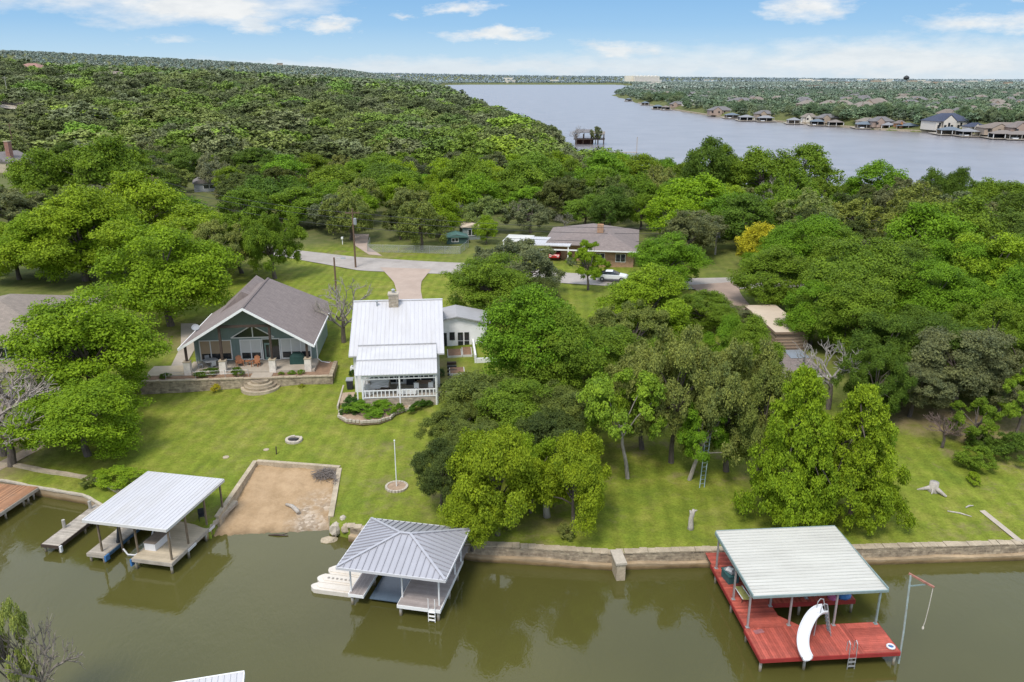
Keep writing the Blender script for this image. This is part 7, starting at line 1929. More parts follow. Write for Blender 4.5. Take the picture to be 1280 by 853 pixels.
for x, lb in ((-3.0, 'round yellow bush at the foot of the terrace wall'), (5.5, 'small yellow green bush at the foot of the terrace wall near its end')):
    p = ghp(x, -1.9, -.05); bush(p[0], p[1], p[2], .5 if x < 0 else .36, .5 if x < 0 else .36, .95 if x < 0 else .6, (.46, .40, .03) if x < 0 else (.3, .33, .03), lb)
adirondack('orange cedar porch chair turned towards the dining set', ghp(-1.35, 1.9, 1.3), R(30)); adirondack('orange cedar porch chair nearer the front door', ghp(.35, 1.7, 1.3), R(-5))
t = thing('side_table', 'small round orange table between the two orange chairs', 'table', ghp(-.55, 2.1, 1.3)); MB().lathe((0, 0, .45), [(.3, 0), (.3, .04)], 12).build('top', ORANGEW, t); MB().tube([(0, 0, 0), (0, 0, .45)], .05, 7).build('pedestal', ORANGEW, t)
t = thing('dining_table', 'grey round dining table on the porch below the tan blinds', 'table', ghp(-4.3, 1.9, 1.3)); MB().lathe((0, 0, .7), [(.75, 0), (.75, .05)], 16).build('top', GREYPL, t); MB().lathe((0, 0, 0), [(.3, 0), (.06, .06), (.06, .7)], 10).build('pedestal', GREYPL, t)
for k in range(4):
    a = k*1.57+.5; c = thing('dining_chair', ['grey porch dining chair nearest the end pier', 'grey porch dining chair with its back to the wall', 'grey porch dining chair on the garden side of the table', 'grey porch dining chair nearest the orange chairs'][k], 'chair', ghp(-4.3+1.1*math.cos(a), 1.9+.9*math.sin(a), 1.3), a-1.57)
    MB().box(-.22, .22, -.22, .22, .42, .46).build('seat', GREYPL, c); MB().box(-.22, .22, .2, .24, .46, .95).build('backrest', GREYPL, c)
    for x in (-.19, .19):
        for y in (-.19, .19): MB().tube([(x, y, 0), (x, y, .42)], .02, 5).build('leg', GREYPL, c)
t = thing('covered_grill', 'barbecue grill under a dark green canvas cover on the porch', 'grill', ghp(4.55, 2.2, 1.3), R(7))
o = MB().add([(-.75, -.35, 0), (.75, -.35, 0), (.75, .35, 0), (-.75, .35, 0), (-.72, -.33, .78), (.72, -.33, .78), (.72, .33, .85), (-.72, .33, .85), (-.42, -.2, 1.12), (.42, -.2, 1.12), (.42, .25, 1.16), (-.42, .25, 1.16)], [[0, 1, 5, 4], [1, 2, 6, 5], [2, 3, 7, 6], [3, 0, 4, 7], [4, 5, 9, 8], [5, 6, 10, 9], [6, 7, 11, 10], [7, 4, 8, 11], [8, 9, 10, 11]]).build('cover', DKGREEN, t)
# ---- white metal roofed house
WH = thing('white_house', 'white house with a white metal roof stepping down over a screened porch', 'house', (-10.8, 71.6, 2.1), R(5.5))
def whp(x, y, z=0.0):
    c, s = math.cos(R(5.5)), math.sin(R(5.5)); return (-10.8+x*c-y*s, 71.6+x*s+y*c, 2.1+z)
mb = MB(); V = [(-4.6, 3.7, -.3), (-4.6, 18.5, -.3), (-4.6, 18.5, 4.15), (-4.6, 11.1, 7.3), (-4.6, 3.7, 4.05)]; W = [(3.9, y, z) for _, y, z in V]
mb.add(V+W, [[0, 4, 3, 2, 1], [5, 6, 7, 8, 9], [0, 5, 9, 4], [1, 2, 7, 6]]); mb.build('wall', WHITEP, WH)
mb = MB(); mb.slab([(-5.0, 3.25, 4.05), (4.4, 3.25, 4.05), (4.4, 11.1, 7.5), (-5.0, 11.1, 7.5)], .14); mb.slab([(-5.0, 11.1, 7.5), (4.4, 11.1, 7.5), (4.4, 18.95, 4.05), (-5.0, 18.95, 4.05)], .14); rf = mb.build('roof', WHITEM, WH)
ribbed(MB(), -5.0, 4.4, 3.25, 11.1, 4.05, 7.5, 'y', .42, .035, .04).build('rib', WHITEM, rf); mb = MB(); mb.box(-5.02, 4.42, 10.95, 11.25, 7.47, 7.56); mb.build('ridge_cap', WHITEM, rf)
mb = MB(); mb.slab([(-4.15, 1.95, 3.98), (3.65, 1.95, 3.98), (3.65, 4.45, 4.66), (-4.15, 4.45, 4.66)], .08); mb.slab([(-4.15, -.35, 3.32), (3.65, -.35, 3.32), (3.65, 2.05, 3.93), (-4.15, 2.05, 3.93)], .08); rf = mb.build('porch_roof', mk('greyer_white_metal', (.58, .565, .56), .42, .8, .06, metal=.15, spec=.4, grime=.3, grime_c=(.40, .38, .36)), WH)
ribbed(MB(), -4.15, 3.65, 1.95, 4.45, 3.98, 4.66, 'y', .42, .032, .04).build('rib', WHITEM, rf); ribbed(MB(), -4.15, 3.65, -.35, 1.93, 3.32, 3.90, 'y', .30, .032, .04).build('rib', WHITEM, rf)
mb = MB(); mb.box(-4.15, 3.65, 4.40, 4.50, 4.662, 4.78); mb.box(-4.15, 3.65, 1.97, 2.06, 3.985, 4.05); mb.build('flashing', mk('flashing_grey', (.40, .39, .39), .5), rf)
MB().box(-3.55, 3.55, -.1, 3.65, -.3, .72).build('porch_base', TSTONE, WH); MB().box(-3.5, 3.5, -.05, 3.68, .722, .8).build('porch_floor', GREYP, WH)
for x in (-3.5, 0.02, 3.5): MB().box(x-.07, x+.07, -.14, .0, -.3, 3.26).build('porch_post', WHITEP, WH)
for x in (-4.0, 3.6): MB().box(x-.06, x+.06, .0, .12, -.3, 3.3).build('porch_post', WHITEP, WH)
for x0, x1 in ((-3.43, -.05), (.09, 3.43)):
    mb = MB(); mb.box(x0, x1, -.11, -.03, 1.55, 1.65); mb.box(x0, x1, -.11, -.03, .86, .95); [mb.box(x-.05, x+.05, -.10, -.04, .95, 1.55) for x in np.linspace(x0+.18, x1-.18, 9)]; mb.build('railing', WHITEP, WH)
for x in (-3.5, 3.44):
    mb = MB(); mb.box(x, x+.06, .02, 3.6, 1.55, 1.65); mb.box(x, x+.06, .02, 3.6, .86, .95); [mb.box(x, x+.06, y-.04, y+.04, .95, 1.55) for y in np.linspace(.3, 3.4, 9)]; mb.build('railing', WHITEP, WH)
for x0, x1 in ((-3.0, -1.5), (-1.1, 0.2), (.7, 3.2)): window(WH, x0, x1, 3.70, 1.0, 2.9, 2, GLASS, WHITEP, .09)
mb = MB(); mb.box(-3.45, 3.45, -.1, .02, 3.02, 3.24); [mb.box(x-.04, x+.04, -.08, 0, 2.82, 3.02) for x in np.linspace(-3.3, 3.3, 15)]; mb.box(-3.45, 3.45, -.1, 0, 2.74, 2.82); mb.build('lattice_frieze', WHITEP, WH)
ch = MB().box(-1.25, -.25, 10.0, 11.0, 6.2, 8.35).build('chimney', TSTONE, WH); mb = MB(); mb.box(-1.32, -.18, 9.93, 11.07, 8.352, 8.5); mb.build('chimney_cap', PSTONE, ch); MB().lathe((-.75, 10.5, 8.5), [(.16, 0), (.16, .3), (.26, .32), (.05, .45)], 8).build('flue', GALV, ch)
mb = MB(); mb.tube([(-2.5, 10.3, 7.05), (-2.5, 10.3, 7.6)], .08, 8); mb.lathe((-2.5, 10.3, 7.6), [(.16, 0), (.18, .12), (.06, .2)], 8); mb.build('roof_vent', GALV, WH)
wg = MB(); V = [(3.91, 15.2, .2), (9.4, 15.2, .2), (9.4, 15.2, 3.55), (6.0, 15.2, 4.3), (3.91, 15.2, 4.0)]; W = [(x, 19.5, z) for x, _, z in V]
wg.add(V+W, [[0, 1, 2, 3, 4], [9, 8, 7, 6, 5], [1, 6, 7, 2], [0, 5, 6, 1]]); wg.build('wing_wall', WHITEP, WH)
mb = MB(); mb.slab([(3.6, 14.8, 3.95), (6.0, 14.8, 4.45), (6.0, 19.8, 4.45), (3.6, 19.8, 3.95)], .12); mb.slab([(6.0, 14.8, 4.45), (9.8, 14.8, 3.6), (9.8, 19.8, 3.6), (6.0, 19.8, 4.45)], .12); mb.build('wing_roof', mk('wing_grey_roof', (.34, .33, .33), .7, 1, .1), WH)
for x0, x1, z0, z1 in ((4.15, 4.75, .55, 2.35), (5.2, 5.65, 1.6, 2.4), (6.15, 6.6, 1.55, 2.35), (6.9, 7.3, 1.55, 2.35), (6.15, 6.6, .5, 1.3), (6.9, 7.3, .5, 1.3)): window(WH, x0, x1, 15.2, z0, z1, 1, GLASS, DARKPL, .07, 'door' if z1-z0 > 1.5 else 'window')
MB().box(7.7, 7.9, 9.5, 15.15, -.3, 1.6).build('garden_wall', WHITEP, WH); MB().box(7.92, 10.2, 9.5, 9.7, -.3, 1.2).build('garden_wall', WHITEP, WH)
MB().box(-5.9, -4.65, 1.0, 11, -.3, .05).build('side_path', mk('tan_gravel', (.40, .30, .21), .95, 3, .25, (1, 1, 1), .4, 14), WH); mb = MB(); mb.box(-6.05, -5.9, .0, 13, -.3, .14); mb.build('path_kerb', PSTONE, WH)
t = thing('trash_bin', 'dark grey wheeled rubbish bin against the side of the white house', 'trash bin', whp(-5.2, 4.6, .05), R(5)); MB().add([(-.26, -.3, .08), (.26, -.3, .08), (.26, .3, .08), (-.26, .3, .08), (-.33, -.38, 1.0), (.33, -.38, 1.0), (.33, .38, 1.0), (-.33, .38, 1.0)], [[3, 2, 1, 0], [0, 1, 5, 4], [1, 2, 6, 5], [2, 3, 7, 6], [3, 0, 4, 7], [4, 5, 6, 7]]).build('body', DARKPL, t); MB().slab([(-.36, -.42, 1.1), (.36, -.42, 1.1), (.36, .42, 1.14), (-.36, .42, 1.14)], .09).build('lid', GREYPL, t)
for s_ in (-.25, .25): MB().tube([(s_-.04, .3, .1), (s_+.04, .3, .1)], .1, 10).build('wheel', TYRE, t)
t = thing('ac_unit', 'white box unit and pipes at the far side of the white house', 'air conditioner', whp(-5.2, 9.2, .05)); MB().box(-.35, .35, -.35, .35, 0, .8).build('case', WHITEP, t); MB().lathe((0, 0, .8), [(.28, 0), (.28, .03)], 12).build('fan_grille', GREYPL, t)
# porch furniture
t = thing('wicker_sofa', 'white cushioned sofa on the screened porch of the white house', 'sofa', whp(-2.1, 2.6, .8)); MB().box(-.95, .95, -.4, .4, .12, .45).build('seat', WHITEP, t); MB().box(-.95, .95, .3, .45, .45, .95).build('backrest', BLIND, t); MB().box(-1.05, -.95, -.4, .45, .0, .65).build('armrest', GREYP, t); MB().box(.95, 1.05, -.4, .45, .0, .65).build('armrest', GREYP, t)
t = thing('armchair', 'pale armchair at the railing of the screened porch', 'armchair', whp(-2.9, 1.1, .8), R(60)); MB().box(-.38, .38, -.35, .35, .1, .45).build('seat', BLIND, t); MB().box(-.38, .38, .3, .42, .45, .95).build('backrest', WHITEP, t)
t = thing('daybed', 'low white daybed beside the centre post of the screened porch', 'daybed', whp(.7, .9, .8)); MB().box(-.9, .9, -.35, .35, .1, .42).build('mattress', WHITEP, t); MB().box(-.95, -.9, -.4, .4, 0, .75).build('headboard', WHITEP, t)
t = thing('hearth', 'dark fireplace box on the back wall of the screened porch', 'fireplace', whp(.95, 3.4, .8)); MB().box(-.4, .4, -.15, .15, 0, 1.3).build('surround', DARKPL, t); MB().box(-.5, .5, -.2, .15, 1.302, 1.4).build('mantel', BROWNW, t)
t = thing('rattan_table', 'brown table and bench on the screened porch by the fireplace', 'table', whp(2.3, 2.2, .8)); MB().box(-.7, .7, -.4, .4, .66, .72).build('top', mk('rattan', (.22, .15, .10), .8, 6, .3), t)
for x in (-.6, .6):
    for y in (-.3, .3): MB().tube([(x, y, 0), (x, y, .66)], .035, 6).build('leg', BROWNW, t)
for k, (x, y) in enumerate(((1.6, 1.4), (3.0, 1.4))):
    t = thing('porch_chair', ['brown porch chair nearer the centre post of the screened porch', 'brown porch chair nearer the corner of the screened porch'][k], 'chair', whp(x, y, .8), R(180)); MB().box(-.24, .24, -.22, .22, .4, .45).build('seat', mk('rattan', (.24, .17, .12), .8, 6, .3), t); MB().box(-.24, .24, .2, .24, .45, 1.0).build('backrest', WHITEP, t)
    for xx in (-.2, .2):
        for yy in (-.19, .19): MB().tube([(xx, yy, 0), (xx, yy, .4)], .02, 5).build('leg', WHITEP, t)
t = thing('coffee_table', 'dark low table in front of the porch sofa', 'table', whp(-1.5, 1.6, .8)); MB().box(-.45, .45, -.25, .25, .32, .38).build('top', BROWNW, t); [MB().box(x-.03, x+.03, y-.03, y+.03, 0, .32).build('leg', BROWNW, t) for x in (-.38, .38) for y in (-.2, .2)]
# beds in front of the white house
t = thing('flower_bed', 'curved flower bed with a pale stone edging in front of the white house', 'flower bed', whp(-2.4, -1.6, 0), R(5.5))
pl = [(-2.6, 1.4), (-3.3, .6), (-3.2, -.6), (-2.4, -1.6), (-1.0, -2.1), (.6, -2.0), (1.6, -1.3), (2.0, -.3), (3.2, .6), (3.4, 1.4)]
MB().prism(pl, -.3, .03).build('soil', MULCH, t); mb = MB()
for i in range(len(pl)-1):
    a, b = Vector((*pl[i], 0)), Vector((*pl[i+1], 0)); n = max(2, int((b-a).length/.32))
    for k in range(n): p = a.lerp(b, k/n); mb.box(p.x-.15, p.x+.15, p.y-.09, p.y+.09, -.1, .12+.03*(k % 2), math.atan2(b.y-a.y, b.x-a.x))
mb.build('stone_edging', PSTONE, t)
for x, y, rx, ry, h, c, lb in [(-4.5, -.2, 1.1, 1.4, 1.7, (.055, .12, .02), 'tall dark green bush at the porch corner of the white house'), (-4.7, -1.2, 1.0, 1.0, 1.2, (.055, .11, .02), 'low dark bush at the outer corner of the white house flower bed'), (-3.2, -1.7, 2.1, 1.3, 1.7, (.15, .27, .02), 'big leafy bright green plant filling the flower bed'), (-1.6, -1.3, 1.6, 1.0, 1.6, (.16, .28, .02), 'second bright green leafy plant in the flower bed, next to the porch'), (-.1, -1.3, .65, .6, 1.15, (.12, .22, .02), 'small round green bush at the inner end of the flower bed'),
      (1.95, -.75, 1.9, .6, 1.0, (.075, .15, .018), 'long clipped hedge under the porch railing of the white house'), (3.9, 6.9, .6, .9, .7, (.07, .11, .03), 'green shrub beside the upper garden steps'), (4.6, 3.4, .6, .7, .8, (.05, .10, .02), 'dark green shrub at the porch side of the garden steps'), (6.2, 3.2, .7, .6, .7, (.10, .13, .08), 'grey green shrub on the far side of the garden steps'), (-5.3, 8.1, .4, .7, .6, (.05, .1, .02), 'green shrub along the side path of the white house')]:
    p = whp(x, y); bush(p[0], p[1], gz(p[0], p[1])-.05, rx, ry, h, c, lb)
t = thing('timber_planter', 'raised timber planting bed between the lawn and the bare tree', 'planter', (-20.7, 80.5, gz(-20.7, 80.5)), R(5)); MB().box(-1.1, 1.1, -1.5, 1.5, -.3, .40).build('timber_frame', GREYP, t); MB().box(-1.0, 1.0, -1.4, 1.4, .402, .46).build('soil', DIRT, t)
for k, (x, y, w_, d_, lb) in enumerate([(5.6, 12.6, .8, 1.2, 'brown soil bed with a pale frame below the wing door'), (7.0, 12.8, .55, 1.4, 'brown paved bed beside the low white garden wall'), (5.7, 7.4, .8, 1.0, 'square soil bed with a pale frame half way down the garden steps')]):
    p = whp(x, y, 0); t = thing('garden_bed', lb, 'garden bed', (p[0], p[1], gz(p[0], p[1])+.05), R(5.5)); MB().box(-w_, w_, -d_, d_, -.3, .12).build('frame', BLIND, t); MB().box(-w_+.08, w_-.08, -d_+.08, d_-.08, .122, .15).build('soil', mk('brown_soil', (.22, .13, .08), .95, 3, .3), t)
t = thing('rock_terrace', 'rough stone terrace edge and patio beside the white house porch', 'terrace', whp(4.9, 3.2, 0), R(5.5)); g = random.Random(12)
MB().box(-1.2, 2.3, -.5, 8.5, -.6, .18).build('patio', mk('flag_patio', (.36, .28, .21), .9, 2, .25, bump=.4), t); mb = MB()
for k in range(26): x = -1.2+3.5*g.random(); y = -.7+g.uniform(-.5, .3); s_ = g.uniform(.15, .32); mb.box(x-s_, x+s_, y-s_*.7, y+s_*.7, -.4, g.uniform(.0, .42), g.uniform(0, 3))
mb.build('edge_stones', CAPST, t)
t = thing('garden_steps', 'dark timber garden steps climbing beside the white house', 'steps', whp(5.2, 3.6, .15), R(5.5))
for k in range(7): MB().box(-.5, .5, .95*k, .95*k+.32, -.1, .16+.10*k).build('step', BROWNW if k % 2 == 0 else DARKPL, t)
# ------------------------------------------------------------------------------------------------ houses, cars and poles along the road
def hip_roof(mb, x0, x1, y0, y1, ze, zr, inset=None, t=.15):
    """hip roof over a rectangle; the ridge runs along the longer side"""
    if x1-x0 >= y1-y0: i = inset or (y1-y0)/2; A, B = (x0+i, (y0+y1)/2, zr), (x1-i, (y0+y1)/2, zr)
    else: i = inset or (x1-x0)/2; A, B = ((x0+x1)/2, y0+i, zr), ((x0+x1)/2, y1-i, zr)
    a, b, c, d = (x0, y0, ze), (x1, y0, ze), (x1, y1, ze), (x0, y1, ze)
    if x1-x0 >= y1-y0: F = [(a, b, B, A), (b, c, B), (c, d, A, B), (d, a, A)]
    else: F = [(a, b, A), (b, c, B, A), (c, d, B), (d, a, A, B)]
    for f in F: mb.add(f, [list(range(len(f)))])
    mb.box(x0, x1, y0, y1, ze-t, ze-.003); return mb
BH = thing('brick_house', 'long low brick house with a brown hip roof across the road', 'house', (13.3, 131, 4.3), R(-9))
mb = MB(); mb.box(-6.6, 7.0, -4.4, 9, -.3, 2.6); mb.box(-.6, 6.9, -8.2, -4.41, -.3, 2.6); mb.build('wall', BRICK, BH); mb = MB(); hip_roof(mb, -7.6, 7.6, -5.5, 9.8, 2.7, 4.9); rf = mb.build('roof', SHINGLE, BH)
mb = MB(); hip_roof(mb, -1.2, 7.4, -9.3, 3.5, 2.72, 4.5); mb.build('front_wing_roof', SHINGLE, BH); MB().box(-7.7, 7.7, -9.36, -9.31, 2.5, 2.7).build('fascia', WHITEP, BH)
MB().box(.8, 1.8, -1.2, -.4, 3.2, 5.3).build('chimney', BRICK, rf); window(BH, 1.0, 2.4, -8.2, .8, 2.0, 2); window(BH, 4.2, 5.6, -8.2, .8, 2.0, 2)
for y in (-5.5, -1.0, 3.5):
    mb = MB(); mb.box(7.002, 7.06, y, y+1.3, .7, 2.0); mb.build('window', WHITEP, BH)
t = thing('carport', 'flat white metal carport reaching out from the brick house', 'carport', (4.6, 130.2, 4.3), R(-12)); MB().slab([(-1.5, -4.4, 2.75), (5.6, -4.4, 2.75), (5.6, 1.3, 2.95), (-1.5, 1.3, 2.95)], .14).build('roof', WHITEM, t)
ribbed(MB(), -1.5, 5.6, -4.4, 1.3, 2.75, 2.95, 'y', .4, .04).build('rib', WHITEM, t)
MB().slab([(-6.0, -1.5, 2.58), (-1.55, -1.5, 2.58), (-1.55, 3.6, 2.72), (-6.0, 3.6, 2.72)], .14).build('side_roof', CREAMM, t)
for x, y in ((5.3, -4.2), (-1.3, -4.2), (5.3, 1.1), (-5.8, -1.3), (-5.8, 3.4)): MB().box(x-.09, x+.09, y-.09, y+.09, -.2, 2.6).build('post', WHITEP, t)
def car(label, loc, rz, paint, truck=False):
    t = thing('parked_truck' if truck else 'parked_car', label, 'truck' if truck else 'car', loc, rz)
    if truck: prof = [(-2.6, .45), (-2.65, 1.05), (-.6, 1.08), (-.55, 1.1), (1.15, 1.1), (2.5, 1.02), (2.65, .8), (2.65, .42)]; roofp = [(-.55, 1.1), (-.45, 1.75), (.65, 1.78), (1.25, 1.1)]
    else: prof = [(-2.2, .38), (-2.25, .9), (-1.9, 1.0), (1.0, .98), (2.1, .82), (2.25, .6), (2.25, .36)]; roofp = [(-1.9, .99), (-1.0, 1.38), (.1, 1.40), (1.05, .97)]
    hw = .88
    def ext(P, h0, h1): n = len(P); V = [(x, -h0 if i in (0, n-1) else -h1, z) for i, (x, z) in enumerate(P)]+[(x, h0 if i in (0, n-1) else h1, z) for i, (x, z) in enumerate(P)]; return V, [list(range(n)), [2*n-1-i for i in range(n)]]+[[(i+1) % n, i, n+i, n+(i+1) % n] for i in range(n)]
    o = MB().add(*ext(prof, hw, hw)).build('body', paint, t); b = o.modifiers.new('bev', 'BEVEL'); b.width = .07; b.segments = 2
    MB().add(*ext(roofp, hw-.04, hw-.17)).build('glasshouse', GLASS, t)
    r = [(x*.93+(.0 if truck else -.03), z+.012) for x, z in roofp[1:3]]; MB().slab([(r[0][0], -.68, r[0][1]), (r[1][0], -.68, r[1][1]), (r[1][0], .68, r[1][1]), (r[0][0], .68, r[0][1])], .05).build('roof_panel', paint, t)
    for x in (-1.4, 1.4):
        for y in (-.84, .84):
            w_ = MB().tube([(x, y-.1, .33), (x, y+.1, .33)], .33, 16).build('wheel', TYRE, t); MB().tube([(x, y-.108, .33), (x, y+.108, .33)], .19, 12).build('hubcap', GALV, w_)
    for s_ in (-.6, .6): MB().box(prof[-2][0]-.01, prof[-2][0]+.02, s_-.17, s_+.17, .62, .76).build('headlight', WHITEPL, t); MB().box(prof[1][0]-.03, prof[1][0]+.0, s_-.15, s_+.15, .66, .82).build('tail_light', REDCAR, t)
    return t
car('small white car parked at the edge of the road by the lime tree', (14.6, 113.6, 4.24), R(-12), WHCAR); car('red pickup truck in the shade of the white carport', (7.2, 128.6, 4.42), R(-100), REDCAR, True)
# tan trailer house
t = thing('trailer_house', 'long tan trailer with a flat roof and a lower shingled end', 'trailer house', (30.9, 90, 3.4), R(2)); MB().box(-1.9, 1.75, -5.6, 5.2, -.6, 2.0).build('wall', TRAIL, t)
mb = MB(); [mb.box(-1.93, 1.78, -5.66, -5.6, z, z+.14) for z in (-.2, .15, .5, .85, 1.2, 1.55)]; [mb.box(-1.96, -1.9, -5.6, 5.2, z, z+.14) for z in (-.2, .15, .5, .85, 1.2, 1.55)]; mb.build('siding_band', TRAILD, t)
MB().box(-2.05, 1.9, -5.8, 5.4, 2.0, 2.14).build('roof', TRAILR, t); mb = MB(); mb.box(-2.08, 1.93, -5.86, -5.802, 1.92, 2.16); mb.box(-2.1, -2.052, -5.8, 5.4, 1.92, 2.16); mb.build('roof_trim', TRAILD, t)
MB().box(-3.1, .9, -12.6, -5.75, -1.6, -.42).build('lower_wall', TRAIL, t); MB().slab([(-3.3, -12.9, -.30), (1.1, -12.9, -.30), (1.1, -5.88, .05), (-3.3, -5.88, .05)], .12).build('lower_roof', SHINGLE, t); MB().slab([(-1.0, -8.3, .0), (1.05, -8.3, .0), (1.05, -5.9, .12), (-1.0, -5.9, .12)], .04).build('metal_patch', mk('bluish_metal', (.33, .38, .44), .4, 2, .1, metal=.3), t); MB().box(-3.32, 1.12, -12.98, -12.902, -.46, -.26).build('white_trim', WHITEP, t)
# tan roofed house at the frame edge
t = thing('tan_roof_house', 'house under a big tan shingle roof at the frame edge behind the shade tree', 'house', (-57.5, 89, 3.0), R(12)); MB().box(-7.5, 6.5, -9, 8, -.8, 2.6).build('wall', TANP, t); mb = MB(); hip_roof(mb, -8.4, 7.4, -10, 9, 2.6, 5.4); rf = mb.build('roof', TANSH, t); MB().lathe((-1.5, -3.6, 4.1), [(.3, 0), (.3, .35), (.42, .38), (.42, .5), (.1, .6)], 10).build('roof_vent', WHITEP, rf); window(t, -5, -3.4, -9, .7, 1.9, 2); window(t, 1, 2.6, -9, .7, 1.9, 2)
def cabin(name, label, loc, rz, w_, d_, hw, hr, wm, rm, gable=True):
    t = thing(name, label, 'house' if w_ > 5 else 'shed', loc, rz); MB().box(-w_/2, w_/2, -d_/2, d_/2, -.6, hw).build('wall', wm, t); mb = MB()
    if gable: mb.add([(-w_/2-.3, -d_/2-.3, hw-.1), (0, -d_/2-.3, hr), (w_/2+.3, -d_/2-.3, hw-.1), (-w_/2-.3, d_/2+.3, hw-.1), (0, d_/2+.3, hr), (w_/2+.3, d_/2+.3, hw-.1)], [[0, 1, 4, 3], [1, 2, 5, 4], [0, 2, 1], [3, 4, 5]])
    else: hip_roof(mb, -w_/2-.5, w_/2+.5, -d_/2-.5, d_/2+.5, hw, hr)
    mb.build('roof', rm, t); window(t, -w_*.25, w_*.05, -d_/2, hw*.35, hw*.8, 2); return t
cabin('garden_shed', 'tan roofed grey shed behind the chain link fence', (-7.4, 146.5, 4.25), R(12), 4.0, 4.2, 2.4, 2.9, mk('grey_green_wall', (.22, .25, .23), .8), TRAILR); cabin('low_shed', 'low shed with a dark green metal roof beside the tan one', (-10.0, 142.4, 4.2), R(8), 3.6, 3.4, 1.3, 1.8, mk('dark_green_wall', (.05, .09, .08), .8), mk('green_metal_roof', (.08, .16, .14), .5, 2, .1))
t = cabin('hillside_house', 'grey roofed house with a tall brick chimney at the frame edge', (-144, 232, 7.3), R(-15), 11, 9, 3.0, 5.4, TANP, GREYSH); MB().box(2.2, 3.6, -1.5, -.3, 3, 8.2).build('chimney', REDBR, t); MB().box(2.1, 3.7, -1.6, -.2, 8.202, 8.45).build('chimney_cap', CAPST, t)
cabin('hillside_house', 'grey roof showing below the silvery tree', (-76.5, 207, 5.3), R(20), 9, 9, 2.2, 4.4, GREYPL, GREYSH); cabin('hillside_house', 'little white house in deep shade behind the road trees', (-42, 173, 4.4), R(5), 6, 5, 2.6, 3.6, WHITEP, GREYSH)
cabin('hillside_house', 'tan roofed house high on the wooded hill', (-241, 512, 28.4), R(10), 17, 12, 5.5, 8.5, TANP, TANSH, False); cabin('hillside_house', 'reddish roofed house on the crest of the hill', (-304, 536, 33), R(-10), 18, 12, 6, 9, REDBR, mk('red_roof', (.30, .17, .14), .9, 1, .2), False)
cabin('hillside_house', 'tan flat roofed house in the woods toward the lake', (5, 262, 5), R(15), 12, 9, 4.8, 6.3, WHITEP, TANSH, False); cabin('hillside_house', 'brownish roof in the woods further toward the lake', (3, 303, 5.2), R(-20), 12, 9, 5, 6.8, TANP, SHINGLE, False)
# utility poles and wires
def pole(label, x, y, h, z, arm=True, can=True, lamp=False, m=POLEW):
    t = thing('utility_pole' if not lamp else 'lamp_post', label, 'pole', (x, y, z), R(8)); MB().tube([(0, 0, -.3), (0, 0, h)], [.16, .11], 8).build('pole', m, t)
    if arm: mb = MB(); mb.box(-1.1, 1.1, -.06, .06, h-.75, h-.6); [mb.lathe((x_, 0, h-.6), [(.05, 0), (.07, .1), (.03, .2)], 6) for x_ in (-1, -.35, .35, 1)]; mb.build('crossarm', m, t)
    if can: MB().lathe((.32, -.1, h-2.5), [(.22, 0), (.26, .1), (.26, .95), (.1, 1.08)], 10).build('transformer', GREYPL, t)
    if lamp: MB().tube([(0, 0, h-.3), (.5, 0, h-.05), (1.0, 0, h-.1)], .04, 6).build('lamp_arm', GALV, t); MB().add([(.85, -.16, h-.2), (1.5, -.16, h-.2), (1.5, .16, h-.2), (.85, .16, h-.2), (.95, -.1, h-.02), (1.4, -.1, h-.02), (1.4, .1, h-.02), (.95, .1, h-.02)], [[3, 2, 1, 0], [0, 1, 5, 4], [1, 2, 6, 5], [2, 3, 7, 6], [3, 0, 4, 7], [4, 5, 6, 7]]).build('lamp_head', GREYPL, t)
    return t
pole('tall wooden power pole with a grey transformer beside the road', -24.5, 122.8, 9.4, 3.85, True, True); t = pole('short wooden lamp post with a street light behind the green house', -23.1, 102, 6.8, 3.3, False, False, True); MB().tube([(0, -.18, .3), (0, -.18, 2.6)], .07, 6).build('meter_pipe', GALV, t)
pole('dark power pole poking out behind the lime green trees', -66.5, 150, 11.2, 4.2, True, True); pole('wooden power pole standing in the woods above the brick chimney house', -159.2, 262, 9.6, 9.5, True, False); pole('pale power pole by the road clearing on the hill', -232, 385, 12, 21.5, True, False, m=PILE); pole('pale power pole beside the drive beyond the white car', 33.4, 129.4, 5.2, 4.75, True, True, m=PILE)
def wires(label, A, B, zs, sag):
    mb = MB()
    for dz in zs: mb.tube([(A[0]+(B[0]-A[0])*k/12, A[1]+(B[1]-A[1])*k/12, A[2]+(B[2]-A[2])*k/12+dz-sag*4*(k/12)*(1-k/12)) for k in range(13)], .034, 5)
    return mb
for k, (A, B) in enumerate([((-24.5, 122.8, 12.6), (33.4, 129.4, 9.2)), ((-66.5, 150, 14.6), (-24.5, 122.8, 12.6))]):
    for j, dz in enumerate((0, -.9, -2.2)):
        o = wires('', A, B, (dz,), .9).build('power_line', WIRE); tag(o, [['top', 'middle', 'bottom'][j]+' power line running from the tall pole over the brick house', ['top', 'middle', 'bottom'][j]+' power line running from the tall pole to the pole behind the lime trees'][k], 'power line')
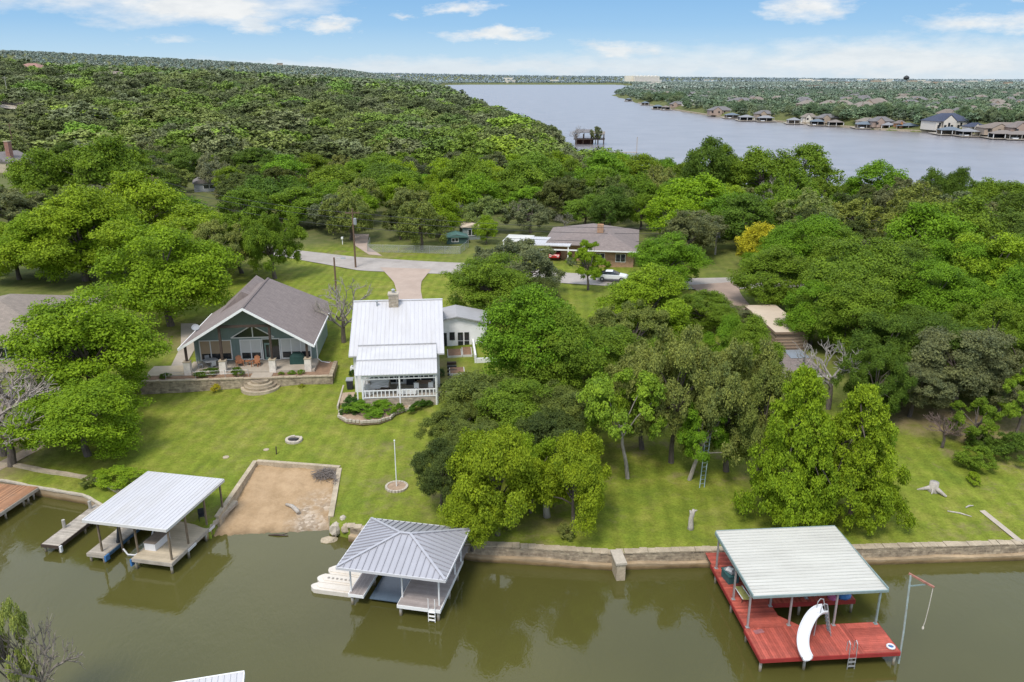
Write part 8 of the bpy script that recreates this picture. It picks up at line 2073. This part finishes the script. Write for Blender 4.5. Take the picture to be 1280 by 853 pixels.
# chain link fence
def linkmat():
    m, t, b, out = nodes('chain_link'); v = coord(t, (1, 1, 1), 'World', (0, 0, 0)); sp = N(t, 'ShaderNodeSeparateXYZ'); L(t, v, sp.inputs[0])
    a = mth(t, 'ADD', sp.outputs[0], sp.outputs[2]); c = mth(t, 'SUBTRACT', sp.outputs[0], sp.outputs[2])
    f = mth(t, 'MAXIMUM', *[mth(t, 'LESS_THAN', mth(t, 'FRACT', mth(t, 'MULTIPLY', q, 9.0)), .2) for q in (a, c)])
    tr = N(t, 'ShaderNodeBsdfTransparent'); mx = N(t, 'ShaderNodeMixShader'); L(t, f, mx.inputs[0]); L(t, tr.outputs[0], mx.inputs[1]); b.inputs['Base Color'].default_value = (.35, .36, .36, 1); L(t, b.outputs[0], mx.inputs[2]); L(t, mx.outputs[0], out.inputs[0]); return m
t = thing('chain_link_fence', 'chain link fence around the yard across the road', 'fence', (-17, 136, 0)); FP = [(-25.2, 140.5), (-24.6, 134.2), (-16.5, 133.4), (-8.7, 132.2), (-7.6, 138)]; mb = MB(); rb = MB(); LM = linkmat()
for a, b in zip(FP, FP[1:]):
    n = max(1, int(math.hypot(b[0]-a[0], b[1]-a[1])/2.6))
    for k in range(n+1):
        x, y = a[0]+(b[0]-a[0])*k/n, a[1]+(b[1]-a[1])*k/n
        if k < n or b == FP[-1]: z = gz(x, y); MB().tube([(x+17, y-136, z-.1), (x+17, y-136, z+1.3)], .035, 6).build('post', GALV, t)
        if k < n:
            x2, y2 = a[0]+(b[0]-a[0])*(k+1)/n, a[1]+(b[1]-a[1])*(k+1)/n; z, z2 = gz(x, y), gz(x2, y2); mb.quad((x+17, y-136, z), (x2+17, y2-136, z2), (x2+17, y2-136, z2+1.25), (x+17, y-136, z+1.25)); rb.tube([(x+17, y-136, z+1.27), (x2+17, y2-136, z2+1.27)], .02, 5)
mb.build('mesh_panel', LM, t); rb.build('top_rail', GALV, t)
z = gz(-30.1, 145.5); t = thing('mail_box', 'little white mailbox on a post on the far verge', 'mailbox', (-30.1, 140.5, gz(-30.1, 140.5))); MB().box(-.06, .06, -.06, .06, 0, 1.0).build('post', WHITEP, t); MB().box(-.16, .16, -.28, .28, 1.0, 1.35).build('box', WHITEP, t)
# loose shrubs
for x, y, rx, ry, h, c, k, lb in [(-31.6, 57.6, 2.3, 1.5, 1.5, 'limeg', 'cedar', 'sprawling yellow green vine shrub at the wall behind the finger pier'), (-33.8, 57.8, 1.2, .9, .8, 'olive2', 'elm', 'straggly brownish shrub on the stepped wall beside the vine shrub'),
    (38.2, 59.4, 1.7, 1.5, 2.0, 'mid', 'cedar', 'rounded green shrub at the edge of the dry lawn'), (42.0, 60.6, 2.2, 2.0, 2.8, 'deep', 'cedar', 'big dark shrub at the frame edge above the dry lawn'), (36.9, 57.4, 1.3, .6, .5, 'lime', 'elm', 'low yellow green weed patch below the rounded shrub'), (40.2, 62.5, 1.6, 1.4, 1.8, 'deep', 'elm', 'dark shrub between the rounded one and the low bush tree'),
    (33.5, 69.3, 2.0, 1.6, 1.6, 'mid', 'cedar', 'low green shrub at the foot of the thicket behind the clearing'), (46.5, 71, 2.5, 2.0, 3.0, 'deep', 'elm', 'dark undergrowth shrub below the wide dark oak'), (31.2, 63.0, 1.8, 1.5, 2.6, 'fresh', 'cedar', 'fresh green shrub behind the full cypress'),
    (-47.5, 60.8, 1.6, 1.2, 1.6, 'deep', 'elm', 'dark shrub under the leafless trees at the frame edge'), (-45.6, 74, 2.6, 2.2, 2.2, 'mid', 'elm', 'green shrub behind the leafless trees'), (3.9, 49.7, 1.0, .7, 1.0, 'olive', 'elm', 'dry twiggy shrub on the wall below the willow clump'), (-.3, 50.9, .9, .7, .9, 'olive', 'elm', 'pale dry twiggy shrub under the leaning willow')]:
    bush(x, y, gz(x, y), rx, ry, h, TINT[c], lb, 'shrub', k)
# broken trunk between the willows
mb = MB(); z = gz(2.6, 52.3); mb.tube([(0, 0, -.1), (-.1, 0, .9), (.1, -.1, 1.9), (-.2, -.1, 2.8)], [.3, .24, .2, .12], 8); mb.tube([(.1, -.1, 1.8), (.6, -.3, 2.2), (.8, -.5, 1.6)], [.17, .13, .05], 7); mb.tube([(-.2, -.1, 2.6), (-.9, 0, 3.3), (-1.5, .1, 3.9)], [.1, .07, .03], 6)
o = mb.build('broken_trunk', DEADW, None, True); o.location = (2.6, 52.3, z); tag(o, 'broken silver grey trunk between the two willows', 'trunk')
# near bank with a sapling in the bottom corner
nb_ = MB(); nb_.prism([(-60, -10), (-60, 33.5), (-30, 34.2), (-22, 33.8), (-18, 28), (-16, -10)], -2, .5); tag(nb_.build('near_bank', bpy.data.materials['land']), kind='structure')
tree('bare', -23.6, 32.8, .4, 8.4, 4.2, .6, (.26, .22, .18), 'thin bare crown with a few green leaves in the bottom corner', sub=1)
t = tree('young', -25.2, 33.0, .4, 9.2, 2.6, 1.0, (.30, .34, .08), 'young yellow green tree top at the bottom frame edge beside the bare one', sub=0)
# ------------------------------------------------------------------------------------------------ far shore
RM = [mk('far_grey_roof', (.165, .155, .155), .9, .3, .15), mk('far_tan_roof', (.225, .195, .165), .9, .3, .15), mk('far_brown_roof', (.20, .165, .14), .9, .3, .15), mk('far_warm_roof', (.19, .16, .145), .9, .3, .15), mk('far_navy_roof', (.055, .065, .10), .8, .3, .15), mk('far_pale_roof', (.42, .41, .40), .8, .3, .1)]
WMAT = [mk('far_tan_wall', (.38, .30, .23), .9, .3, .1), mk('far_brick_wall', (.36, .27, .22), .9, .3, .12), mk('far_white_wall', (.62, .57, .50), .9, .3, .06), mk('far_orange_wall', (.45, .22, .11), .9, .3, .1)]
def far_house(x, y, z, w_, h, r, rz, label, group=None, wm=None):
    w_ *= .86; h *= .9
    t = thing('lakeside_house', label, 'house', (x, y, z-.5), rz, group); d_ = w_*.62; hw = h*.5; wm = wm or WMAT[(int(x*3+y)) % 2]
    MB().box(-w_/2, w_/2, -d_/2, d_/2, -1, hw).build('wall', wm, t); mb = MB(); hip_roof(mb, -w_/2-.6, w_/2+.6, -d_/2-.6, d_/2+.6, hw, h)
    mb.add([(-w_*.38, -d_/2-2.2, hw-.1), (-w_*.18, -d_/2-2.2, h*.93), (w_*.02, -d_/2-2.2, hw-.1), (-w_*.38, 0, hw-.1), (-w_*.18, 0, h*.93), (w_*.02, 0, hw-.1)], [[0, 1, 4, 3], [1, 2, 5, 4]]); mb.build('roof', RM[r], t)
    MB().add([(-w_*.36, -d_/2-2, -1), (0, -d_/2-2, -1), (0, -d_/2-2, hw), (-w_*.18, -d_/2-2, h*.88), (-w_*.36, -d_/2-2, hw)], [[0, 1, 2, 3, 4]]).build('gable_wall', wm, t)
    n = max(2, int(w_/4.5))
    for k in range(n):
        xx = -w_/2+w_*(k+.5)/n; yy = -d_/2-2.03 if -w_*.36 < xx < 0 else -d_/2-.03; MB().box(xx-.7, xx+.7, yy-.04, yy+.02, hw*.3, hw*.8).build('window', GLASS, t)
    return t
for x, y, z, w_, h, r, rz, lb in EHOUSES:
    big = 'large white' in lb
    t = far_house(x, y, z, w_, h, r, rz if not big else .15, lb, None, WMAT[2] if big or 'white' in lb or 'pale' in lb else WMAT[3] if 'orange' in lb else WMAT[1] if 'brick' in lb else None)
    if big:
        for k in range(6): MB().box(-w_/2+.6+k*w_/6.3, -w_/2+2.2+k*w_/6.3, -w_*.31-2.1, -w_*.31-2.05, .3, h*.24).build('arch_opening', GLASS, t)
RN = ['grey', 'tan', 'brown']
for x, y, z, w_, h, r, rz in EGENERIC: far_house(x, y, z, w_, h, r, rz, '%s roofed house deep among the trees beyond the first rows of the far shore' % RN[min(r, 2)], '%s roofs among the far trees' % RN[min(r, 2)])
ROOF3 = [mk('boathouse_grey', (.24, .24, .25), .7, .3, .1), mk('boathouse_brown', (.21, .18, .16), .8, .3, .15), mk('boathouse_blue', (.13, .16, .19), .6, .3, .1)]
for i, (x, y, w_, d_, r, rz) in enumerate(EDOCKS):
    w_ *= .88
    nm = ['first', 'second', 'third', 'fourth', 'fifth', 'sixth', 'seventh', 'eighth', 'ninth', 'tenth', 'eleventh', 'twelfth', 'thirteenth'][i] if i < 13 else None
    lb = '%s boathouse along the far shore counting from the open lake' % nm if nm else ['grey boathouse on the inner side of the far point', 'boathouse at the bend of the far point', 'boathouse near the tip of the far point', 'outermost boathouse on the tip of the far point'][i-13]
    if i == 8: lb = 'broad blue grey boathouse, largest on the far shore'; r = 2
    t = thing('boathouse', lb, 'boathouse', (x, y, 0), rz-.18, 'boathouses of the far shore'); mb = MB(); hip_roof(mb, -w_/2, w_/2, 0, d_, 3.3, 5.0); mb.build('roof', ROOF3[r], t); MB().box(-w_/2-1, w_/2+2, -.6, d_+10, .5, .8).build('deck', GREYP, t)
    for xx in (-w_/2+.4, 0, w_/2-.4):
        for yy in (.4, d_-.4): MB().box(xx-.15, xx+.15, yy-.15, yy+.15, -1, 3.2).build('post', WHITEP if i % 2 else PILE, t)
    MB().box(-w_/2+.5, w_/2-.5, d_-.7, d_-.5, .8, 3.1).build('back_wall', DARKPL if i % 3 else WMAT[0], t)
    if i % 2 == 0: MB().add([(-w_*.3, 1, .5), (-w_*.12, 1, .5), (-w_*.08, 1.2, 1.4), (-w_*.34, 1.2, 1.4), (-w_*.3, d_-2, .5), (-w_*.12, d_-2, .5), (-w_*.08, d_-2, 1.4), (-w_*.34, d_-2, 1.4)], [[0, 1, 2, 3], [7, 6, 5, 4], [3, 2, 6, 7], [0, 3, 7, 4], [1, 5, 6, 2]]).build('hull', WHITEPL, tag(thing('moored_boat', 'white boat under the %s' % lb, 'boat', (x, y, 0), rz-.18)))
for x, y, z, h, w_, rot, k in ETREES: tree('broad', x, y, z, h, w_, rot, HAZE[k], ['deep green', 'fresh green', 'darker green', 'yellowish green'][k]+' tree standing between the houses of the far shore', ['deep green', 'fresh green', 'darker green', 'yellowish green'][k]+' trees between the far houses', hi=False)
# low bank along the far shore
t = thing('sea_wall', 'low tan sea wall along the whole far shore', 'wall', (230, 600, 0)); pts_ = [(350, 400), (284, 456), (271, 519), (246, 553), (220, 634), (186, 743), (180, 890), (181, 1200)]; mb = MB()
for a, b in zip(pts_, pts_[1:]): mb.bar((a[0]-230+1.0, a[1]-600, .4), (b[0]-230+1.0, b[1]-600, .4), 1.6, 1.6)
mb.build('sea_wall_face', CAPST, t)
# dark boathouse beyond the near woods
t = thing('lake_house_dock', 'dark two level boathouse with a railing out in the lake beyond the woods', 'boathouse', (40.5, 431, 0), R(-8)); MB().box(-8, 8, -4, 4, 2.4, 2.8).build('upper_deck', BROWNW, t); MB().slab([(-7.5, -4, 6.2), (1, -4, 6.2), (1, 4, 7.2), (-7.5, 4, 7.2)], .3).build('roof', RM[0], t); MB().slab([(1.2, -4, 5.6), (8, -4, 5.4), (8, 4, 6.2), (1.2, 4, 6.4)], .3).build('low_roof', RM[1], t)
for x in (-7, -3, 1, 4.5, 7.5):
    for y in (-3.6, 3.6): MB().box(x-.2, x+.2, y-.2, y+.2, -2, 5.3).build('post', BROWNW, t)
mb = MB(); mb.box(-8, 8, -4.05, -3.95, 3.7, 3.85); mb.box(-8, 8, -4.05, -3.95, 3.2, 3.3); mb.build('railing', BROWNW, t); MB().box(-7, 2, 1, 3.4, -1, 2.3).build('lower_store', mk('rust_wall', (.16, .08, .06), .9, 1, .2), t)
t = thing('jetty', 'thin jetty with one tall post standing in the lake near the dark boathouse', 'jetty', (49, 372, 0), R(-4)); MB().box(-8, 8, -.8, .8, .6, .85).build('planking', GREYP, t); [MB().box(x-.12, x+.12, -.12, .12, -2, .6).build('pile', GREYP, t) for x in (-7, -2, 3)]; MB().box(7.4, 7.7, -.12, .12, -2, 7.5).build('tall_post', GREYP, t)
# town on the horizon
t = thing('apartment_building', 'long cream apartment block standing on the far end of the lake', 'apartment building', (925, 5960, 5), R(4)); CRE = mk('cream_wall', (.70, .64, .54), .9, .02, .05); CRW = mk('hazy_window', (.36, .36, .37), .7, .02, .05)
MB().box(-62, 120, 0, 40, 0, 52).build('main_wing', CRE, t); MB().box(-118, -62, 30, 70, 0, 55).build('side_wing', CRE, t); mb = MB(); [mb.box(-62+k*26, -52+k*26, -1, 41, 52, 59) for k in range(7)]; mb.build('roof_gable', WHITEP, t); MB().box(-70, 150, -30, -4, 0, 12).build('podium', mk('hazy_tan', (.5, .44, .38), .9), t)
for f in range(6): MB().box(-58, 116, -.5, -.1, 6+f*7.6, 9+f*7.6).build('window_band', CRW, t)
g = random.Random(21)
for k in range(46):
    y = g.uniform(2300, 6200) if k % 3 else g.uniform(6300, 8800); u_ = g.uniform(-.30, .66); x = u_*y
    if float(lake_dist(np.array([x]), np.array([y]))[0]) < 25: continue
    w_ = g.uniform(25, 70)*(y/4500); hh = g.uniform(6, 11)*(y/4500)+6; z = gz(x, y); t = thing('town_building', 'pale flat building, a speck in the hazy town beyond the lake', 'building', (x, y, z+2), g.uniform(-.3, .3), 'pale specks of the distant town')
    MB().box(-w_/2, w_/2, -w_/4, w_/4, -2, hh).build('wall', [CRE, WMAT[0], WMAT[2]][k % 3], t); MB().box(-w_/2-.5, w_/2+.5, -w_/4-.5, w_/4+.5, hh+.01, hh+1.5).build('roof', [RM[5], RM[1], RM[5]][k % 3], t)
t = thing('water_tower', 'dark round water tower standing above the far skyline', 'water tower', (2810, 6000, 10)); MB().lathe((0, 0, 22), [(1, 0), (13, 2), (19, 8), (20, 15), (15, 23), (4, 29), (.5, 31)], 16).build('tank', DARKPL, t); MB().tube([(0, 0, -10), (0, 0, 24)], 2.5, 8).build('stem', GREYPL, t)
